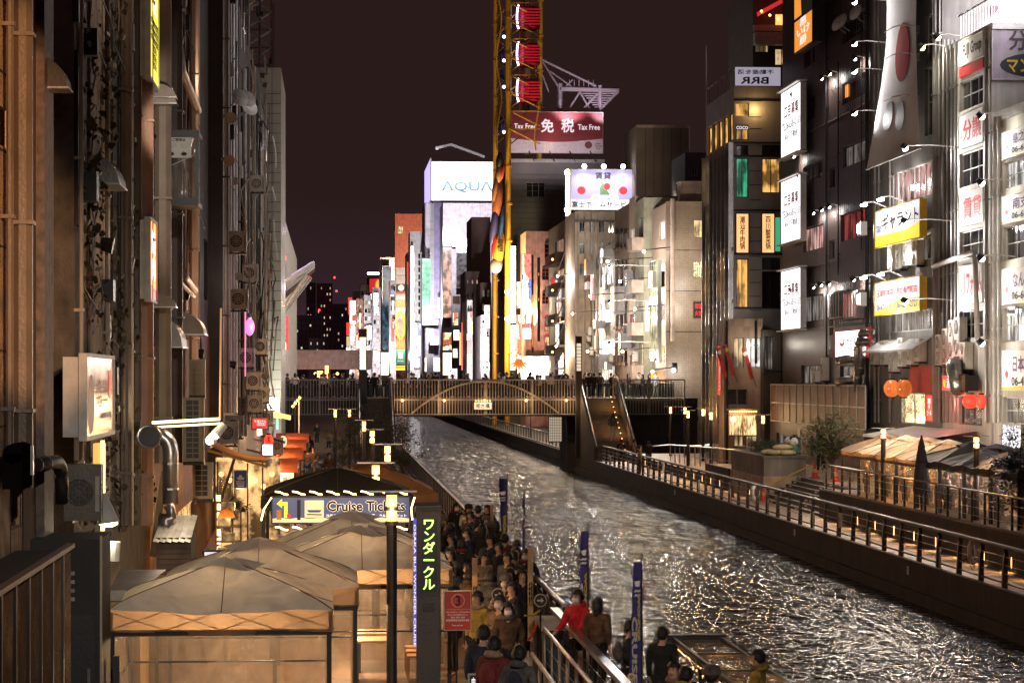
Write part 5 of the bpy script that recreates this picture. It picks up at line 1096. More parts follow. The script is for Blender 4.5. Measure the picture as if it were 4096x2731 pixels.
# robed figure on the wheel front
sf = thing('robed_statue', 'tall colourful robed statue fixed to the front of the ferris wheel', 'statue', Pl('Y', 281).at(1992, 1090)); so_ = sf.location.copy()
def srl(U, V): return Pl('Y', 281).at(U, V) - so_
def blob(nm, U, V, ru, rv, m): c = srl(U, V); link(nm, MB().ball((0, 0, 0), ru/34, .8, rv/34, 12, 8), m, sf, c, (0, .12, 0), smooth=True)
blob('robe', 1995, 1000, 22, 80, plain('robe_gold', (.55, .32, .04), .5)); blob('robe_hem', 1985, 1060, 24, 34, plain('robe_grey', (.18, .15, .2), .5)); blob('sash', 2004, 910, 9, 90, plain('robe_blue', (.04, .12, .35), .5)); blob('sleeve', 1976, 900, 15, 80, plain('robe_navy', (.06, .06, .25), .5))
blob('torso', 1990, 800, 20, 80, plain('robe_rust', (.4, .13, .06), .5)); blob('arm', 1981, 760, 13, 60, plain('robe_skin', (.5, .22, .12), .5)); blob('head', 1996, 700, 16, 40, MT['robe_skin']); blob('hat', 1998, 645, 14, 36, plain('robe_black', (.03, .03, .04), .5)); blob('red_fish', 2012, 680, 7, 40, RED); blob('trim', 1975, 985, 9, 60, RED)
text(sf, '福', srl(1986, 1010).x, srl(1986, 1010).z, .7, 1.5, INK, y=-1.0)
# --- fuji home sign on the roof
P235 = Pl('Y', 226)
fs = sign('rental_billboard', 'violet and white rental agency billboard with triangle logo', P235, 2282, 680, 2539, 838, glow('fuji_face', (.8, .78, 1), 1.15), [('賃貸', .38, .76, .63, .94, INK), ('FUJI Group', .36, .25, .62, .31, INK), ('富士ホームサービス', .02, .05, .98, .21, INK)], depth=.8, frame=LGREY,
     shapes=[('violet_field', [(0, .25), (.3, .25), (.45, .62), (.7, .62), (.75, .25), (1, .25), (1, 1), (0, 1)], SD['violet'], -.002), ('white_base', [(0, 0), (1, 0), (1, .25), (0, .25)], SD['white']), ('triangle', [(.4, .36), (.62, .36), (.5, .7)], plain('logo_olive', (.1, .2, .08))), ('circle', ell(.57, .58, .05, .09), SD['red'], .003), ('square', [(.36, .36), (.46, .36), (.46, .5), (.36, .5)], SD['violet'], .003), ('red_spot', ell(.17, .48, .065, .1), SD['red'], .003), ('red_spot', ell(.82, .48, .065, .1), SD['red'], .003)])
for k in range(3):
    q = fs.location + Vector((fs['w']*(.2+.3*k), -.9, fs['h']+.3)); t = thing('sign_lamp', 'white lamp on top of the rental agency billboard, %s of three' % ['left', 'middle', 'right'][k], 'lamp', q); link('arm', MB().cyl((0, .9, -.2), (0, 0, 0), .05, 5), LGREY, t); link('bulb', MB().ball((0, 0, -.05), .22, n=8, m=5), BULBW, t); spotl((0, -.3, -.2), (0, .6, -2.6), 700, (.95, .93, 1), 120, .2, .8, t)
sign('side_sign', 'narrow lit side face of the rental agency billboard', Pl('R', fs.location.x-.1), 2263, 690, 2280, 860, SW['white'], depth=.1, frame=LGREY)
for k, V in enumerate((697, 845)): flood(['upper', 'lower'][k]+' white boom light left of the rental agency billboard', Pl('Y', 226), 2262, V, 2.2, 500, BULBY, (1, .95, .75), 120, 0, up=-.2, r=.3)
b = frontal('sign_building', 'pale building carrying the rental agency billboard', 228, 2300, 2545, 845, GREYW, d=10); b.gridUV('f', 2310, 865, 2540, 1120, 6, 3, .6, .55, (DG, LW[3], DG2), nx=2); b.ledge('f', b.h-1.0, .15, .5, DARKM)
for i in range(9): b.pipe('f', .3+i*.62, 6, b.h-.2, .06, TIN)
b.done(); q = Pl('Y', 220).at(2400, 900); spotl(q, (q.x, 228, q.z+2), 500, (1, .98, .9), 120, .2)
b = frontal('tower_block', 'blank olive brown tower block behind the mosaic building', 222, 2545, 2755, 500, wall('tower_tan', (.2, .16, .12), .8, .5, .25, .3), d=9)
for i in range(1, 6): b.box('panel_joint', 'f', b.w*i/6, b.w*i/6+.05, 0, b.h, .015, DKW)
b.ledge('f', b.h-.25, .25, .05, GREYW); b.done(); q = Pl('Y', 205).at(2700, 800); spotl(q, (q.x+1, 222, q.z+4), 2500, (1, .8, .6), 80, .4)
# --- roofline bits between the tower block and the glass building
b = frontal('rear_block', 'dark rear block with antennae beside the glass building', 200, 2740, 2850, 610, DKW, d=8); b.gridUV('f', 2760, 640, 2840, 1000, 2, 4, .5, .4, (DG,)); b.done()
link('mast', MB().cyl((0, 0, 0), (0, 0, 9), .06, 5), LGREY, b.e, (b.w*.85, 1, b.h)); link('mast', MB().cyl((0, 0, 0), (0, 0, 2.2), .05, 5), LGREY, b.e, (b.w*.2, .5, b.h)); link('tank', MB().box(0, 3, 0, 2, 0, 2.2), TANW, b.e, (1.2, 1, b.h-3))
# --- panels and lit strips on the store side
def strip(label, Y, U0, V0, U1, V1, m, texts=(), depth=.5, frame=GREYM, shapes=()): return sign('lit_panel', label, Pl('Y', Y), U0, V0, U1, V1, m, texts, depth, frame, 'sign', 'lit panels on the far facades', shapes)
POSTER = litwin('poster_skin', (1, .6, .45), 1.6, .25, .8, .25, True); POSTG = litwin('poster_green', (.35, 1, .6), 1.7, .5, .6, .2, True); POSTD = litwin('poster_dark', (.5, .4, .45), .35, .02, .8, .6); POSTB = litwin('poster_blue', (.15, .35, .5), .45, .1, .5, .3)
strip('very tall white pink poster panel beside the pink building', 270, 2090, 1016, 2124, 1355, AD1); strip('slim dark lit blade sign next to the white pink poster', 269, 2127, 1020, 2134, 1410, DKW, [('道頓堀酒場', .1, .05, .9, .6, SD['orange'], True)])
strip('narrow white light wall at the store edge', 290, 2040, 985, 2062, 1290, SW['hot']); strip('white light box with green foot beside the store', 286, 2068, 1128, 2090, 1232, AD1); strip('lower white light wall at the store edge', 288, 2038, 1300, 2062, 1480, AD1); strip('grey film over lit window near the pink poster', 288, 2066, 1260, 2088, 1470, AD2)
strip('blade sign with warm bulbs on the pink building', 268, 2150, 1030, 2160, 1365, DKW, shapes=[('bulb_row', ell(.5, .8, .2, .02), SD['orange']), ('bulb_row', ell(.5, .5, .2, .02), SD['orange'])])
strip('small red blue neon box sign before the grilled balconies', 262, 2203, 1112, 2220, 1180, SD['red'], [('居酒\n屋', .1, .1, .9, .45, SD['violet'])])
# octopus-like red sign lamp and round white sign
t = thing('round_sign', 'glowing round orange shop sign with red fringe', 'sign', Pl('Y', 272).at(2076, 1450)); link('disc', MB().ball((0, 0, 0), .62, .4, .62, 14, 8), LANO, t, smooth=True); t.scale = (.8, .8, .8)
for i in range(7): a = PI*(1.05+.9*i/6); link('arm', MB().tube([(.6*math.cos(a), -.2, .5*math.sin(a)), (1.0*math.cos(a), -.3, .9*math.sin(a)), (1.25*math.cos(a), -.4, .95*math.sin(a)-.2)], .16, 6, [.18, .14, .05]), SD['orange'], t)
t = thing('round_sign', 'glowing round white shop sign with red character', 'sign', Pl('Y', 266).at(2152, 1475)); link('disc', MB().cyl((0, 0, 0), (0, .3, 0), .5, 20), SW['pink'], t); text(t, '之', -.25, -.25, .5, .5, SD['red'], y=-.02)
sign('shop_sign', 'bright street level shop front under the pink building', Pl('Y', 274), 2070, 1425, 2260, 1520, SHOPW, depth=.3, frame=DKW, cat='shop')
# --- between wheel and the curved glass tower
def far(name, label, Y, U0, U1, Vt, m, cols=0, rows=0, panes=(DG,), d=14, fw=.6, fh=.5, V0=None, V1=1480, nx=1):
    b = frontal(name, label, Y, U0, U1, Vt, m, d=d)
    if cols: b.gridUV('f', U0+2, (V0 or Vt+15), U1-2, V1, cols, rows, fw, fh, panes, nx=nx, t=.08, frame=DARKM)
    return b
far('block', 'plain brown billboard block left of the wheel statue', 380, 1886, 1962, 868, wall('brown_panel', (.17, .11, .1), .7, .6, .15, .1)).done()
far('block', 'dark patterned building with hanging plates left of the wheel', 372, 1860, 1920, 1085, wall('mottled', (.2, .13, .11), .6, .4, .7, .1), 3, 7, (DG, LW[3], LW[2]), fw=.5, fh=.35).done()
far('block', 'narrow dark balcony building just left of the wheel posts', 360, 1922, 1965, 1130, BROWN, 2, 6, (DG, LW[3], LW[1]), fw=.6, fh=.55).done()
far('block', 'pale grey block with big face posters below the white sign', 450, 1772, 1968, 812, wall('far_grey', (.5, .46, .48), .7)).done()
q = Pl('Y', 430).at(1830, 900); spotl(q, (q.x, 450, q.z+4), 42000, (.97, .9, 1), 110, .5); q = Pl('Y', 452).at(1745, 1250); spotl(q, (q.x, 470, q.z+8), 36000, (.92, .85, 1), 120, .5)  # bare spots added to brighten the pale block and the finned tower
for U0, V0, U1, V1, m, lb in ((1772, 905, 1806, 985, POSTER, 'peach poster with small white letters under the pale block roof'), (1772, 990, 1806, 1270, POSTER, 'very tall peach face poster on the pale block'), (1806, 905, 1822, 985, SW['white'], 'white vertical sign at the top of the peach poster'),
        (1826, 990, 1884, 1150, POSTD, 'dark poster of a long haired face with white letters'), (1826, 955, 1884, 1010, SW['white'], 'glowing panel drawn as the white light wash above the dark face poster'), (1772, 1330, 1806, 1400, AD2, 'pink lit window panel on the pale block'), (1772, 1410, 1806, 1500, SW['warm'], 'warm lit shop panel at the foot of the pale block')): strip(lb, 448.5, U0, V0, U1, V1, m, [('CC', .3, .02, .95, .16, SD['white'])] if m is POSTD else ())  # the white wash of light is drawn as a glowing panel
for k, (U0, V0, U1, V1, m) in enumerate(((1812, 1185, 1838, 1215, WOOD), (1812, 1250, 1832, 1300, AD2), (1815, 1320, 1838, 1360, AD1), (1812, 1395, 1830, 1430, AD2), (1838, 1330, 1848, 1460, SW['orange']), (1846, 1290, 1858, 1480, SD['red']))):
    strip(['wooden box sign', 'cream box sign', 'white box sign', 'small cream box sign', 'tall orange neon blade', 'tall dim red blade'][k] + ' projecting over the quay left of the wheel', 372-k, U0, V0, U1, V1, m)
strip('white vertical sign with two black characters above the crowd', 360, 1795, 1475, 1828, 1514, SD['white'], [('伝\n串', .1, .05, .9, .95, INK)])
strip('wide bright beauty shop front above the crowd', 470, 1700, 1430, 1775, 1485, SHOPW)
# curved glass tower with the AQUA board
b = far('fin_tower', 'violet finned tower carrying the white AQUA board', 470, 1700, 1792, 810, PURW, d=16)
for i in range(9): b.box('fin', 'f', b.w*.05+b.w*.32*i/9, b.w*.05+b.w*.32*i/9+.18, 6, b.h-.1, .6, LGREY)
b.gridUV('f', 1755, 830, 1790, 1420, 1, 16, .8, .5, (LW[3], LWH, DG2, LW[0]), nx=1); b.done()
aq = sign('roof_board', 'glaring white roof board with thin blue AQUA letters', Pl('Y', 468), 1727, 648, 1972, 802, glow('aqua_face', (1, .97, 1), 2.2), [('ΛQUΛ', .16, .2, .99, .5, glow('aqua_blue', (.3, .55, .8), .8, False))], depth=3, frame=GREYM)
sign('roof_board', 'pale side face of the AQUA roof board', Pl('R', aq.location.x-.3), 1698, 660, 1722, 820, SW['violet'], depth=.2, frame=GREYM)
t = thing('boom_lamp', 'long grey lamp boom above the AQUA board', 'lamp', Pl('Y', 466).at(1750, 590)); link('boom', MB().tube([(0, 0, 0), (2.6, 0, .6), (9, 0, -1.7)], .3, 6), LGREY, t); link('head', MB().ball((-.1, 0, -.1), .4, n=8, m=5), WHITE, t)
strip('tall green and white poster panel on the finned tower', 467, 1690, 1035, 1722, 1300, POSTG)
for k, (V0, V1, m) in enumerate(((1280, 1298, SD['white']), (1345, 1378, SW['white']), (1190, 1270, SD['white']))): strip(['small white letter sign', 'white box sign', 'white sign with black characters'][k]+' on the finned tower', 466, 1722 if k < 2 else 1752, V0, 1752 if k < 2 else 1768, V1, m, [('公式' if k == 2 else 'DO', .1, .2, .9, .8, INK)])
b = far('white_tower', 'white tower with dark window column left of the finned tower', 520, 1640, 1700, 925, WHW, d=12); b.gridUV('f', 1672, 1010, 1690, 1260, 1, 9, .9, .7, (DG,)); b.gridUV('f', 1642, 1000, 1660, 1480, 1, 6, .8, .8, (LWH,)); b.done()
q = Pl('Y', 490).at(1665, 1350); spotl(q, (q.x, 520, q.z+12), 30000, (1, .95, 1), 120, .5)
strip('lit white column panel on the white tower', 519, 1645, 985, 1652, 1480, SW['hot']); strip('violet white lower panel of the white tower', 518.5, 1655, 1290, 1692, 1470, AD1)
# orange store
b = far('orange_store', 'orange red store with white panels and oval wheel frame', 640, 1580, 1690, 855, ORW, d=14); b.winUV('f', 1590, 905, 1612, 935, 1, 1, pane=LW[1]); b.winUV('f', 1665, 930, 1678, 950, 1, 1, pane=LW[0])
for U0, V0, U1, V1, m in ((1583, 1070, 1622, 1100, CREAM), (1583, 1103, 1622, 1135, CREAM), (1583, 1175, 1622, 1197, CREAM), (1583, 1232, 1622, 1345, CREAM)): b.boxUV('white_panel', 'f', U0, V0, U1, V1, .4, m)
b.done()
strip('round white emblem on a dark panel of the orange store', 638.5, 1583, 1137, 1622, 1165, INK, shapes=[('disc', ell(.55, .5, .3, .42), SD['warm'])])
t = thing('oval_frame', 'yellow bulb studded oval frame on the orange store', 'sign', Pl('Y', 638).at(1602, 1300)); torus_pts = [(1.3*math.cos(a), -.2, 3.6*math.sin(a)+(.0)) for a in [2*PI*i/36 for i in range(37)]]
for k, s in ((0, 1), (1, .8)): link('hoop', MB().tube([(x*s, y, z*(1-(1-s)*.4)) for x, y, z in torus_pts], .14, 5), glow('hoop_yellow', (1, .62, .06), 1.2, False), t)
for i in range(18): a = 2*PI*i/18; link('rung', MB().cyl((1.3*math.cos(a), -.2, 3.6*math.sin(a)), (1.04*math.cos(a), -.2, 3.3*math.sin(a)), .06, 4), MT['hoop_yellow'], t); link('bulb', MB().ball((1.6*math.cos(a), -.3, 3.9*math.sin(a)), .12, n=6, m=4), SD['pink'], t)
strip('green store sign with white character and small text', 638, 1583, 1400, 1622, 1455, SD['teal'], [('薬', .25, .35, .75, .9, SD['white']), ('Pharmacy', .2, .15, .8, .25, SD['white'])]); strip('yellow striped canopy sign of the orange store', 637, 1562, 1462, 1632, 1480, SW['yellow'], shapes=[('stripe', [(0, .3), (1, .3), (1, .45), (0, .45)], INK), ('stripe', [(0, .65), (1, .65), (1, .8), (0, .8)], INK)])
for U, V in ((1605, 1210), (1605, 1372)): q = Pl('Y', 636).at(U, V); spotl(q, (q.x, 640, q.z-3), 4000, (1, .6, .3), 140, .4)
q = Pl('Y', 610).at(1600, 1150); spotl(q, (q.x, 640, q.z+6), 50000, (1, .8, .7), 100, .5)
b = far('mural_building', 'grey building with a tall blue and red mural', 620, 1520, 1578, 1030, GREYW, d=14); b.done(); strip('tall blue and red mural panel', 618, 1530, 1065, 1566, 1400, POSTB); strip('warm glittering shop sign under the mural', 617, 1525, 1410, 1565, 1500, SHOPW)
b = far('dark_tower', 'dark tower with a round orange and white sign crown', 700, 1470, 1530, 1110, DKW, 2, 8, (DG, LW[3])); b.done()
strip('red and white corner sign on the dark tower', 698, 1478, 1115, 1524, 1170, SD['red'], shapes=[('orange_disc', ell(.75, .5, .22, .42), SW['orange'])]); strip('white sign with dark character on the dark tower', 697, 1484, 1175, 1522, 1198, SW['white'], [('風', .3, .1, .6, .9, INK)]); strip('bright white roof slab light on the dark tower', 697, 1470, 1090, 1520, 1098, SW['hot'])
for k, (U0, U1, Vt, Y) in enumerate(((1410, 1440, 1165, 720), (1440, 1475, 1140, 690), (1385, 1412, 1290, 760))): far('grey_tower', ['slim grey tower nearest the red ramen sign', 'slim grey tower with a pole edge', 'low grey tower with neon at its foot'][k], Y, U0, U1, Vt, GREYW, 2, 9, (DG, DG2, LW[3])).done()
strip('red and white ramen sign at the end of the canal', 755, 1393, 1190, 1410, 1258, SW['red'], shapes=[('ring', ell(.6, .4, .35, .2), SD['white'])])
for k, (V0, V1, m) in enumerate(((1290, 1340, SW['red']), (1345, 1385, SD['warm']), (1390, 1470, SW['white']))): strip(['red', 'amber', 'white'][k] + ' stacked neon sign at the end of the canal', 750-k, 1386, V0, 1398, V1, m)
rg_ = random.Random(8); far_n = 0
for U0, U1, Vt, Y, m in ((1398, 1424, 1225, 660, WHW), (1424, 1452, 1195, 640, MT['pink_plaster']), (1455, 1486, 1180, 610, WHW), (1490, 1522, 1150, 590, MT['far_grey']), (1560, 1584, 1120, 575, WHW), (1628, 1648, 1010, 540, MT['far_grey']), (1690, 1704, 1000, 505, WHW), (1868, 1890, 1200, 355, WHW), (1924, 1958, 1260, 345, MT['far_grey'])):
    far_n += 1; b = far('quay_block', 'slim bright quay block far beyond the bridge, %s from the far end' % ['first', 'second', 'third', 'fourth', 'fifth', 'sixth', 'seventh', 'eighth', 'ninth'][far_n-1], Y, U0, U1, Vt, m, 2, 9, (LW[0], LWH, DG, LW[1], LW[3]), fw=.65, fh=.5); b.done(); q = Pl('Y', Y-16).at((U0+U1)/2, 1430); spotl(q, (q.x, Y, q.z+9), 16000, (1, .9, .92), 120, .5)
    for j in range(5): V = rg_.uniform(Vt+40, 1470); hh = rg_.choice((25, 50, 90)); strip('small bright print panel on the slim blocks far beyond the bridge', Y-.6-.05*j, U0+rg_.uniform(0, (U1-U0)*.5), V-hh, U0+(U1-U0)*rg_.uniform(.6, 1), V, rg_.choice((AD1, AD1, AD2, SW['white'], SW['red'], SW['warm'])))
# far towers; the purple night haze is put into their wall colour
HZ = wall('haze_tinted_tower', (.16, .11, .16), .8, .1, .2, .1)
def fartower(label, Y, U0, U1, Vt, cols, rows, ch):
    b = frontal('apartment_tower', label, Y, U0, U1, Vt, HZ, d=25); a, c, w_, h_ = b.rect('f', U0+3, Vt+8, U1-3, 1470)
    for j in range(rows):
        for i in range(cols):
            b.win('f', a+w_*(i+.25)/cols, c+h_*(j+.3)/rows, w_*.4/cols, h_*.4/rows, 1, 1, pane=(litwin('far_lit', (1, .8, .55), 1.1, .7) if rnd.random() < ch else DG), frame=HZ, t=.05)
    b.done(); return b
fartower('tall apartment tower with dotted lit windows, left of the pair', 1300, 1225, 1262, 1130, 3, 12, .3); fartower('tall apartment tower with dotted lit windows, right of the pair', 1250, 1266, 1330, 1133, 5, 14, .35); fartower('broad dark apartment block before the tall towers', 900, 1160, 1290, 1260, 7, 9, .08); fartower('low apartment block right of the tall towers', 1000, 1330, 1395, 1215, 4, 10, .25); fartower('stepped office block with lit glass corner', 800, 1235, 1305, 1352, 5, 4, .4)
for U, V in ((1240, 1110), (1338, 1110), (1346, 1164), (1277, 1240), (1338, 1244)): p = Pl('Y', 1240).at(U, V); tag(link('beacon_lamp', MB().ball((0, 0, 0), .55, n=6, m=4), glow('beacon', (1, .03, .03), 6, False), None, p), 'tiny red aircraft beacon in the dark sky over the far towers', 'beacon', 'red beacons')
el = thing('elevated_road', 'concrete elevated road closing the end of the canal', 'road bridge', (0, 560, 0)); link('deck', MB().box(-22, 9, 0, 8, 7.5, 11.2), CONC, el); link('parapet', MB().box(-22, 9, -.2, 0, 10.9, 11.9), CONC, el)
for x in (-18, -10, -2, 6): link('column', MB().box(x, x+1.4, 1, 6, 0, 7.5), CONCD, el)
for k in range(5): link('lamp', MB().ball((-14+5*k, -1.2, 6.5), .35, n=6, m=4), BULB, el); 
spotl((-8, 540, 3), (-6, 560, 10), 15000, (1, .4, .25), 120, .5)
# --- left side beyond and at the bridge
b = frontal('tiled_building', 'tall white tiled building edge at the left of the bridge', 150, 700, 1124, 268, wall('white_tile_wall', (.5, .49, .43), .5, .8, .25, .4), d=14)
for k in range(34): b.box('tile_joint', 'f', b.w-1.05, b.w, .6*k+3, .6*k+3.03, .008, DARKM)
b.box('tile_joint', 'f', b.w-.56, b.w-.53, 0, b.h, .009, DARKM); b.done(); q = Vector((-2.6, 146.5, 4.0)); spotl(q, (-3.5, 150, 9.5), 900, (1, .97, .8), 130, .2); spotl((-2.6, 147, 2.0), (-3.5, 150, 4), 260, (1, 1, .95), 130, .2)
link('green_neon', MB().tube([(0, 0, 0), (0, 0, .5), (.2, 0, .5), (.2, 0, 0), (.35, 0, 0), (.35, 0, .5), (.5, 0, .5), (.5, 0, 0)], .04, 5), SD['green'], b.e, (b.w-3.2, -.1, b.h+.2))
t = thing('lattice_tower', 'dark steel lattice mast on the roof at the top left', 'mast', Pl('Y', 152).at(975, 262)); W2 = Pl('Y', 152).at(1085, 262).x-t.location.x
for x in (0, W2): link('leg', MB().box(x-.06, x+.06, 0, .12, 0, 5.5), BROWN, t); link('leg', MB().box(x-.06, x+.06, 1.6, 1.72, 0, 5.5), BROWN, t)
for k in range(5):
    link('brace', MB().cyl((0, 0, 1.1*k), (W2, 0, 1.1*k+1.1), .06, 5), GREYM, t); link('brace', MB().cyl((W2, 0, 1.1*k), (0, 0, 1.1*k+1.1), .06, 5), GREYM, t); link('cross_bar', MB().cyl((0, 0, 1.1*k), (W2, 0, 1.1*k), .05, 5), BROWN, t)
t = thing('ribbed_canopy', 'large ribbed metal canopy on struts above the bridge end', 'canopy', Pl('Y', 176).at(1124, 1190)); co = t.location.copy()
def crl(U, V, Y): return Pl('Y', Y).at(U, V)-co
for k in range(6): link('rib', MB().cyl(crl(1126, 1130+14*k, 174+2*k), crl(1254, 1050+6*k, 176+2*k), .14, 6), WOOD if k > 3 else LGREY, t)
link('sheet', MB().face([crl(1126, 1128, 174), crl(1254, 1048, 176), crl(1254, 1085, 188), crl(1126, 1210, 186)]), TIN, t)
for k in range(3): link('strut', MB().cyl(crl(1128+2*k, 1245+6*k, 176+3*k), crl(1225+10*k, 1100+5*k, 176+3*k), .12, 6), LGREY, t)
point(crl(1170, 1215, 172), 500, (1, .6, .3), .3, t); point(crl(1200, 1150, 168), 300, (.8, .7, 1), .3, t)
b = frontal('side_building', 'pale building with stacked bright signs behind the left bridge end', 182, 1050, 1140, 880, WHW, d=60); b.done(); point((-2.6, 176, 16), 500, (.75, .6, 1), .3)
for k, (U0, V0, U1, V1, m, lb) in enumerate(((1130, 905, 1136, 985, 'violet', 'slim violet light edge'), (1128, 1270, 1150, 1310, 'white', 'white lightbox'), (1128, 1320, 1148, 1400, 'white', 'tall white lightbox'), (1128, 1020, 1146, 1040, 'white', 'bright flood panel'), (1144, 1265, 1153, 1400, 'red', 'red lantern strip'))): sign('lit_panel', lb + ' left of the far towers', Pl('Y', 181), U0, V0, U1, V1, AD1 if m == 'white' else SW[m], depth=.4, rim=.02)

# boom lamps added to brighten the quay facades beyond the bridge
for k, (U, V, X, p_, cl_) in enumerate(((2575, 1000, 22.0, 600, (1, .95, .75)), (2540, 1230, 21.8, 600, (1, .9, .7)), (2480, 1120, 21.5, 600, (1, .75, .5)), (2490, 1400, 21.5, 600, (1, .75, .5)), (2430, 1040, 20.5, 1500, (1, .95, 1)), (2425, 1250, 20.5, 1500, (1, .95, 1)), (2360, 1180, 21, 800, (1, .85, .68)), (2350, 1400, 21, 700, (1, .8, .6)), (2290, 1250, 21.5, 1200, (1, .8, .6)), (2230, 1100, 21.5, 1500, (1, .85, .75)), (2225, 1380, 21.5, 1500, (1, .7, .45)), (2610, 1480, 22.5, 500, (1, .9, .6)))):
    q = Pl('R', X).at(U, V); t = thing('fill_lamp', 'added fill lamp on a boom over the quay beyond the bridge, %s counted away from it' % ['first', 'second', 'third', 'fourth', 'fifth', 'sixth', 'seventh', 'eighth', 'ninth', 'tenth', 'eleventh', 'twelfth'][k], 'lamp', q, 0, 'added quay fill lamps'); link('boom', MB().cyl((0, 0, 0), (23.9-X, 0, .2), .04, 5), DARKM, t); link('bulb', MB().ball((0, 0, -.1), .11, n=8, m=5), BULBY, t); point((0, -.1, -.5), p_*1.5, cl_, .25, t)
for k, (U, V, Y, p_) in enumerate(((2028, 1168, 280, 1800), (2028, 1275, 280, 1800))): q = Pl('Y', Y).at(U, V); t = thing('post_light', 'starry yellow light on the wheel column, %s one' % ['upper', 'lower'][k], 'lamp', q); link('bulb', MB().ball((0, 0, 0), .25, n=8, m=5), BULBY, t); link('bracket', MB().box(-.1, .1, 0, 1.5, -.1, .1), DARKM, t); point((.3, -.6, 0), p_, (1, .9, .6), .4, t)

# hoardings, air conditioners and railings on the quay facades beyond the bridge
rf = random.Random(31); k = 0
for U0, U1, n in ((2400, 2457, 5), (2312, 2394, 7), (2266, 2308, 5), (2200, 2260, 6), (2460, 2515, 3), (2580, 2630, 3)):
    for i in range(n):
        U = rf.uniform(U0, U1-12); V = rf.uniform(1000, 1480); k += 1; hh = rf.choice((30, 60, 110)); sign('quay_sign', 'small lit hoarding on the quay facade beyond the bridge', Pl('R', 23.95), U, V-hh, U+rf.uniform(8, 16), V, rf.choice((AD1, AD2, SD['white'], SW['warm'], LW[3], SW['orange'])), depth=rf.choice((.2, .5, .9)), frame=GREYM, group='lit hoardings beyond the bridge')
for i in range(14):
    U = rf.uniform(2205, 2560); q = Pl('R', 23.9).at(U, rf.uniform(1050, 1500)); ac('air conditioner on the quay facades beyond the bridge', (q.x-.4, q.y, q.z), -PI/2, 1.0, .8, group='far quay air conditioners')
# ================================================================== left bank facades
TANC = wall('tan_concrete', (.44, .27, .15), .8, 2.4, .85, .5, 1.0); RUST = wall('russet_wall', (.38, .2, .14), .7, 1.6, .5, .4, .5); GRIME = wall('grimy_wall', (.1, .08, .065), .8, 1.8, .8, .4, .6); DGAP = wall('gap_dark', (.025, .02, .018), .8)
PIPEL = wall('pale_pipe_metal', (.4, .33, .26), .45, 1.5, .4, .5); PIPED = wall('dark_pipe_metal', (.13, .095, .07), .45, 1.5, .4, .5); GRAN = wall('granite', (.11, .075, .06), .7, 6, .6, .1)
def lbox(b, nm, U0, V0, U1, V1, o, m): return b.boxUV(nm, 'f', U0, V0, U1, V1, o, m)
b = canalL('concrete_building', 'tan concrete building lit by street light at the near left edge', -4.3, -330, 214, -420, TANC, d=6)
for U, r, m in ((-60, .1, PIPED), (94, .13, PIPED), (40, .05, PIPED)): b.pipeU('f', U, -400, 1950, r, m, r+.06)
lbox(b, 'granite_edge', 178, -400, 213, 2731, .22, GRAN); lbox(b, 'flat_column', 122, -400, 172, 2600, .1, wall('umber', (.1, .06, .035), .8))
for V in (1410, 1010, 640, 340, 60, 1700): z = b.loc('f', 60, V).z; b.box('joint', 'f', 0, b.w, z, z+.025, .012, DGAP)
for q in range(9): b.box('joint', 'f', .8+1.3*q, .825+1.3*q, 0, b.h, .011, DGAP)
b.winUV('f', -80, 400, 26, 560, 2, 1, pane=DG, frame=DARKM); b.winUV('f', 118, 390, 160, 560, 1, 1, pane=DG, frame=DARKM); b.winUV('f', 40, 1935, 100, 2110, 2, 1, pane=DG2, frame=WOOD); b.winUV('f', -200, 1100, -90, 1400, 2, 1, pane=DG, frame=DARKM)
b.done()
def hood(label, pl, U, V, w=.5, h=.5, d=.55, m=DARKM):
    p = pl.at(U, V); t = thing('vent_hood', label, 'vent hood', p, pl.rot)
    pr = [(-d*math.sin(PI/2*i/6), h*math.cos(PI/2*i/6)) for i in range(7)]
    mb = MB()
    for i in range(6): (y0, z0), (y1, z1) = pr[i], pr[i+1]; mb.face([(0, y0, z0), (w, y0, z0), (w, y1, z1), (0, y1, z1)])
    for x in (0, w): mb.face([(x, y, z) for y, z in pr] + [(x, 0, 0)])
    link('shell', mb, m, t); link('rim', MB().box(-.02, w+.02, -d-.02, 0, -.03, -.002), STEEL, t); return t
PLn = Pl('L', -4.3); PLw = Pl('L', -4.2)
hood('dark rounded vent hood high on the tan concrete wall', PLn, 128, 345, .6, .45, .5, BLACK)
hood('grey rounded vent hood behind the ivy', Pl('L', -4.25), 360, 730, 1.6, .5, .5, TIN)
b = canalL('gap_building', 'black recessed building strip beside the granite edge', -4.75, 214, 296, -420, DGAP, d=6); b.pipeU('f', 272, -400, 2000, .05, PIPEL, .3); b.pipeU('f', 236, -400, 2000, .04, PIPED, .2); b.done()
b = canalL('ivy_building', 'grimy building overgrown with bare ivy stems', -4.25, 296, 600, -420, GRIME, d=6)
for U, r, m in ((318, .035, PIPEL), (430, .05, PIPEL), (505, .12, PIPED), (522, .07, PIPEL), (548, .1, PIPED), (578, .2, wall('copper_pipe', (.38, .2, .13), .4, 1.5, .4, .5)), (490, .06, PIPED)): b.pipeU('f', U, -400, 2100, r, m, r+.08)
lbox(b, 'lit_plaster_band', 362, -400, 430, 2000, .05, wall('lit_plaster', (.32, .23, .16), .8, 2, .6, .3, .6)); lbox(b, 'dark_shutter', 452, -300, 484, 1500, .06, DGAP); lbox(b, 'dark_shutter', 300, 200, 322, 900, .06, DGAP)  # paler plaster strip; the light on this band is put into its colour
for V in (200, 520, 800): b.winUV('f', 528, V, 542, V+150, 1, 1, pane=DG, frame=DARKM)
b.done(); IV = b
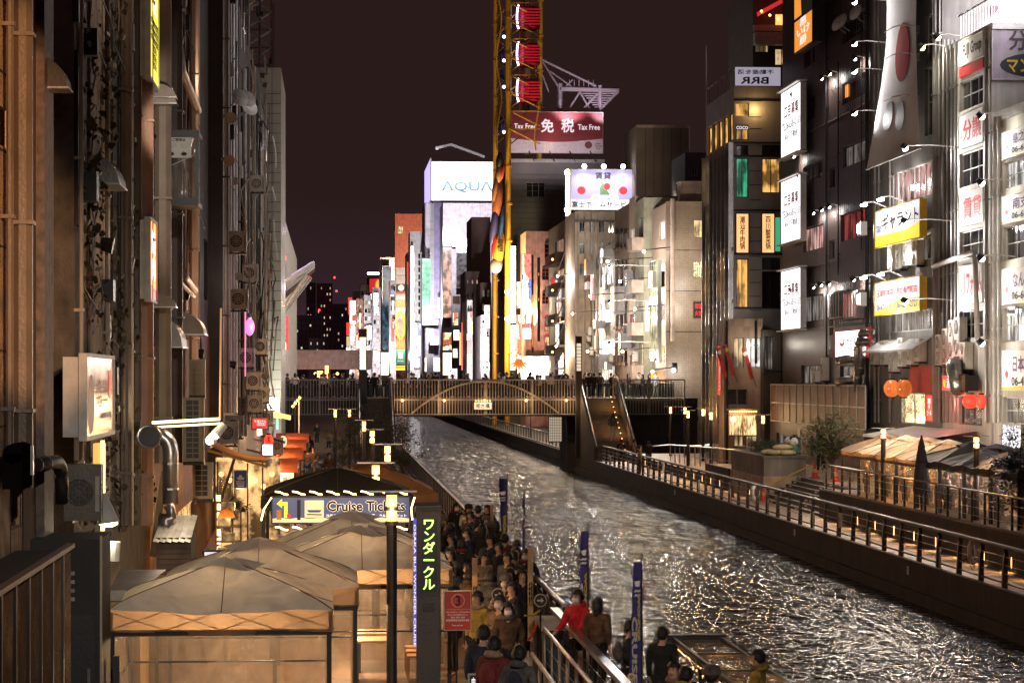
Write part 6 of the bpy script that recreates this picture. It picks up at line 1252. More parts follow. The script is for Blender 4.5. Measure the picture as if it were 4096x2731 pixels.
# ivy: stems and leaves over the wall
iv = thing('ivy', 'bare ivy with thin stems and few leaves covering the left facade', 'ivy', (-4.25, IV.e.location.y, 0))
st_ = MB(); lf = MB(); rv = random.Random(5)
for k in range(150):
    y = rv.uniform(.2, IV.w-.4); z = rv.uniform(3, 20); pts = []
    for i in range(10):
        pts.append((.02+.16*rv.random()*rv.random(), y, z)); y += rv.uniform(-.28, .28); z += rv.uniform(.05, .5); y = min(max(y, .1), IV.w-.1)
    st_.tube(pts, .012+.012*rv.random(), 4)
for k in range(6500):
    y = rv.uniform(0, IV.w); z = 2.5+19*rv.random(); 
    if math.sin(y*1.7+z*.6)+math.sin(z*1.1-y*.8) < rv.uniform(-1.2, 1.6): continue
    x = .03+.22*rv.random(); s = rv.uniform(.035, .085); a = rv.uniform(0, 6.3); n = Vector((rv.uniform(.2, 1), rv.uniform(-1, 1), rv.uniform(-.6, .6))).normalized(); u = n.cross(Vector((math.cos(a), .3, math.sin(a)))).normalized()*s; v = n.cross(u)
    c = Vector((x, y, z)); lf.face([c-u, c-v*.8, c+u, c+v*1.2])
link('stems', st_, wall('ivy_stem', (.3, .23, .16), .8), iv); link('leaves', lf, plain('ivy_leaf', (.07, .055, .025), .5), iv)
b = canalL('pipe_building', 'russet building striped by thick vertical drain pipes', -4.15, 600, 800, -420, RUST, d=6)
CREP = wall('cream_pipe', (.5, .4, .3), .45, 1.5, .35, .5)
for U, r, m in ((628, .05, PIPED), (652, .2, CREP), (676, .06, PIPEL), (697, .22, PIPED), (712, .06, PIPEL), (735, .05, PIPED), (776, .13, CREP), (764, .05, PIPED)): b.pipeU('f', U, -400, 1850, r, m, r+.08)
for V0, V1 in ((-200, 120), (200, 420), (900, 1055)): b.winUV('f', 752, V0, 768, V1, 1, 1, pane=DG, frame=DARKM)
b.done()
for k, (A, B, C, D) in enumerate((((716, 190), (730, 290), (790, 440), (792, 445)), ((735, 1090), (740, 1110), (778, 1160), (780, 1165)), ((700, 1115), (715, 1125), (770, 1180), (776, 1185)))):
    p = [Pl('L', -3.85).at(*q) for q in (A, B, C, D)]; tubeway('bent_pipe', ['long slanting pale pipe high on the russet wall', 'bent pale pipe half way up the russet wall', 'thin bent pipe under the middle of the russet wall'][k], p, (.11, .1, .06)[k], CREP, 'pipe', 8, False)
hood('dark rounded hood on the russet wall below the red sign', PLw, 606, 1385, 2.2, .75, .7, TIN); hood('angular cream hood on the russet wall', Pl('L', -4.1), 700, 1335, 1.7, .6, .75, CREP)
for k, (U, V) in enumerate(((612, 385), (614, 410), (612, 1225))): hood('small curved metal cowl beside the %s' % ['yellow sign', 'yellow sign, lower one', 'red sign'][k], Pl('L', -4.0), U, V, .5, .3, .5, PIPEL)
ys = sign('vertical_sign', 'bright yellow vertical sign high on the russet building', Pl('L', -4.1), 598, -160, 632, 330, SW['yellow'], [('大\n阪', .3, .55, .75, .95, SD['white']), ('\n'.join(['年中無休営業'] * 3 + ['个室宴会'] * 3), .1, .1, .9, .5, INK)], depth=.2, frame=LGREY, out=.1)
sign('vertical_sign', 'orange red lit vertical sign on the russet building', Pl('L', -4.1), 598, 890, 624, 1200, SW['orange'], [('焼\n肉', .2, .25, .85, .9, SD['white'])], depth=.2, frame=LGREY, out=.1, shapes=[('red_foot', [(0, 0), (1, 0), (1, .14), (0, .2)], SD['red'])])
# evacuation ladder balcony
t = thing('escape_balcony', 'black framed escape balcony with evacuation ladder notice', 'balcony', Pl('Y', 57).at(606, 820)); W2 = Pl('Y', 57).at(795, 820).x-t.location.x; H2 = Pl('Y', 57).at(700, 520).z-t.location.z
link('frame', MB().box(0, W2, 0, .08, 0, .17).box(0, W2, 0, .08, H2-.16, H2).box(0, .04, 0, .08, .17, H2-.16).box(W2-.09, W2, 0, .08, .17, H2-.16), BLACK, t)
link('floor', MB().box(0, W2, .085, 1.6, 0, .1), BLACK, t); link('roof', MB().box(0, W2, .085, 1.6, H2-.1, H2), BLACK, t)
link('mesh_panel', MB().face([(.03, .05, .17), (W2-.09, .05, .17), (W2-.09, .05, H2-.16), (.03, .05, H2-.16)]), vinyl('wire_glass', (.8, .75, .7), .18), t)
nb = link('notice_board', MB().box(.01, W2*.84, -.01, .04, H2*.63, H2*.9), WHITE, t)
text(nb, '避難はしご使用法', .15, H2*.845, W2*.58, .075, INK, y=-.016, bold=.03)
for k in range(3): text(nb, '本体のフタを\n開けてはしごを\nおろします', .06+W2*.28*k, H2*.76, W2*.2, .1, GREYM, y=-.016, bold=0); link('pictogram', MB().ball((.16+W2*.27*k, -.014, H2*.68), .07, .004, .045, 10, 4), INK, nb); link('pictogram', MB().box(.13+W2*.27*k, .145+W2*.27*k, -.016, -.012, H2*.68, H2*.72), RED, nb)
link('rope', MB().tube([(.02, -.02, .75), (W2*.5, -.03, .95), (W2*.9, -.02, 1.15)], .012, 4), LGREY, t)
spotl((-3.0, 50, 11.0), (-3.6, 57, 10.4), 420, (1, .9, .8), 50, .1)
# dark recess and the corrugated wall
b = canalL('dark_building', 'dark narrow building with a brown corrugated lower wall', -4.5, 800, 890, -420, DGAP, d=6)
for k in range(40): b.box('corrugation', 'f', .15+k*.38, .35+k*.38, 3.5, 7.0, .05, WOOD)
b.pipeU('f', 880, -400, 1680, .07, CREP, .3); b.winUV('f', 815, 960, 830, 1200, 1, 1, pane=DG2); b.done()
b = canalL('narrow_building', 'narrow dark building edged by a long pale drain pipe', -3.98, 891, 955, -420, wall('narrow_dark', (.05, .042, .04), .7), d=8)
for U, r, m in ((898, .05, CREP), (908, .1, PIPED), (922, .06, LGREY), (931, .09, TIN), (944, .07, WHITE)): b.pipeU('f', U, -400, 1650, r, m, r+.06)
for V in (100, 420, 760, 1060): b.winUV('f', 910, V, 940, V+150, 2, 1, pane=rnd.choice((DG, LW[3])))
b.done()
b = canalL('cluttered_building', 'pale facade crowded with cables pipes and air conditioners', -3.95, 956, 1078, 262, wall('pale_facade', (.12, .11, .112), .7), d=8)
for i, U in enumerate(range(962, 1074, 8)): b.pipeU('f', U+rnd.uniform(-2, 2), rnd.choice((270, 400, 600)), rnd.choice((1500, 1700)), rnd.uniform(.05, .13), rnd.choice((PIPEL, LGREY, PIPED, TIN, WHITE, BLACK)), rnd.uniform(.12, .26))
for U0, V0, U1, V1, m in ((960, 520, 966, 660, LGREY), (970, 510, 1010, 860, WHITE), (1010, 300, 1040, 420, DGAP), (1035, 950, 1060, 1080, DGAP), (985, 900, 1005, 1000, BROWN)): lbox(b, 'wall_panel', U0, V0, U1, V1, .12, m)
for V in (150, 420, 660, 940, 1150): b.winUV('f', 1015, V, 1050, V+110, 2, 1, pane=rnd.choice((DG, LW[3])))
b.done(); CB = b
cb = thing('cable_bundle', 'loose drooping cables hung along the pale cluttered facade', 'cable', (-3.6, 95, 0)); rv = random.Random(9)
for k in range(16):
    y = rv.uniform(0, 55); z0 = rv.uniform(6, 24); pts = [(rv.uniform(0, .35), y+rv.uniform(-1, 1)*2, z0-i*rv.uniform(.5, .9)) for i in range(9)]
    link('cable', MB().tube(pts, rv.uniform(.03, .06), 5), rnd.choice((LGREY, PIPEL, DARKM)), cb)
lrot = PI/2
def acL(label, X, Y, Z, w=.8, h=.65, front=True, **k):
    t = ac(label, (X, Y, Z), 0 if front else PI/2, w, h, **k); link('bracket', MB().box(0, w, -.02, .4, -.06, -.004), DARKM, t); return t
nm = ['first', 'second', 'third', 'fourth', 'fifth', 'sixth', 'seventh', 'eighth', 'ninth', 'tenth', 'eleventh', 'twelfth']
for k, (U, V, Y) in enumerate(((938, 1010, 100), (945, 1240, 102), (975, 1470, 112), (1005, 1560, 118), (1042, 1610, 135), (1010, 1650, 120), (1020, 770, 125), (990, 1130, 110), (900, 1780, 95), (925, 1750, 98), (1035, 1420, 130), (1060, 1700, 145))):
    Y = 3.45*9800/(1332-U); p = Pl('Y', Y).at(U, V); acL('weathered air conditioner on the pale cluttered facade, %s counted outwards' % nm[k], p.x-.2, Y, p.z, .62, .75, group='facade air conditioners')
for k, (U, V) in enumerate(((990, 395), (1000, 430), (960, 390))):
    p = Pl('Y', 3.4*9800/(1332-U)).at(U, V); t = thing('satellite_dish', 'satellite dish on the pale cluttered facade, %s of three' % ['middle', 'lowest', 'leftmost'][k], 'satellite dish', p); link('dish', MB().lathe([(.02, .1), (.2, .07), (.36, 0)], 14), LGREY, t, (0, 0, 0), (1.2, .3, .5)); link('arm', MB().cyl((0, .1, 0), (-.4, .5, -.3), .03, 5), GREYM, t)
for k, (U, V, Y) in enumerate(((1030, 1495, 130), (1058, 1500, 140), (918, 470, 98), (912, 640, 97))):
    p = Pl('Y', 3.4*9800/(1332-U)).at(U, V); t = thing('horn_cowl', 'flared metal cowl on the pale facade, %s' % ['beside the caged lamp', 'inside the cage', 'high up', 'below the high one'][k], 'cowl', p); link('cone', MB().cyl((0, 0, 0), (.1, -.6, -.1), .12, 12, .38), PIPEL, t); link('pipe', MB().cyl((0, 0, 0), (-.4, .4, .1), .12, 8), PIPEL, t); t.scale = (.5, .5, .5)
# pink lantern lamp and neon strip
t = thing('pink_lamp', 'oval glowing pink lamp hanging on the pale facade', 'lamp', Pl('Y', 92).at(998, 1308)); link('globe', MB().ball((0, 0, 0), .24, .3, .44, 14, 9), SW['magenta'], t, smooth=True); link('cap', MB().cyl((0, 0, .4), (0, 0, .5), .12, 10), LGREY, t); t.scale = (.72, .72, .72)
for k in range(5): a = k*PI/5; link('rib', MB().tube([(.25*math.cos(a)*math.cos(q), .31*math.sin(a)*math.cos(q), .45*math.sin(q)) for q in [-1.5+3*i/8 for i in range(9)]], .008, 4), SD['pink'], t)
point((.4, -.5, 0), 60, (1, .35, .7), .3, t); sign('neon_strip', 'slim magenta neon strip behind the pink lamp', Pl('Y', 89), 979, 1180, 983, 1505, SW['magenta'], depth=.1, rim=0)
# signs along the passage
vs_ = sign('vertical_sign', 'grey vertical noodle shop sign with brush characters', Pl('Y', 84), 957, 1592, 985, 1742, plain('sign_grey', (.32, .26, .27), .6), [('手打そばの主', .2, .03, .85, .97, INK, True)], depth=.15, frame=BROWN)
sign('red_sign', 'small red restaurant sign with white squares over the passage', Pl('Y', 104), 1010, 1672, 1070, 1714, SD['red'], [('京 風ひかん', .12, .6, .9, .85, SD['white']), ('□□□□', .3, .3, .85, .55, SD['white'])], depth=.3, frame=DARKM)
sign('lit_panel', 'cream lit box under the small red restaurant sign', Pl('Y', 103), 1028, 1715, 1048, 1742, SW['warm'], depth=.2); sign('lit_panel', 'white lit menu box above the orange drum', Pl('Y', 88), 1052, 1778, 1090, 1818, SW['white'], [('そば', .1, .2, .9, .8, INKRED)], depth=.3, frame=RED)
lantern('red paper lantern over the white menu box', Pl('Y', 89).at(1075, 1762), .17, .42, LANR, 'ろ'); lantern('cream paper lantern near the walking couple', Pl('Y', 100).at(1133, 1765), .15, .46, LANW)
sign('lit_panel', 'large white lit wall panel at the passage end', Pl('Y', 148.5), 1068, 1590, 1116, 1648, SW['white'], depth=.2); sign('lit_panel', 'green and white striped panel at the passage end', Pl('Y', 148.3), 1106, 1650, 1113, 1716, glow('green_stripe', (.4, 1, .7), .8, False), depth=.1, rim=0)
t = thing('shop_awning', 'yellow lit slatted awning at the passage end', 'awning', Pl('Y', 138).at(1055, 1650)); link('slat', MB().cyl((0, 0, 0), (1.5, -.3, -.35), .07, 6), glow('awning_yellow', (1, .7, .2), 1.6, False), t); link('slat', MB().cyl((0, .3, .12), (1.5, 0, -.23), .07, 6), MT['awning_yellow'], t); link('slat', MB().cyl((.05, -.3, -.15), (1.0, -.5, -.3), .05, 6), MT['awning_yellow'], t)
ac('white air conditioner standing below the red passage sign', Pl('Y', 92).at(1090, 1822), 0, .4, .68)
for k, (U, V, m) in enumerate(((1015, 1760, RED), (1040, 1745, DGAP), (985, 1800, WOOD))): 
    p = Pl('Y', 94-3*k).at(U, V); t = thing('small_awning', ['red', 'black', 'brown'][k] + ' small folded awning in the passage', 'awning', p); link('cloth', MB().face([(0, 0, 0), (.9, -.1, -.25), (.9, .8, -.2), (0, .8, .05)]), m, t); link('bar', MB().cyl((.9, -.1, -.25), (.9, .8, -.2), .03, 5), STEEL, t)
point((-2.9, 68, 7.5), 120, (1, .55, .35), .05); point((-3.0, 70, 14), 80, (1, .62, .42), .05); point((-3.2, 46.5, 13), 50, (1, .72, .5), .05); point((-3.2, 45.5, 8), 25, (1, .72, .5), .05); point((-2.9, 88, 9), 50, (1, .85, .8), .05); point((-2.9, 100, 18), 70, (1, .88, .9), .05); point((-3.3, 120, 15), 110, (1, .9, .9), .05); point((-3.2, 140, 8), 110, (1, .9, .9), .05); point((-2.6, 98, 3.0), 340, (1, .5, .22), .2); point((-2.2, 112, 3.2), 380, (1, .55, .25), .2); point((-1.8, 130, 3.0), 420, (1, .6, .3), .2); point((-3.0, 84, 2.4), 260, (1, .45, .2), .2); point((-3.0, 140, 18), 120, (.9, .85, 1), .1)  # bare points added as fill along the left facades and passage

rc = random.Random(77)
def clutter(y0, y1, X, z0, z1, n, nm):
    t = thing('wall_clutter', nm, 'fittings', (X, y0, 0))
    for k in range(n):
        y = rc.uniform(0, y1-y0); z = rc.uniform(z0, z1); q = rc.random(); m = rc.choice((PIPED, TIN, DARKM, PIPEL, LGREY, BLACK) if y0 > 80 else (PIPED, DARKM, BLACK))
        if q < .3: link('junction_box', MB().box(0, rc.uniform(.08, .3), 0, rc.uniform(.15, .5), 0, rc.uniform(.2, .6)), m, t, (0, y, z))
        elif q < .55: link('conduit', MB().tube([(.06, y, z), (.08, y+rc.uniform(-.1, .1), z+rc.uniform(.8, 2)), (.06, y+rc.uniform(.2, 1.4), z+rc.uniform(2, 3.5)), (.07, y+rc.uniform(.2, 1.4), z+rc.uniform(3.6, 6))], rc.uniform(.015, .045), 5), m, t)
        elif q < .88: link('sagging_cable', MB().tube([(.1, y, z), (.2, y+1, z-.3), (.16, y+2.2, z-.36), (.1, y+3.4, z-.05)], .014, 4), BLACK, t)
        else: link('small_hood', MB().cyl((0, y, z), (.25, y, z-.05), .12, 8, .16), m, t)
    return t
clutter(40, 56, -4.24, 4, 19, 60, 'small boxes and conduits under the ivy'); clutter(57, 75, -4.12, 4, 20, 70, 'small boxes, brackets and cables between the russet wall pipes'); clutter(92, 160, -3.9, 4, 26, 150, 'dense small boxes, brackets and cables on the pale facade')
# ================================================================== lower left clutter
# light box with faded menu
sb = sign('menu_lightbox', 'large faded menu lightbox with food pictures on the ivy wall', Pl('L', -4.2), 342, 1432, 452, 1735, litwin('faded_menu', (1, .5, .28), .5, .3, .7, .5, True), [('全品\n均一', .35, .35, .75, .72, plain('ink_brown', (.12, .04, .02))), ('海鮮炭焼', .5, .2, .9, .28, MT['ink_brown']), ('営業中', .8, .45, .93, .85, INKRED, True)], depth=.35, frame=LGREY,
     shapes=[('red_picture', ell(.18, .4, .12, .38), plain('faded_red', (.45, .12, .06)))])
t = thing('edge_sign', 'narrow amber lit edge sign above the dark air conditioner', 'sign', Pl('Y', 38.5).at(372, 2095)); link('panel', MB().box(0, .15, 0, .5, .1, 1.25), glow('edge_amber', (1, .5, .12), .9, False), t); link('post', MB().box(.12, .18, -.05, .0, -.1, 1.3), BULB if False else glow('edge_tube', (1, .55, .2), 3, False), t)
ac('dark slatted air conditioner on the ivy wall near the camera', Pl('Y', 38).at(255, 2092), 0, .57, .9, .35, m=wall('ac_dark', (.09, .08, .065), .5))
t = thing('cone_lamp', 'white cone lamp glowing below the dark air conditioner', 'lamp', Pl('Y', 38.4).at(428, 2075)); link('shade', MB().cyl((0, 0, -.06), (-.06, 0, .4), .2, 14, .05, False), LGREY, t); link('bulb', MB().ball((.02, -.03, -.06), .15, .15, .06, 12, 6), BULBY, t); point((.05, -.12, -.25), 26, (1, .9, .65), .12, t)
link('paper_roll', MB().cyl((.1, 0, -.65), (.12, 0, -.35), .09, 10), WHITE, t)
# corrugated panel fence
pf = thing('panel_fence', 'glossy corrugated panel fence in the bottom left corner', 'fence', (-3.55, 24, 0)); CORR = wall('corrugated_gloss', (.16, .09, .045), .22, 2, .5, .6, .1, .3)
for k in range(8):
    mb = MB(); n = 24
    for i in range(n): y0 = .06+1.08*i/n; y1 = .06+1.08*(i+1)/n; x0 = .012*(i % 2); x1 = .012*((i+1) % 2); mb.face([(x0, y0, 0), (x1, y1, 0), (x1, y1, 3.15), (x0, y0, 3.15)])
    link('panel', mb, CORR, pf, (0, 1.2*k, 0)); link('post', MB().box(-.05, .04, -.05, .05, 0, 3.2), BLACK, pf, (0, 1.2*k, 0))
link('top_rail', MB().box(-.06, .05, 0, 9.7, 3.2, 3.26), PIPED, pf); link('shelf', MB().box(-.75, -.07, 0, 9.7, 3.1, 3.16), DGAP, pf)
point((-2.2, 26.5, 3.9), 18, (1, .55, .25), .2, None)
cbx = thing('steel_cabinet', 'tall black steel cabinet at the end of the corrugated fence', 'cabinet', (-4.2, 34.6, 0)); link('body', MB().box(0, .95, 0, 1.6, 0, 3.25), DGAP, cbx)
for k in range(4): link('louvre', MB().box(.25, .6, -.02, -.002, 2.75-.12*k, 2.8-.12*k), TIN, cbx)
link('door', MB().box(.08, .88, -.03, -.003, .2, 2.2), BLACK, cbx); link('edge_trim', MB().box(.95, .98, -.03, 0, 0, 3.3), PIPEL, cbx); link('handle', MB().box(.78, .82, -.07, -.031, 1.2, 1.45), STEEL, cbx)
p = Pl('L', -4.15).at(140, 1850); tubeway('flexible_hose', 'ribbed black hose elbow on the tan concrete wall', bend((p.x, p.y-1.6, p.z), (p.x+.3, p.y+.6, p.z), (p.x+.3, p.y+.7, p.z-.6)), .1, BLACK)
t = thing('meter_box', 'rounded dark meter box with chrome edge on the tan concrete wall', 'meter', Pl('L', -4.2).at(30, 1810), PI/2); MATB = plain('matte_black', (.006, .005, .005), 1.0); MATB.node_tree.nodes['Principled BSDF'].inputs['Specular IOR Level'].default_value = 0; link('case', MB().box(-.5, .6, -.25, 0, -.45, .0), MATB, t); link('lid', MB().cyl((-.5, -.13, 0), (.6, -.13, 0), .13, 10), MATB, t); link('clasp', MB().box(.3, .38, -.29, -.255, -.3, .08), STEEL, t)
# silver ducts
Yd = 48.5
def yd(U, V, Y=Yd): return Pl('Y', Y).at(U, V)
tubeway('silver_duct', 'tall silver kitchen duct bending towards the wall', bend(yd(682, 2015), yd(682, 1740), yd(610, 1735)), .155)
tubeway('silver_duct', 'fat silver duct elbow under the tall kitchen duct', bend(yd(668, 2130, 48), yd(655, 2045, 48), yd(700, 2040, 48)), .16)
t = thing('duct_fan', 'black round duct fan beside the silver kitchen duct', 'fan', yd(618, 1745, 48.2)); link('drum', MB().cyl((-.1, -.1, 0), (-.1, .35, 0), .24, 14), BLACK, t); link('rim', torus(MB(), (-.1, -.12, 0), .22, .025, 16, 5, 'y'), STEEL, t)
t = thing('tube_light', 'long glowing double tube light over the silver ducts', 'light', yd(608, 1690, 49)); L2 = yd(880, 1675, 49)-t.location
link('tube', MB().cyl((0, 0, 0), L2, .03, 6), glow('tube_warm', (1, .75, .4), 3, False), t); link('tube', MB().cyl((.06, 0, -.09), L2+Vector((0, 0, -.09)), .02, 6), MT['tube_warm'], t); link('drop_rod', MB().cyl(L2, L2+Vector((.02, 0, 2.2)), .02, 5), glow('rod_warm', (1, .6, .3), .35, False), t); spotl((L2*.5)+Vector((0, 0, -.1)), L2*.5+Vector((0, 1, -3)), 90, (1, .72, .4), 150, .2, 1, t); point(L2*.5+Vector((.2, -.4, .3)), 50, (1, .72, .4), .2, t)
for k in range(2):
    p = yd(850+22*k, 1745-22*k, 48.8); t = thing('spot_lamp', ['lower', 'upper'][k] + ' white spot lamp at the end of the tube light', 'lamp', p); link('can', MB().cyl((.12, 0, .12), (-.05, -.1, -.08), .08, 12, .1), WHITE, t); link('bulb', MB().ball((-.05, -.1, -.08), .08, n=10, m=5), BULBW, t); spotl((-.1, -.2, -.15), (-.4, -1, -1.6), 60, (1, .85, .6), 90, .08, .6, t)
for k, (U0, V0, U1, V1, Y, lb) in enumerate(((756, 1438, 820, 1580, 60, 'beige slatted air conditioner stacked highest beside the silver ducts'), (733, 1590, 815, 1845, 56, 'tall beige grid fronted air conditioner beside the silver ducts'), (770, 1850, 850, 1995, 58, 'beige air conditioner below the tall grid fronted one'))):
    a = yd(U0, V1, Y); c = yd(U1, V0, Y); w_ = c.x-a.x; h_ = c.z-a.z
    t = thing('air_conditioner', lb, 'air conditioner', a); m = wall('ac_beige', (.42, .34, .22), .5, 2, .35, .8)
    link('casing', MB().box(0, w_, 0, .4, 0, h_), m, t)
    if k == 0:
        for q in range(14): link('slat', MB().box(.03, w_*.78, -.02, -.003, h_*(.06+.062*q), h_*(.06+.062*q)+.035), m, t)
    else:
        link('grille_back', MB().face([(.05, -.004, .06), (w_*.75, -.004, .06), (w_*.75, -.004, h_-.06), (.05, -.004, h_-.06)]), BLACK, t)
        for q in range(12 if k == 1 else 7): link('grille_bar', MB().box(.05, w_*.75, -.02, -.006, .06+(h_-.12)*q/(11 if k == 1 else 6), .075+(h_-.12)*q/(11 if k == 1 else 6)), m, t)
        for q in range(3): link('grille_bar', MB().box(.05+w_*.35*q, .065+w_*.35*q, -.022, -.02, .06, h_-.06), m, t)
    link('bracket', MB().box(0, w_, -.03, .5, -.08, -.004), DARKM, t)
point(yd(730, 1850, 46.5), 22, (1, .85, .65), .1); point(yd(650, 2080, 46), 9, (1, .85, .65), .1)  # bare points added to bring out the ducts and shed
# shed with slatted roof
t = thing('tin_shed', 'small tin roofed shed with plank wall below the silver ducts', 'shed', yd(625, 2300, 47)); W2 = yd(775, 2300, 47).x-t.location.x; H2 = yd(700, 2150, 47).z-t.location.z
for q in range(7): link('plank', MB().box(0, W2*.93, 0, .03, H2*q/7+.005, H2*(q+1)/7-.005), wall('old_plank', (.14, .1, .07), .8, 3, .5, .3), t)
link('side_wall', MB().box(0, W2*.93, .035, 1.6, 0, H2), DGAP, t)
for q in range(6): link('roof_sheet', MB().face([(-.05+W2*q/6, -.2, H2-.05), (-.05+W2*(q+1)/6-.01, -.2, H2-.08), (W2*(q+1)/6-.01, 1.5, H2+.34), (W2*q/6, 1.5, H2+.36)]), TIN, t)
tag(link('plank', MB().box(-.07, .07, -.02, .02, 0, 1.75), wall('old_plank', (.14, .1, .07)), None, yd(612, 2225, 50), (-.2, .12, 0)), 'dark bolted plank leaning beside the tin shed', 'plank')
# roof of a low lean-to with box gutters, left of tent
t = thing('lean_to', 'low flat roofed lean to with pale gutter beside the first tent', 'shed', yd(438, 2460, 41)); W2 = yd(560, 2400, 41).x-t.location.x
link('wall', MB().box(0, W2, 0, 2, -1.6, .25), wall('yellow_plaster', (.32, .22, .1), .7), t); link('gutter', MB().box(-.03, W2+.04, -.08, 0, .25, .42), TIN, t); link('roof', MB().face([(0, 0, .42), (W2, 0, .42), (W2+.3, 2, .6), (0, 2, .6)]), TIN, t)
# wooden deck rail, lit behind
t = thing('wooden_rail', 'wooden slat fence glowing from behind along the cafe deck', 'fence', yd(770, 2280, 56)); e2 = yd(850, 1960, 70)-t.location
for q in range(12): link('slat', MB().box(-.05, .05, -.02, .02, 0, 1.5), WOOD, t, (e2.x*q/11, e2.y*q/11, 0)); 
link('top_rail', MB().tube([(0, 0, 1.5), (e2.x, e2.y, 1.55)], .05, 6), WOOD, t)
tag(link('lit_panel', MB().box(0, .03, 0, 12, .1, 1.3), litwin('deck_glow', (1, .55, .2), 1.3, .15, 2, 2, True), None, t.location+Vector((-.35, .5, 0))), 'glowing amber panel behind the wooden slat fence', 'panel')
# cafe front: clear vinyl wall, awning, little roof lamps
P62 = Pl('Y', 64)
cv = thing('vinyl_wall', 'clear crumpled vinyl wall of the cafe under the brown awning', 'curtain', P62.at(870, 2210)); W2 = P62.at(1110, 2210).x-cv.location.x; H2 = P62.at(990, 1845).z-cv.location.z
VIN = vinyl('clear_vinyl', (1, .95, .88), .2)
for q in range(4): link('sheet', MB().grid(lambda u, v: (W2*(q+u)/4, .07*math.sin(9*u+4*v+q)+.03*math.sin(23*u+7*v), H2*v), 12, 10), VIN, cv, smooth=True); link('post', MB().box(W2*q/4-.02, W2*q/4+.02, .08, .12, 0, H2), DARKM, cv)
bk = tag(link('cafe_interior', MB().box(0, W2+.2, 0, .1, -.4, H2), litwin('cafe_glow', (1, .58, .24), 1.5, .04, 2.6, 2.2, True), None, cv.location+Vector((-.2, 3.2, 0))), 'warm lit shelves and walls inside the cafe', 'interior')
for q in range(7): p = P62.at(880+34*q, 1900+25*(q % 3)); tag(link('hanging_bulb', MB().ball((0, 0, 0), .07, n=8, m=5), BULB, None, p+Vector((0, .8, 0))), 'bare warm bulb hanging inside the cafe', 'bulb', 'cafe bulbs')
point(cv.location+Vector((.6, 1.2, 1.6)), 60, (1, .6, .25), .15); point(cv.location+Vector((1.3, 1.4, 1.1)), 60, (1, .6, .25), .15); point(cv.location+Vector((-.6, .2, 1.0)), 40, (1, .6, .25), .15)
# awning
aw = thing('cafe_awning', 'rolled out brown canvas awning glowing over the cafe front', 'awning', P62.at(840, 1770)); d1 = P62.at(1075, 1845)-aw.location
def awf(u, v): return (d1.x*u, -1.2+3.0*v, d1.z*u-.12*math.sin(PI*u)+.04*math.sin(v*9))
link('cloth', MB().grid(awf, 8, 8), canvas('awning_cloth', (.42, .2, .07), .4), aw, smooth=True); link('front_bar', MB().cyl((d1.x, -1.2, d1.z-.03), (d1.x, 1.8, d1.z-.03), .06, 8), LGREY, aw); link('roll_box', MB().cyl((-.05, -1.25, .0), (-.05, 1.85, .0), .16, 10), PIPEL, aw)
link('side_rail', MB().cyl((0, -1.22, -.16), (d1.x, -1.22, d1.z-.1), .035, 5), YEL, aw); link('strut', MB().cyl((d1.x*.45, -1.1, d1.z*.5-.1), (d1.x*.15, -1.0, d1.z-1.3), .04, 5), WOOD, aw)
point((d1.x*.5, .0, d1.z-.6), 40, (1, .65, .3), .1, aw)
sign('boat_pier_sign', 'small blue pier sign with white boat picture', Pl('Y', 61.5), 938, 1882, 986, 1948, BLUE, [('TOMBORI RIVER', .2, .06, .8, .12, SD['orange'])], depth=.03, frame=WHITE, rim=.02, shapes=[('boat', [(.2, .6), (.85, .6), (.75, .45), (.3, .45)], WHITE), ('cabin', [(.35, .6), (.65, .6), (.6, .75), (.4, .75)], WHITE, .001), ('wave', [(.15, .32), (.85, .3), (.85, .36), (.15, .38)], WHITE), ('wave', [(.15, .2), (.85, .18), (.85, .24), (.15, .26)], WHITE)])
sign('letter_sign', 'small bright sign with a black curl letter beside the tents', Pl('Y', 48), 818, 2206, 914, 2268, SD['white'], [('S', .35, .15, .7, .85, INK)], depth=.12, frame=BLACK, shapes=[('pink_patch', [(.02, .1), (.25, .1), (.15, .6)], SD['pink']), ('red_patch', [(.75, .5), (.95, .5), (.9, .9)], SD['red'])])
sl_ = thing('shade_lamp', 'brown tapered shade lamp hanging by the cafe deck', 'lamp', Pl('Y', 56).at(905, 2045)); link('shade', MB().cyl((0, 0, -.14), (0, 0, .08), .22, 8, .12, False), canvas('lamp_cloth', (.3, .12, .04), .4), sl_); link('cord', MB().cyl((0, 0, .08), (.15, 0, .8), .01, 4), BLACK, sl_); link('bulb', MB().ball((0, 0, -.06), .07, n=8, m=5), BULB, sl_); point((0, -.05, -.25), 25, (1, .6, .25), .08, sl_)
sh = thing('cafe_shelf', 'wooden cafe shelf stacked with lit crates', 'shelf', Pl('Y', 57).at(860, 2230)); 
for q in range(4): link('board', MB().box(0, .6, 0, .4, .35*q, .35*q+.03), WOOD, sh); link('crate', MB().box(.05+.1*(q % 2), .35+.1*(q % 2), .05, .3, .35*q+.032, .35*q+.22), litwin('crate_glow', (1, .6, .22), 1.2, .3, 4, 4), sh)
for x in (0, .57): link('upright', MB().box(x, x+.03, 0, .4, 0, 1.3), WOOD, sh)
lgt = thing('string_light', 'vertical string of glowing tubes at the cafe corner', 'light', Pl('Y', 57.5).at(872, 2230))
for q in range(7): link('tube', MB().box(-.04, .06, -.03, .03, .12+.2*q, .26+.2*q), glow('tube_amber', (1, .6, .22), 5, False), lgt)
point((.15, -.3, .8), 40, (1, .6, .25), .1, lgt)
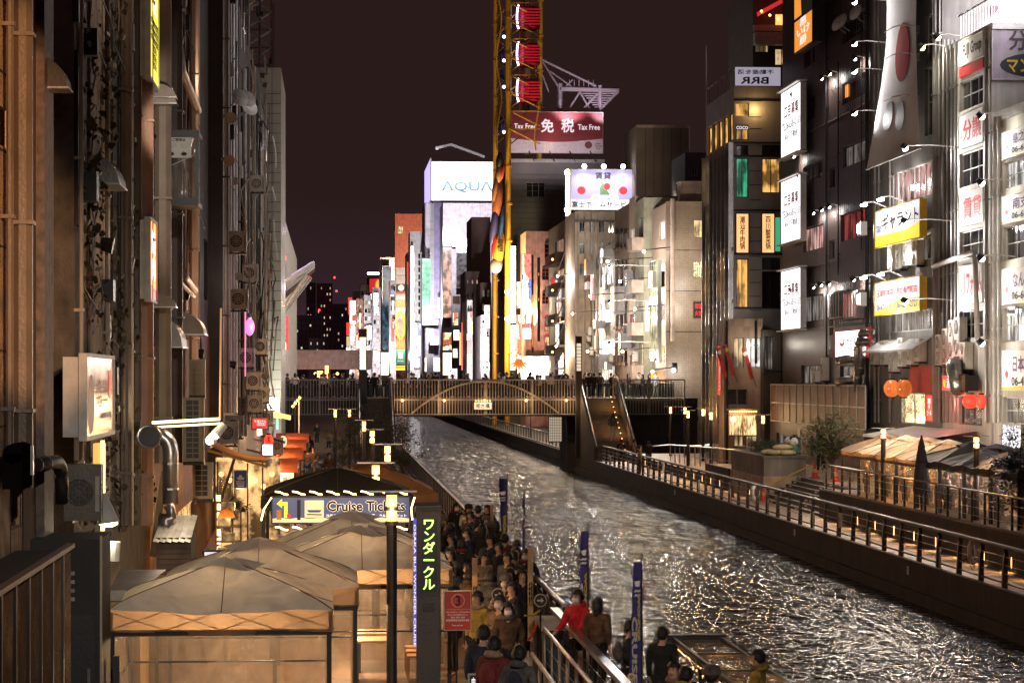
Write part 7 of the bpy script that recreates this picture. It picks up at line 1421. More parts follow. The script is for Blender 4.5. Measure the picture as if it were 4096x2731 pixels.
# street lamp by the camera's own bridge that lights the near wall
sl0 = thing('street_lamp', 'orange street lamp on the near bridge beside the tan building', 'street lamp', (4.8, 9, 0)); link('pole', MB().cyl((0, 0, 0), (0, 0, 11.5), .1, 8), DARKM, sl0); link('lamp_head', MB().box(-.5, .1, -.15, .15, 11.4, 11.55), DARKM, sl0); link('lens', MB().box(-.45, -.1, -.12, .12, 11.36, 11.395), BULB, sl0)
spotl((-.3, .1, 11.3), (-9.1, 23.2, 8.0), 40000, (1, .53, .24), 13, .1, .35, sl0)
# ================================================================== tents on the quay
BEI = canvas('tent_beige', (.68, .62, .54), .12); BEID = canvas('tent_tan', (.52, .4, .29), .25); DKT = canvas('tent_dark', (.07, .06, .05), .1); ORT = canvas('tent_orange', (.42, .2, .08), .3); BLT = canvas('tent_black', (.025, .022, .022), .05)
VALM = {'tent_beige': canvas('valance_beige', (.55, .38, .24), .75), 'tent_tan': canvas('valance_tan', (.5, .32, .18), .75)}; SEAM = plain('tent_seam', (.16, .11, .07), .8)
def tent(label, X0, X1, Y0, Y1, zg, eave, peak, cloth, seed=0, val=.3, walls='', vin=None, cap=True, frame=DARKM):
    t = thing('market_tent', label, 'tent', ((X0+X1)/2, (Y0+Y1)/2, zg)); a = (X1-X0)/2; c = (Y1-Y0)/2; rg = random.Random(seed); ph = [rg.uniform(0, 6) for _ in range(8)]
    cor = [(-a, -c), (a, -c), (a, c), (-a, c)]
    for k in range(4):
        (x0, y0), (x1, y1) = cor[k], cor[(k+1) % 4]
        def f(u, v):
            x = x0+(x1-x0)*u; y = y0+(y1-y0)*u; q = 1-.93*v; sg = math.sin(PI*u)
            z = eave+(peak-eave)*(v**.82) - .07*sg*math.sin(PI*v)**.7*(1-v*.4) - .02*sg*(1-v) + .018*math.sin(9*u+5*v+ph[k])*(1-v) + .01*math.sin(21*u*(1-v)+ph[k+4]) - .03*sg*(1-v)
            return (x*q, y*q, z)
        link('roof_panel', MB().grid(f, 18, 12), cloth, t, smooth=True)
        def g(u, v):
            p = f(u, 0); n = Vector((y1-y0, x0-x1, 0)).normalized(); return (p[0]+n.x*.02*math.sin(u*14+ph[k])*(1-v), p[1]+n.y*.02*math.sin(u*14+ph[k])*(1-v), p[2]-val*(1-v))
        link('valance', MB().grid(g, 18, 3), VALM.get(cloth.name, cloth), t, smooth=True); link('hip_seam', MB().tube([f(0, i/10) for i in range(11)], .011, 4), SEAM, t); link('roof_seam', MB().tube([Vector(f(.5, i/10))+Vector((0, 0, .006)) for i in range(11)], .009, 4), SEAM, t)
        d = Vector((x1-x0, y1-y0, 0)); inn = Vector((x0+x1, y0+y1, 0))*-.04
        link('top_bar', MB().cyl((x0*.97, y0*.97, eave-val-.02), (x1*.97, y1*.97, eave-val-.02), .05, 5), frame, t)
        for j in range(4):
            P = Vector((x0, y0, 0))*.96+d*.96*j/4; Q = Vector((x0, y0, 0))*.96+d*.96*(j+1)/4; lo = eave-val+.02; hi = eave-.03
            link('scissor_bar', MB().cyl((P.x, P.y, lo), (Q.x, Q.y, hi), .01, 4), frame, t); link('scissor_bar', MB().cyl((P.x, P.y, hi), (Q.x, Q.y, lo), .01, 4), frame, t)
        link('leg', MB().box(-.035, .035, -.035, .035, 0, eave-.05), frame, t, (x0*.965, y0*.965, 0))
        if 'flrb'[[0, 1, 3, 2].index(k) if False else k] in walls or ('f', 'r', 'b', 'l')[k] in walls:
            def wv(u, v): q = .95; n = Vector((y1-y0, x0-x1, 0)).normalized(); s_ = .035*math.sin(11*u+3*v+ph[k])+.02*math.sin(27*u-4*v); return (x0*q+(x1-x0)*q*u+n.x*s_, y0*q+(y1-y0)*q*u+n.y*s_, .08+(eave-val-.14)*v)
            link('vinyl_wall', MB().grid(wv, 20, 8), vin or VIN, t, smooth=True); link('mid_bar', MB().cyl((x0*.965, y0*.965, .95), (x1*.965, y1*.965, .95), .02, 4), frame, t)
    if cap:
        mb = MB(); r = a*.3; zz = peak-.06
        n = 16
        for i in range(n):
            A = 2*PI*i/n; B = 2*PI*(i+1)/n; ra = r*(1+.25*math.cos(4*A)**2); rb = r*(1+.25*math.cos(4*B)**2); za = zz-.02+.05*math.sin(3*A+ph[0]); zb = zz-.02+.05*math.sin(3*B+ph[0])
            mb.face([(ra*math.cos(A), ra*math.sin(A), za), (rb*math.cos(B), rb*math.sin(B), zb), (0, 0, peak+.1)])
        link('vent_cap', mb, cloth, t)
    return t
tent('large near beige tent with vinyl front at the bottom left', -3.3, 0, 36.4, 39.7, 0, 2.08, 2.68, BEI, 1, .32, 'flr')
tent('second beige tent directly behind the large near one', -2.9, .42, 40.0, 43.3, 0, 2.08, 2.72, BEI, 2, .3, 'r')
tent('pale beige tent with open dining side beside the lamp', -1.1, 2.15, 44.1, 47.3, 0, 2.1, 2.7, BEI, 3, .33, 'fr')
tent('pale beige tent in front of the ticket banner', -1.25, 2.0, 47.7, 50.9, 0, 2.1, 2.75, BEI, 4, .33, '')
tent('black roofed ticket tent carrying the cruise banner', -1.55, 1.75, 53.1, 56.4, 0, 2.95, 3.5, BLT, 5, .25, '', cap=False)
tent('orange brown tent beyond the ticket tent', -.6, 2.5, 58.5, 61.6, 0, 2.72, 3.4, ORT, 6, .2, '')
for X, Y, Z, p_ in ((-1.7, 38, 1.75, 260), (-1.2, 41.6, 1.75, 170), (.5, 45.7, 1.8, 330), (.4, 49.3, 1.8, 120), (.1, 54.6, 2.4, 40), (.9, 60, 2.3, 50)):
    t = thing('tent_bulb', 'warm bulb hanging under the roof of the %s' % {38: 'large near tent', 41.6: 'second tent', 45.7: 'pale dining tent', 49.3: 'tent before the banner', 54.6: 'black ticket tent', 60: 'orange brown tent'}[Y], 'bulb', (X, Y, Z)); link('glass', MB().ball((0, 0, 0), .06, n=8, m=5), BULB, t); link('cord', MB().cyl((0, 0, .05), (0, 0, .35), .008, 4), BLACK, t); point((0, 0, -.1), p_, (1, .66, .36), .1, t)
# unseen lamp added over the near bridge to light the tent roofs
sl1 = thing('street_lamp', 'unseen white lamp added on the near bridge to light the tent roofs', 'street lamp', (1.9, 9, 0)); link('pole', MB().cyl((1.6, 0, 0), (1.6, 0, 11), .09, 8), DARKM, sl1); link('lamp_head', MB().box(-.2, 1.7, -.12, .12, 11, 11.12), DARKM, sl1); link('lens', MB().box(-.15, .3, -.1, .1, 10.96, 10.995), BULBW, sl1)
spotl((0, .3, 10.9), (-2.2, 33, 1), 9000, (1, .92, .82), 34, .2, .8, sl1)
# wire barrier before the near tent
wb = thing('wire_barrier', 'black wire grid barrier in front of the near tent', 'barrier', (-2.6, 35.6, 0))
link('top_rail', MB().cyl((0, 0, 1.02), (2.4, 0, 1.02), .02, 5), BLACK, wb); link('mid_rail', MB().cyl((-.5, 0, .8), (2.6, 0, .8), .03, 5), BLACK, wb)
for k in range(13): link('wire', MB().cyl((.2*k, 0, 0), (.2*k, 0, 1.02), .008, 4), BLACK, wb)
link('end_post', MB().box(-.56, -.46, -.05, .05, 0, 1.5), BLACK, wb)
# dining set under the pale tent
for k, (X, Y) in enumerate(((.75, 44.9), (.8, 46.2))):
    t = thing('dining_table', ['nearer', 'farther'][k] + ' wooden table under the pale dining tent', 'table', (X, Y, 0)); link('tabletop', MB().box(-.35, .35, -.4, .4, .7, .74), plain('table_wood', (.45, .26, .12), .4), t)
    for x in (-.3, .3):
        for y in (-.35, .35): link('leg', MB().box(x-.02, x+.02, y-.02, y+.02, 0, .7), DARKM, t)
for k in range(3):
    t = thing('wooden_chair', 'slatted wooden chair under the pale dining tent, %s in line' % ['first', 'second', 'third'][k], 'chair', (1.55, 44.7+.75*k, 0), -PI/2, 'dining chairs'); m = plain('chair_wood', (.4, .22, .1), .5)
    link('seat', MB().box(-.2, .2, -.2, .2, .43, .46), m, t)
    for x in (-.18, .18):
        for y in (-.18, .18): link('leg', MB().box(x-.02, x+.02, y-.02, y+.02, 0, .43 if y < 0 else .9), m, t)
    for q in range(4): link('back_slat', MB().box(-.16, .16, .17, .19, .55+.09*q, .6+.09*q), m, t)
# ------------------------------------------------------------------ cruise ticket banner
P53 = Pl('Y', 52.9)
cb_ = sign('cruise_banner', 'blue cruise tickets banner framed by wavy string lights', P53, 1090, 1988, 1636, 2088, glow('banner_blue', (.035, .05, .13), .9, False, (.06, .08, .2)), depth=.04, frame=BLACK, rim=.03, cat='banner',
    shapes=[('white_wave', [(0, 0), (1, 0), (1, .14)] + [(1-i/24, .14+.05*abs(math.sin(i*.9))) for i in range(25)], glow('banner_cream', (1, .8, .5), .55, False)), ('icon_card', [(.235, .2), (.375, .2), (.375, .88), (.235, .88)], MT['banner_cream']), ('boat', [(.25, .5), (.362, .5), (.345, .4), (.265, .4)], INKBLUE, .002), ('cabin', [(.275, .5), (.335, .5), (.325, .62), (.285, .62)], MT['banner_cream'], .003), ('wave', [(.25, .3), (.36, .28), (.36, .33), (.25, .35)], INK, .002), ('arrow', [(.03, .75), (.07, .95), (.07, .82), (.11, .82), (.11, .2), (.085, .2), (.085, .68), (.07, .68), (.07, .58)], SD['yellow'], .002), ('cup', [(.03, .12), (.065, .12), (.065, .5), (.03, .5)], plain('cup_orange', (.5, .25, .08)), .002), ('map_pin', ell(.118, .27, .014, .09), SD['red'], .003), ('dark_bar', [(.18, .1), (.205, .1), (.205, .9), (.18, .9)], INK, .002)])
text(cb_, 'Cruise Tickets', cb_['w']*.395, cb_['h']*.42, cb_['w']*.58, cb_['h']*.46, glow('banner_letter_halo', (1, .9, .7), .9, False), y=-.012, bold=.075)
text(cb_, 'Cruise Tickets', cb_['w']*.398, cb_['h']*.44, cb_['w']*.574, cb_['h']*.42, INK, y=-.03, bold=.03)
for s, x0, x1 in (('크루즈 티켓', .39, .53), ('游船票', .56, .64), ('遊船票', .67, .75), ('クルーズチケット', .78, .98)): text(cb_, s, cb_['w']*x0, cb_['h']*.2, cb_['w']*(x1-x0), cb_['h']*.13, SD['white'], y=-.014)
STR = glow('string_light', (1, .62, .22), 9, False); sw_, sh_ = cb_['w'], cb_['h']
tsl = thing('string_lights', 'wavy glowing rope light around the cruise banner', 'light', cb_.location+Vector((0, -.06, 0)))
for z0 in (sh_+.1, -.12):
    for k in range(8):
        x = sw_*k/8; link('light_rope', MB().tube([(x+.06, 0, z0+.03), (x+.16, -.02, z0+.02), (x+.26, -.02, z0-.03), (x+.33, 0, z0-.035)], .016, 6), STR, tsl)
for x, dx in ((-.12, -.12), (sw_+.02, .05)): link('light_rope', MB().tube([(x+.1, 0, sh_), (x+dx*.5, -.02, sh_*.55), (x+dx, 0, .05)], .016, 6), STR, tsl)
for k in range(5): point((sw_*(k+.5)/5, -.3, sh_+.16), 9, (1, .62, .25), .08, tsl); point((sw_*(k+.5)/5, -.3, -.2), 9, (1, .62, .25), .08, tsl)
# ------------------------------------------------------------------ LED pillar
pl_ = thing('led_pillar', 'tall dark pillar with green LED katakana display', 'sign pillar', (1.43, 42, 0)); 
link('shaft', MB().box(0, .41, 0, .3, 0, 3.22), wall('pillar_grey', (.035, .032, .032), .5, 4, .2, .1), pl_); link('cap', MB().box(-.015, .425, -.02, .32, 3.22, 3.3), DARKM, pl_)
link('screen', MB().box(.08, .35, -.012, -.002, 1.85, 3.1), BLACK, pl_); vtext(pl_, 'ワンダークル', .105, 1.88, .21, 1.2, glow('led_green', (.62, 1, .25), 1.6, False), y=-.022, bold=.02)
link('sensor', MB().box(.1, .3, -.015, -.002, 1.5, 1.65), BLACK, pl_); link('side_strip', MB().box(-.06, -.003, .03, .06, .9, 3.1), glow('strip_blue', (.1, .08, .5), .7, False), pl_)
o = text(pl_, 'OSAKA BUS WONDER CRUISE', -.05, .95, 2.1, .04, SD['white'], y=.02); o.rotation_euler = (0, PI/2, 0); o.location = (-.05, .02, 3.0)
# red waiting line sign
rs_ = sign('waiting_line_sign', 'red queue sign with a black number three on a stand', Pl('Y', 40.5), 1778, 2365, 1882, 2517, RED, [('3', .42, .63, .62, .9, INK), ('Cancellation waiting line', .05, .44, .97, .49, WHITE), ('キャンセル待ちライン', .12, .37, .9, .42, WHITE), ('취소 대기 라인', .25, .30, .78, .35, WHITE), ('取消排隊等候 取消排队等候', .06, .22, .95, .28, WHITE), ('Please wait here', .3, .1, .7, .14, WHITE)], depth=.02, frame=plain('sign_gold', (.5, .35, .2), .4), rim=.012,
    shapes=[('ring', ell(.52, .765, .26, .18), MT['sign_gold']), ('ring_fill', ell(.52, .765, .235, .162), RED, .001), ('gold_line', [(.0, .53), (1, .53), (1, .54), (0, .54)], MT['sign_gold'])])
link('stand', MB().cyl((.2, .03, -.9), (.2, .03, 0), .015, 6), DARKM, rs_); spotl((1.2, 38.2, 3.2), (2.1, 40.5, 1.6), 22, (1, .8, .6), 40, .05)
# arrow discs and yellow tape posts in the crowd
for k, (U, V, Y) in enumerate(((1993, 2378, 42.5), (2162, 2400, 43.5))):
    t = thing('arrow_sign', 'round blue arrow sign in the queue, %s' % ['by the grey hooded person', 'at the quay railing'][k], 'sign', Pl('Y', Y).at(U, V)); link('disc', MB().cyl((0, .02, 0), (0, 0, 0), .12, 18), plain('arrow_rim', (.45, .28, .12)), t); link('face', MB().cyl((0, -.004, 0), (0, -.001, 0), .1, 18), INK, t); link('arrow', MB().prism([(-.06, -.015), (.01, -.015), (.01, -.05), (.06, 0), (.01, .05), (.01, .015), (-.06, .015)], -.01, -.005), LGREY, t); link('pole', MB().cyl((0, .03, -1.4), (0, .03, -.12), .015, 5), DARKM, t)
# chalk board
sign('chalk_board', 'black chalk menu board at the bottom edge', Pl('Y', 36.5), 1878, 2698, 2012, 2800, BLACK, [('肉入煮卵 SHOP', .06, .5, .94, .92, SD['white'])], depth=.03, frame=LGREY, rim=.02)
# ------------------------------------------------------------------ stair railings at the bottom
for k, (X, Y0, Y1, nm_) in enumerate(((3.71, 33, 42.9, 'tubular steel stair railing next to the red coat'), (3.17, 33, 39.0, 'tubular steel stair railing in the middle'), (2.57, 33, 41.2, 'tubular steel stair railing beside the chalk board'), (4.2, 33, 46.5, 'broad steel quay railing with cables under the red coat'))):
    t = thing('stair_railing', nm_, 'railing', (X, 0, 0))
    link('handrail', MB().cyl((0, Y0, 1.1), (0, Y1, 1.1), .035, 8) if k < 3 else MB().box(-.075, .075, Y0, Y1, 1.06, 1.14), STEEL, t)
    n = int((Y1-Y0)/1.4)
    for i in range(n+1): link('post', MB().cyl((0, 0, 0), (0, 0, 1.08), .03, 8), STEEL if k != 3 else DARKM, t, (0, Y1-.03-1.4*i, 0))
    for z in (.3, .55, .8): link('cable', MB().cyl((0, Y0, z), (0, Y1, z), .007, 4), STEEL, t)
    if k < 3: link('end_drop', MB().tube([(0, Y1, 1.1), (0, Y1+.12, 1.0), (0, Y1+.15, .4)], .03, 7), STEEL, t)
cbx2 = thing('control_cabinet', 'dark rail side cabinets with pale sloped lids', 'cabinet', (3.75, 44, 0))
for y in (0, 1.1): link('case', MB().box(0, .4, y, y+.6, 0, .95), BLACK, cbx2); link('lid', MB().face([(-.03, y-.03, .96), (.43, y-.03, .96), (.43, y+.63, 1.06), (-.03, y+.63, 1.06)]), LGREY, cbx2)
# ------------------------------------------------------------------ flags
def nobori(label, X, z, top, wds, words, seed):
    d = FW*z; p = EYE+FW*z+RT*((X-1332)/9800*0); t = thing('banner_flag', label, 'flag', (0, 0, 0)); q = EYE+ray(X, 1512)*z; t.location = (q.x, q.y, .2)
    link('pole', MB().cyl((0, 0, 0), (0, 0, top-.2), .013, 6), DARKM, t); h = top-.35
    def f(u, v): w_ = wds[0]+(wds[1]-wds[0])*(1-v)**1.3; return (-w_*u-.012, .05*math.sin(5*v+3*u+seed)*u, .25+(h-.25)*v)
    link('cloth', MB().grid(f, 5, 20), wall('flag_blue', (.05, .04, .19), .8, 6, .5, .3, .5), t, smooth=True); link('cross_rod', MB().cyl((0, 0, h+.01), (-wds[0]-.03, 0, h+.01), .008, 4), STEEL, t)
    H = h-.25
    for s, z1, z0, a, c, m in words:
        hh = (z1-z0)*H; w_ = wds[0]+(wds[1]-wds[0])*(1-(z0+z1)/2)**1.3
        o = text(t, s, 0, 0, hh, w_*(c-a), m, bold=.05); o.rotation_euler = (0, PI/2, 0); o.location = (-.012-w_*(1-a), -.07, .25+z1*H)
    b_ = .86*H+.25; w_ = wds[0]; link('boat_print', MB().face([(-.02-w_*.1, -.06, b_), (-.02-w_*.9, -.06, b_-.02), (-.02-w_*.7, -.06, b_-.1), (-.02-w_*.25, -.06, b_-.1)]), WHITE, t)
    for j in range(2): link('wave_print', MB().tube([(-.02-w_*(.1+.8*i/6), -.06, b_-.17-.07*j+.02*math.sin(i*2)) for i in range(7)], .012, 4), WHITE, t)
    return t
FLY = plain('flag_yellow', (.6, .5, .05), .6); FLW = plain('flag_white', (.55, .5, .45), .7)
f4 = nobori('tall blue cruise flag nearest the boat canopy', 2567, 39.7, 2.67, (.12, .22), (('WONDER', .76, .38, .55, .85, FLY), ('CRUISE', .58, .05, .12, .62, FLW)), 1)
for x, z in ((-.18, .48), (-.2, .3), (-.08, .27)): link('food_print', MB().cyl((x, -.075, z), (x, -.07, z), .06, 14), FLW, f4); link('food_dot', MB().cyl((x, -.08, z), (x, -.076, z), .035, 10), plain('print_orange', (.55, .15, .04)), f4)
nobori('blue cruise flag behind the red coat', 2352, 44, 2.9, (.12, .15), (('WONDER', .68, .3, .5, .9, FLY), ('CRUISE', .6, .02, .02, .42, FLW)), 2)
nobori('twisted blue cruise flag farthest up the quay', 2028, 64.8, 3.0, (.2, .06), (('WONDER', .6, .25, .2, .9, FLY),), 3)
nobori('furled dark cruise flag on a bare pole', 2097, 58.9, 2.84, (.03, .05), (), 4)
# ------------------------------------------------------------------ the queue
rq = random.Random(21)
def stand(U, V, Zh=1.6): q = ground(U, V, Zh); return Vector((q.x, q.y, 0))
def cu(x, y): return (1700+x/2.008, 1950+y/2.008)
Q = [((250, 160), .5, 2, 'black', 0, 'mask', 'person in black coat with white mask at the far end of the queue'), ((350, 182), 0, 1, 'white', 0, 'cap', 'person in pale scarf and eared black hat at the far end'), ((432, 192), 2.4, 0, 'black', 0, '', 'person in black seen from behind near the eared hat'), ((500, 186), -.6, 2, 'black', 0, 'hood', 'person in hooded black coat beside the slim post'),
     ((492, 262), .1, 1, 'grey', 0, 'beanie', 'person in grey beanie facing the camera'), ((572, 300), 2.8, 0, 'black', 1, '', 'person with long black hair at the water side'), ((420, 282), 2.2, 2, 'navy', 0, '', 'person in navy behind the grey beanie'), ((352, 330), -1.3, 0, 'black', 0, '', 'person in black turned to the water in the far queue'), ((208, 335), 2.9, 2, 'black', 0, 'hood', 'large person in black coat seen from behind'),
     ((525, 440), -.9, 1, 'navy', 0, 'blackcap', 'person in dark cap looking aside'), ((592, 470), -1.2, 0, 'black', 0, '', 'person in black profile beside the dark cap'), ((642, 425), 2.6, 2, 'maroon', 0, '', 'person in maroon top at the water side'), ((740, 470), 2.7, 0, 'black', 0, '', 'person in black nearest the bare flag pole'), ((732, 540), .1, 1, 'black', 0, '', 'person facing the camera in the middle of the queue'),
     ((808, 545), -.5, 2, 'navy', 0, 'maskb', 'person beside the wooden signboard post'), ((662, 575), -.8, 0, 'grey', 0, '', 'person in grey looking aside in mid queue'), ((690, 640), -.7, 2, 'black', 0, '', 'person with fringe in black in mid queue'), ((680, 722), -.5, 1, 'black', 0, '', 'person looking down at a phone in mid queue'), ((780, 722), .15, 2, 'black', 0, '', 'person in black facing the camera near the railing'),
     ((345, 655), -1.8, 0, 'black', 0, '', 'person in black turned sideways above the red sign'), ((530, 735), 2.9, 2, 'grey', 0, 'hood', 'person in a big grey hood seen from behind'), ((702, 815), -1.2, 0, 'black', 0, '', 'person in black profile above the masked woman'), ((420, 905), -.9, 0, 'yellow', 0, '', 'staff member in yellow and black vest by the red sign'), ((600, 945), -.8, 1, 'tan', 0, 'mask', 'person in tan coat half hidden by the masked woman'),
     ((665, 965), .1, 3, 'brown', 1, 'maskbag', 'woman in white mask and dark cardigan carrying a plastic bag'), ((760, 1330), 2.6, 2, 'grey', 0, 'hood', 'person in grey hooded jacket at the bottom edge'), ((470, 1190), 2.9, 0, 'navy', 0, '', 'person in black crouched over by the handrail'), ((560, 1300), 2.5, 0, 'maroon', 0, '', 'person in maroon behind the handrail'), ((200, 640), 2.8, 0, 'navy', 0, '', 'person in navy close behind the LED pillar'), ((300, 470), 2.9, 2, 'black', 0, '', 'tall person in black in the middle of the far queue'), ((470, 560), .6, 1, 'beige', 1, '', 'person in beige scarf holding a phone'), ((150, 290), .3, 0, 'brown', 0, 'beanie', 'person in brown behind the LED pillar top')]
for (x, y), ro, p_, ct, hr, ex, lb in Q:
    person(lb, stand(*cu(x, y)), ro, p_, ct, rq.choice(('black', 'navy', 'black')), hr, 'mask' in ex, 'hood' in ex, {'cap': 'black', 'beanie': 'grey', 'blackcap': 'black'}.get(ex), 'bag' in ex, rq.uniform(.97, 1.03), 'people in the cruise queue')
for k in range(26):
    y = 44+1.05*k; x = rq.uniform(2.0, 4.2); person('person in dark clothes packed into the middle of the queue', (x, y, 0), rq.choice((0, .3, -.6, 3.0, 2.6, -1.3)), rq.choice((0, 1, 2)), rq.choice(('black', 'navy', 'black', 'grey', 'black', 'brown')), 'black', rq.choice((0, 0, 1)), rq.random() < .25, rq.random() < .3, rq.choice((None, None, None, 'grey', 'black')), s=rq.uniform(.93, 1.04), group='packed queue')
person('person in a bright red hooded coat and white mask at the railing', stand(2309, 2402), -.75, 4, 'red', 'black', 0, True, True, s=1.03)
person('person in brown coat with paper bag behind the red coat', stand(2392, 2418), 2.4, 0, 'brown', 'black', 1, False, False, None, True)
# signboard posts in the crowd
for k, (U, V, Y) in enumerate(((2122, 2190, 46.5), (1968, 2016, 70), (1899, 2230, 47))):
    q = Pl('Y', Y).at(U, V); t = thing('queue_board', 'tall narrow tan signboard in the queue, %s' % ['by the water', 'at the far end', 'in the middle'][k], 'sign', (q.x, Y, 0)); link('board', MB().box(-.05, .05, 0, .03, .5, q.z), plain('board_tan', (.42, .26, .12), .6), t); link('foot', MB().box(-.15, .15, -.1, .1, 0, .05), DARKM, t); text(t, '乗場', -.04, q.z*.5, .08, .5, INK, y=-.01)
for k, (A, B) in enumerate((((2100, 2460), (2160, 2440)), ((2110, 2560), (2150, 2490)))):
    a = Pl('Y', 42.6).at(*A); c = Pl('Y', 43).at(*B); tag(link('barrier_tape', MB().tube([a, (a+c)/2-Vector((0, 0, .05)), c], .02, 4), YEL if k == 0 else RED), ['yellow', 'red'][k]+' barrier tape strung before the rail cabinets', 'tape')
point((2.4, 41.5, 3.8), 26, (1, .62, .32), .2); point((2.6, 47, 3.6), 26, (1, .62, .32), .2); point((2.8, 55, 3.6), 34, (1, .62, .32), .2); point((3.0, 64, 3.6), 34, (1, .62, .32), .2)  # bare points added as fill over the queue
# ------------------------------------------------------------------ boat with glass canopy
bt = thing('cruise_boat', 'cruise boat with long glass canopy and string of lights', 'boat', (6.3, 30, -1.1))
link('hull', MB().prism([(-1.1, .0), (1.1, .0), (1.25, .75), (-1.25, .75)], -14, 12.2), plain('hull_dark', (.03, .028, .03), .4), bt); link('deck', MB().box(-1.15, 1.15, -13.5, 12, .76, .8), WOOD, bt)
CG = glassmat('canopy_glass', (.03, .025, .02), .08)
for k in range(7):
    y1 = 12.0-2.3*k; link('pane', MB().box(-.42, .36, y1-2.25, y1-.06, 2.07, 2.09), vinyl('canopy_pane', (.95, .85, .7), .3) if k else MT.get('canopy_pane') or vinyl('canopy_pane', (.95, .85, .7), .3), bt); link('cross_bar', MB().box(-.45, .4, y1-.055, y1-.0, 2.05, 2.12), DARKM, bt)
for x in (-.46, .37): link('side_bar', MB().box(x, x+.05, -14, 12.05, 2.04, 2.13), DARKM, bt)
link('end_bar', MB().box(-.7, .45, 12.06, 12.3, 1.95, 2.16), BLACK, bt)
for k in range(8):
    for x in (-.44, .39): link('canopy_post', MB().cyl((x, 11.5-2.6*k, .8), (x, 11.5-2.6*k, 2.05), .02, 5), DARKM, bt)
for k in range(60): link('fairy_bulb', _fb if k else globals().setdefault('_fb', MB().ball((0, 0, 0), .012, n=5, m=3).mesh('fairy_bulb')), BULB, bt, (-.5+rq.uniform(-.02, .02), 11.8-.24*k, 2.02-rq.choice((0, .0, .1))))
for k in range(4): link('bench', MB().box(-.35, .3, 10.5-3*k, 11-3*k, .8, 1.2), plain('bench_wood', (.4, .25, .12)), bt); point((0, 9.5-3*k, 1.9), 14, (1, .65, .3), .1, bt)
for k, (U, V, ct, ro, lb, hr) in enumerate(((2651, 2535, 'black', 2.6, 'person in black standing at the boat end', 0), (2695, 2680, 'black', -.6, 'person in black looking along the boat canopy', 0), (2745, 2700, 'yellow', 2.5, 'person in mustard jacket bending at the boat side', 0), (2850, 2706, 'beige', 2.2, 'person in beige jacket and knitted hat beside the boat', 0), (3030, 2632, 'yellow', -1.9, 'person in mustard hooded jacket on the water side of the boat', 0), (2520, 2510, 'black', 1.5, 'person in black half hidden behind the nearest flag', 0))):
    q = ground(U, V, 1.35); person(lb, (q.x, q.y, -.26), ro, k % 3, ct, 'black', hr, False, k in (2, 4), 'grey' if k == 3 else None)
pn = struct('pontoon', MB().box(4.7, 5.3, 20, 43, -1.3, -.26), CONCD)
# ------------------------------------------------------------------ trees and plants
def leafy(name, label, loc, h, rx, ry, rz, nclump, nleaf, ls, m, seed, trunk=.06, cat='tree', droop=.4, group=None):
    t = thing(name, label, cat, loc, 0, group); rg = random.Random(seed); c0 = Vector((0, 0, h-rz)); tr = MB(); lf = MB()
    tr.tube([(0, 0, 0), (.03, .02, h*.3), (-.02, .03, h*.6), (0, 0, h*.85)], trunk, 7, [trunk, trunk*.85, trunk*.6, trunk*.25])
    for k in range(nclump):
        while True:
            d = Vector((rg.uniform(-1, 1), rg.uniform(-1, 1), rg.uniform(-1, 1)))
            if .15 < d.length < 1: break
        c = c0+Vector((d.x*rx, d.y*ry, d.z*rz)); s0 = Vector((0, 0, max(.2, (c.z-.1)*rg.uniform(.4, .7)))); mid = (s0+c)/2+Vector((0, 0, .08))
        tr.tube([s0, mid, c], trunk*.2, 4, [trunk*.35, trunk*.2, trunk*.08]); cr = rg.uniform(.16, .34)*max(rx, .5)
        for j in range(nleaf):
            p = c+Vector((rg.gauss(0, 1), rg.gauss(0, 1), rg.gauss(0, .7)))*cr*.6; a = rg.uniform(0, 6.3); l = ls*rg.uniform(.6, 1.3); ax = Vector((math.cos(a), math.sin(a), rg.uniform(-droop-.3, .3))).normalized(); sd = ax.cross(Vector((rg.uniform(-.4, .4), rg.uniform(-.4, .4), 1))).normalized()
            lf.face([p, p+ax*l*.5+sd*l*.17, p+ax*l, p+ax*l*.5-sd*l*.17])
    link('trunk', tr, wall('bark', (.09, .065, .045), .8, 4), t); link('crown', lf, m, t); return t
LEAFM = wall('leaf_green', (.075, .1, .03), .5, 3, .5, 0, .05); LEAFD = wall('leaf_dark', (.045, .055, .022), .5, 3, .5, 0, .05)
for k, (U, z, h, rx) in enumerate(((1420, 118, 4.2, 1.0), (1480, 128, 4.6, 1.1), (1560, 122, 4.3, 1.2), (1610, 112, 3.6, .9), (1370, 135, 4.0, 1.0))): q = EYE+ray(U, 1512)*z; leafy('bamboo_tree', 'dark feathery tree before the bridge stairs, %s from the left' % ['second', 'third', 'fourth', 'fifth', 'first'][k], (q.x, q.y, 0), h, rx, rx, h*.42, 40, 34, .2, LEAFD, 30+k)
q = ground(3310, 1790, 1.1); leafy('maple_tree', 'small leafy tree in front of the panelled screen', (21.6, 105, 1.1), 3.1, 1.45, 1.4, 1.15, 70, 40, .2, LEAFM, 40)
leafy('maple_tree', 'dark willowy tree at the right picture edge', (20.1, 70.5, 1.1), 3.0, .95, 1.0, 1.25, 70, 42, .2, LEAFD, 41)
for k in range(5): leafy('planter_shrub', 'green shrub in the stone planter, %s along' % ['first', 'second', 'third', 'fourth', 'fifth'][k], (20.2, 111+1.35*k, 2.0), .62, .6, .65, .3, 26, 26, .13, LEAFM, 50+k, .03, 'shrub')
for k, (U, V) in enumerate(((1195, 1905), (1240, 1890), (1285, 1880), (1160, 1920))): q = ground(U, V, .3); leafy('fern_plant', 'spiky green plant beside the tent path, %s from the couple' % ['second', 'third', 'farthest', 'nearest'][k], (q.x, q.y, 0), .8, .4, .4, .35, 16, 16, .3, LEAFD, 60+k, .02, 'plant', 0)
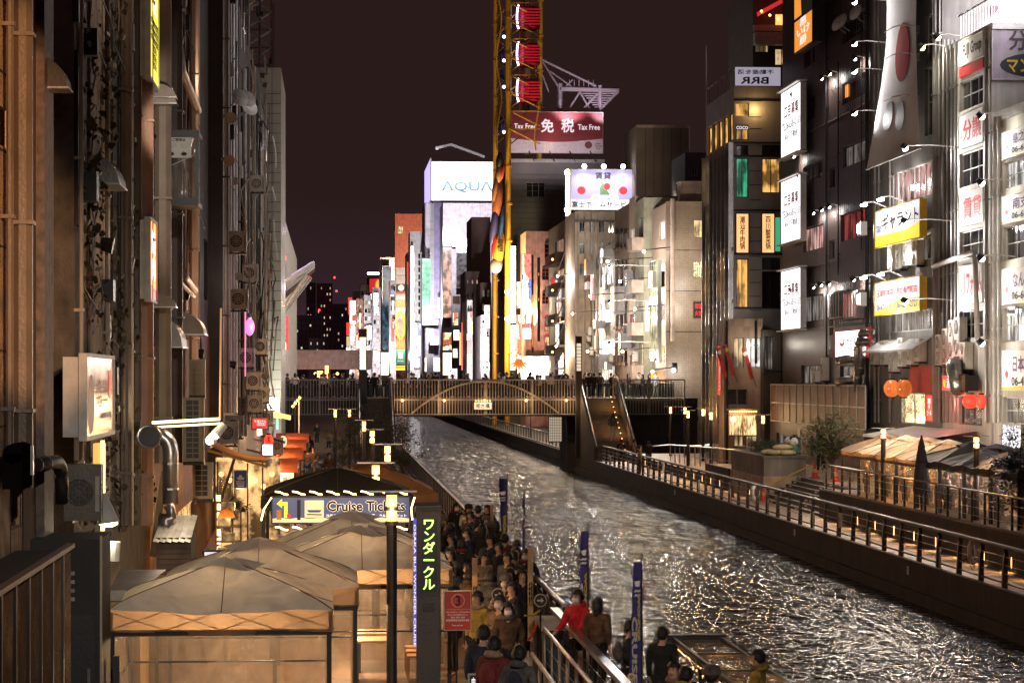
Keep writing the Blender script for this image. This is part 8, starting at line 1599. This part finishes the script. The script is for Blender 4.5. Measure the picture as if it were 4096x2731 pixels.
leafy('fern_plant', 'spiky plant under the blue pier sign', (P62.at(960, 1990).x, 62, P62.at(960, 1990).z-.3), .35, .25, .2, .15, 8, 12, .2, LEAFM, 70, .02, 'plant', .6)
# lit tree wall at the right edge: white glitter behind leaves
sign('lit_panel', 'glittering white lit panel behind the right edge tree', Pl('R', 24.7), 4010, 1700, 4085, 1815, litwin('glitter', (1, .95, 1), 4, .1, 5, 5, True), depth=.1)
# ------------------------------------------------------------------ terrace tents on the far bank
nmz = ['first', 'second', 'third', 'fourth']
for k in range(8):
    y1 = 94.4-3.1*k; dk = k >= 4
    tent(('dark' if dk else 'beige') + ' terrace tent with clear vinyl sides, %s from the %s' % (nmz[k % 4], 'closed parasol' if dk else 'steps'), 19.75, 22.8, y1-3.05, y1, 1.1, 1.62 if not dk else 1.66, 2.2, DKT if dk else BEID, 80+k, .2, 'lfr', group=None) if False else tent(('dark' if dk else 'beige') + ' terrace tent with clear vinyl sides, %s from the %s' % (nmz[k % 4], 'closed parasol' if dk else 'steps'), 19.75, 22.8, y1-3.05, y1, 1.1, 1.62 if not dk else 1.66, 2.2, DKT if dk else BEID, 80+k, .2, 'lf')
    t = thing('tent_bulb', 'bulb inside the %s terrace tent, %s from the %s' % ('dark' if dk else 'beige', nmz[k % 4], 'parasol' if dk else 'steps'), 'bulb', (21.3, y1-1.5, 2.4)); link('glass', MB().ball((0, 0, 0), .06, n=8, m=5), BULB, t); link('cord', MB().cyl((0, 0, .05), (0, 0, .3), .008, 4), BLACK, t); point((0, 0, -.08), 260 if not dk else 110, (1, .6, .28) if not dk else (1, .85, .8), .1, t)
    t = thing('dining_table', 'small wooden table in the %s terrace tent, %s from the %s' % ('dark' if dk else 'beige', nmz[k % 4], 'parasol' if dk else 'steps'), 'table', (20.9, y1-1.5, 1.1)); link('tabletop', MB().box(-.4, .4, -.6, .6, .68, .72), MT['table_wood'], t)
    for x in (-.35, .35): link('leg', MB().box(x-.03, x+.03, -.03, .03, 0, .68), DARKM, t)
    for j in range(2): person('guest seated under a terrace tent behind the vinyl', (20.55+.7*j, y1-1.0-.9*j, .72), rq.uniform(-3, 3), 1, rq.choice(('black', 'brown', 'white', 'grey')), 'black', j, group='guests in the terrace tents', s=.95)
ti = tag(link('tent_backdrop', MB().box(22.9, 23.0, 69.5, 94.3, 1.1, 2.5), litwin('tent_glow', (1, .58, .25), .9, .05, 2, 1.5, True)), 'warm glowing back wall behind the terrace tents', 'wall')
tr_ = thing('terrace_railing', 'dark terrace railing with cables before the far bank tents', 'railing', (19.36, 0, 1.1)); link('handrail', MB().cyl((0, 60, 1.0), (0, 95.4, 1.0), .03, 6), RAILM, tr_)
for k in range(25): link('post', MB().box(-.03, .03, -.04, .04, 0, 1.0), RAILM, tr_, (0, 60+1.47*k, 0))
for z in (.25, .5, .75): link('cable', MB().cyl((0, 60, z), (0, 95.4, z), .008, 4), STEEL, tr_)
link('base_beam', MB().box(-.1, .06, 60, 95.4, -.02, .04), WOOD, tr_)
pa = thing('closed_parasol', 'tall closed dark parasol between beige and dark terrace tents', 'parasol', (19.6, 80.6, 1.1)); link('canopy', MB().lathe([(.26, .55), (.3, .7), (.24, 1.3), (.16, 1.9), (.14, 2.0), (.11, 2.05), (.13, 2.1), (.03, 2.45), (.01, 2.5)], 12), canvas('parasol_cloth', (.07, .06, .06), .05), pa); link('pole', MB().cyl((0, 0, 0), (0, 0, 2.5), .03, 6), DARKM, pa); link('strap', MB().lathe([(.2, 1.58), (.2, 1.64)], 12), BLACK, pa)
sign('small_poster', 'blue and red small poster on the vinyl of a dark tent', Pl('R', 19.6), 3738, 1945, 3760, 2030, plain('poster_ink', (.05, .08, .25)), depth=.02, rim=0, shapes=[('red_patch', [(.1, .1), (.9, .1), (.9, .6), (.1, .6)], RED)])
point((21, 77, 5.2), 120, (.9, .85, 1), .3); point((20.0, 101.5, 4.4), 420, (1, .78, .55), .2); point((20.6, 90, 4.8), 650, (1, .84, .66), .3); point((21, 84.5, 4.8), 480, (1, .8, .6), .3)  # bare points added as fill over the terrace tents and steps
# cones, barrier stands, sandbags
cone = (MB().lathe([(.16, .04), (.02, .68), (.0, .7)], 12), MB().box(-.2, .2, -.2, .2, 0, .04), MB().lathe([(.118, .25), (.085, .42)], 12))
cm = [c.mesh('c') for c in cone]; CONE = plain('cone_red', (.6, .04, .02), .5)
for k, (X, Y, Z) in enumerate(((21.2, 106.8, 1.1), (21.3, 102.8, 1.1), (19.1, 107.9, 0.03))): t = thing('traffic_cone', 'red traffic cone %s' % ['holding the pole barrier by the planter', 'at the top of the terrace steps', 'at the foot of the terrace steps'][k], 'traffic cone', (X, Y, Z)); link('cone', cm[0], CONE, t); link('base', cm[1], CONE, t); link('band', cm[2], plain('cone_band', (.65, .35, .1)), t)
tag(link('barrier_pole', MB().cyl((19.1, 107.9, .6), (21.2, 106.8, 1.75), .025, 6), YEL), 'yellow pole slung between the cones at the planter', 'pole')
for k in range(5):
    q = ground(3030+52*k, 1868, 1.3); t = thing('barrier_stand', 'white and green rounded barrier stand by the planter, %s from the bridge side' % ['first', 'second', 'third', 'fourth', 'fifth'][k], 'barrier', (21.6+.02*k, q.y, 1.1) if k > 1 else (20.8, 111-1.4*k, 2.02)); link('body', MB().lathe([(.12, 0), (.2, .1), (.22, .3), (.15, .46)], 12), plain('stand_green', (.1, .25, .18)), t, smooth=True); link('head', MB().ball((0, 0, .6), .2, .16, .2, 12, 8), WHITE, t, smooth=True); link('ear', MB().ball((-.15, 0, .76), .07, n=8, m=5), INK, t); link('ear', MB().ball((.15, 0, .76), .07, n=8, m=5), INK, t); link('foot', MB().box(-.25, .25, -.12, .12, -.0, .05), MT['stand_green'], t)
for k, (x, y, z) in enumerate(((20.0, 109.3, 2.02), (20.25, 109.4, 2.26), (19.75, 110.0, 2.02), (20.4, 108.95, 2.02))): t = tag(link('sandbag', MB().ball((0, 0, .13), .5, .32, .14, 14, 8), plain('sack', (.6, .5, .28), .8), None, (x, y, z), .3*k, smooth=True), 'cream sandbag heaped on the stone planter, %s' % ['bottom middle', 'topmost', 'bottom left', 'bottom right'][k], 'sandbag')
if HAZE:
    hm, ht, hb = _new('night_air'); ht.nodes.remove(hb); pv = N(ht, 'ShaderNodeVolumePrincipled'); pv.inputs['Color'].default_value = (.9, .85, .85, 1); pv.inputs['Density'].default_value = HAZE; pv.inputs['Anisotropy'].default_value = .6
    ht.links.new(pv.outputs[0], ht.nodes['Material Output'].inputs['Volume'])
    tag(link('haze', MB().box(-300, 400, -20, 1500, -2.6, 120), hm), kind='stuff')
# ------------------------------------------------------------------ passers-by
def walker(label, U, V, Z0, ro, p_, ct, lg='black', hr=0, **k): q = ground(U, V, Z0+1.6); return person(label, (q.x, q.y, Z0), ro, p_, ct, lg, hr, **k)
walker('man in black walking away up the left quay', 1172, 1742, 0, 3.1, 3, 'black'); walker('woman in orange coat with white bag walking beside him', 1196, 1790, 0, 3.0, 3, 'tan', 'grey', 1, bag=True); walker('woman in black jacket and jeans walking up the left quay', 1238, 1750, 0, 3.1, 3, 'black', 'blue', 1); walker('man in black standing near the bridge passage', 1268, 1700, 0, .4, 2, 'black')
walker('person in grey hood and white trousers climbing the lit stairs', 2452, 1662, 1.6, 3.0, 3, 'grey', 'white', 0, hood=True)
for k, (U, V, ct, lb) in enumerate(((2537, 1720, 'white', 'person in white top standing under the bridge'), (2485, 1765, 'black', 'person in black by the railing at the stair foot'), (2537, 1765, 'beige', 'person in beige jacket at the stair foot'), (2560, 1790, 'beige', 'person in cream hood leaning at the stair foot'), (2595, 1772, 'black', 'person in black beside the cream hood'), (2570, 1718, 'black', 'person in black under the bridge'))): walker(lb, U, V, 0, rq.uniform(1, 4), k % 3, ct, rq.choice(('black', 'grey')), k % 2, hood=k == 3)
walker('person in black padded jacket by the dark shop wall', 3110, 1745, .55, 2.6, 2, 'black', 'black', 0, hood=True); walker('person in brown with pale trousers by the dark shop wall', 3160, 1765, .55, 1.2, 2, 'brown', 'white', 1)
qc = ground(3300, 1914, 1.1); person('child in pale blue walking by the terrace steps', qc, 2.8, 3, 'white', 'white', s=.45); walker('adult in dark clothes walking with the child', 3282, 1752, 1.1, 2.9, 3, 'black')
for k, (U, V, ct) in enumerate(((1315, 1730, 'beige'), (1340, 1745, 'tan'), (1365, 1735, 'white'))): walker('person sitting out under the bridge by the trees, %s' % ['left one', 'middle one', 'right one'][k], U, V, -.4, rq.uniform(-1, 1), 1, ct)
for k, (U, z) in enumerate(((1500, 168.5), (1468, 169), (2385, 170), (2362, 171))): q = EYE+ray(U, 1512)*z; person(['person in dark coat standing at the left stair head', 'person leaning beside the lantern column', 'person in dark coat standing at the right stair head', 'person with a bag at the right stair head'][k], (q.x, q.y+1.2, 4.1), 3.0, 2, 'black', s=1.02)
for k in range(70):
    x = rq.uniform(-3.3, 24); y = YB+rq.uniform(1.0, 8.0); person('pedestrian in the crowd crossing the footbridge', (x, y, 4.1), rq.choice((0, 3.1, 1.57, -1.57))+rq.uniform(-.4, .4), rq.choice((0, 2, 3)), rq.choice(('black', 'navy', 'grey', 'black', 'brown', 'white')), 'black', rq.choice((0, 1)), s=rq.uniform(.92, 1.05), group='crowd on the footbridge', face=False)
for k in range(6): point((-2+5*k, YB+5, 7.2), 120, (1, .9, .85), .3)

for k in range(14):
    person('pedestrian strolling on the left quay towards the bridge', (rq.uniform(-2.6, 3.6), rq.uniform(84, 160), 0), rq.choice((0, 3.1, 2.8))+rq.uniform(-.3, .3), rq.choice((0, 2, 3)), rq.choice(('black', 'navy', 'tan', 'brown', 'grey')), rq.choice(('black', 'blue', 'grey')), rq.choice((0, 1)), group='strollers on the left quay', face=False)
for k in range(4):
    y = 92+14*k; t = thing('quay_stall', 'small lit stall with striped awning along the left quay, %s from the tents' % nmz[k], 'stall', (-2.2, y, 0)); link('counter', MB().box(-.6, .6, -.4, .4, 0, .95), WOOD, t); link('awning', MB().face([(-.9, -.9, 2.0), (.9, -.9, 2.0), (.9, .5, 2.5), (-.9, .5, 2.5)]), canvas('stall_cloth', (.45, .12, .06), .5), t); link('menu', MB().box(-.5, .5, .3, .34, 1.1, 1.8), AD2, t)
    for x in (-.8, .8): link('post', MB().cyl((x, -.8, 0), (x, -.8, 2.0), .03, 5), DARKM, t)
    link('bulb', MB().ball((0, -.5, 1.85), .06, n=6, m=4), BULB, t); point((0, -.5, 1.7), 150, (1, .58, .25), .1, t)

# ------------------------------------------------------------------ look-alikes are told apart by their order in view
ON = 'zeroth first second third fourth fifth sixth seventh eighth ninth tenth eleventh twelfth thirteenth fourteenth fifteenth sixteenth seventeenth eighteenth nineteenth'.split()
TEN = {2: 'twent', 3: 'thirt', 4: 'fort', 5: 'fift', 6: 'sixt', 7: 'sevent', 8: 'eight', 9: 'ninet'}
def ordinal(k): return ON[k] if k < 20 else (TEN[k//10]+'ieth' if k % 10 == 0 else TEN[k//10]+'y-'+ON[k % 10])
bpy.context.view_layer.update(); same = {}
for o in COL.objects:
    if o.parent is None and o.get('category') and o.get('label'): same.setdefault(o['label'], []).append(o)
for lb, os_ in same.items():
    if len(os_) > 1:
        def across(o): d = o.matrix_world.translation-EYE; return d.dot(RT)/max(d.dot(FW), .1)
        for k, o in enumerate(sorted(os_, key=across)): o['label'] = lb+', %s from the left' % ordinal(k+1)
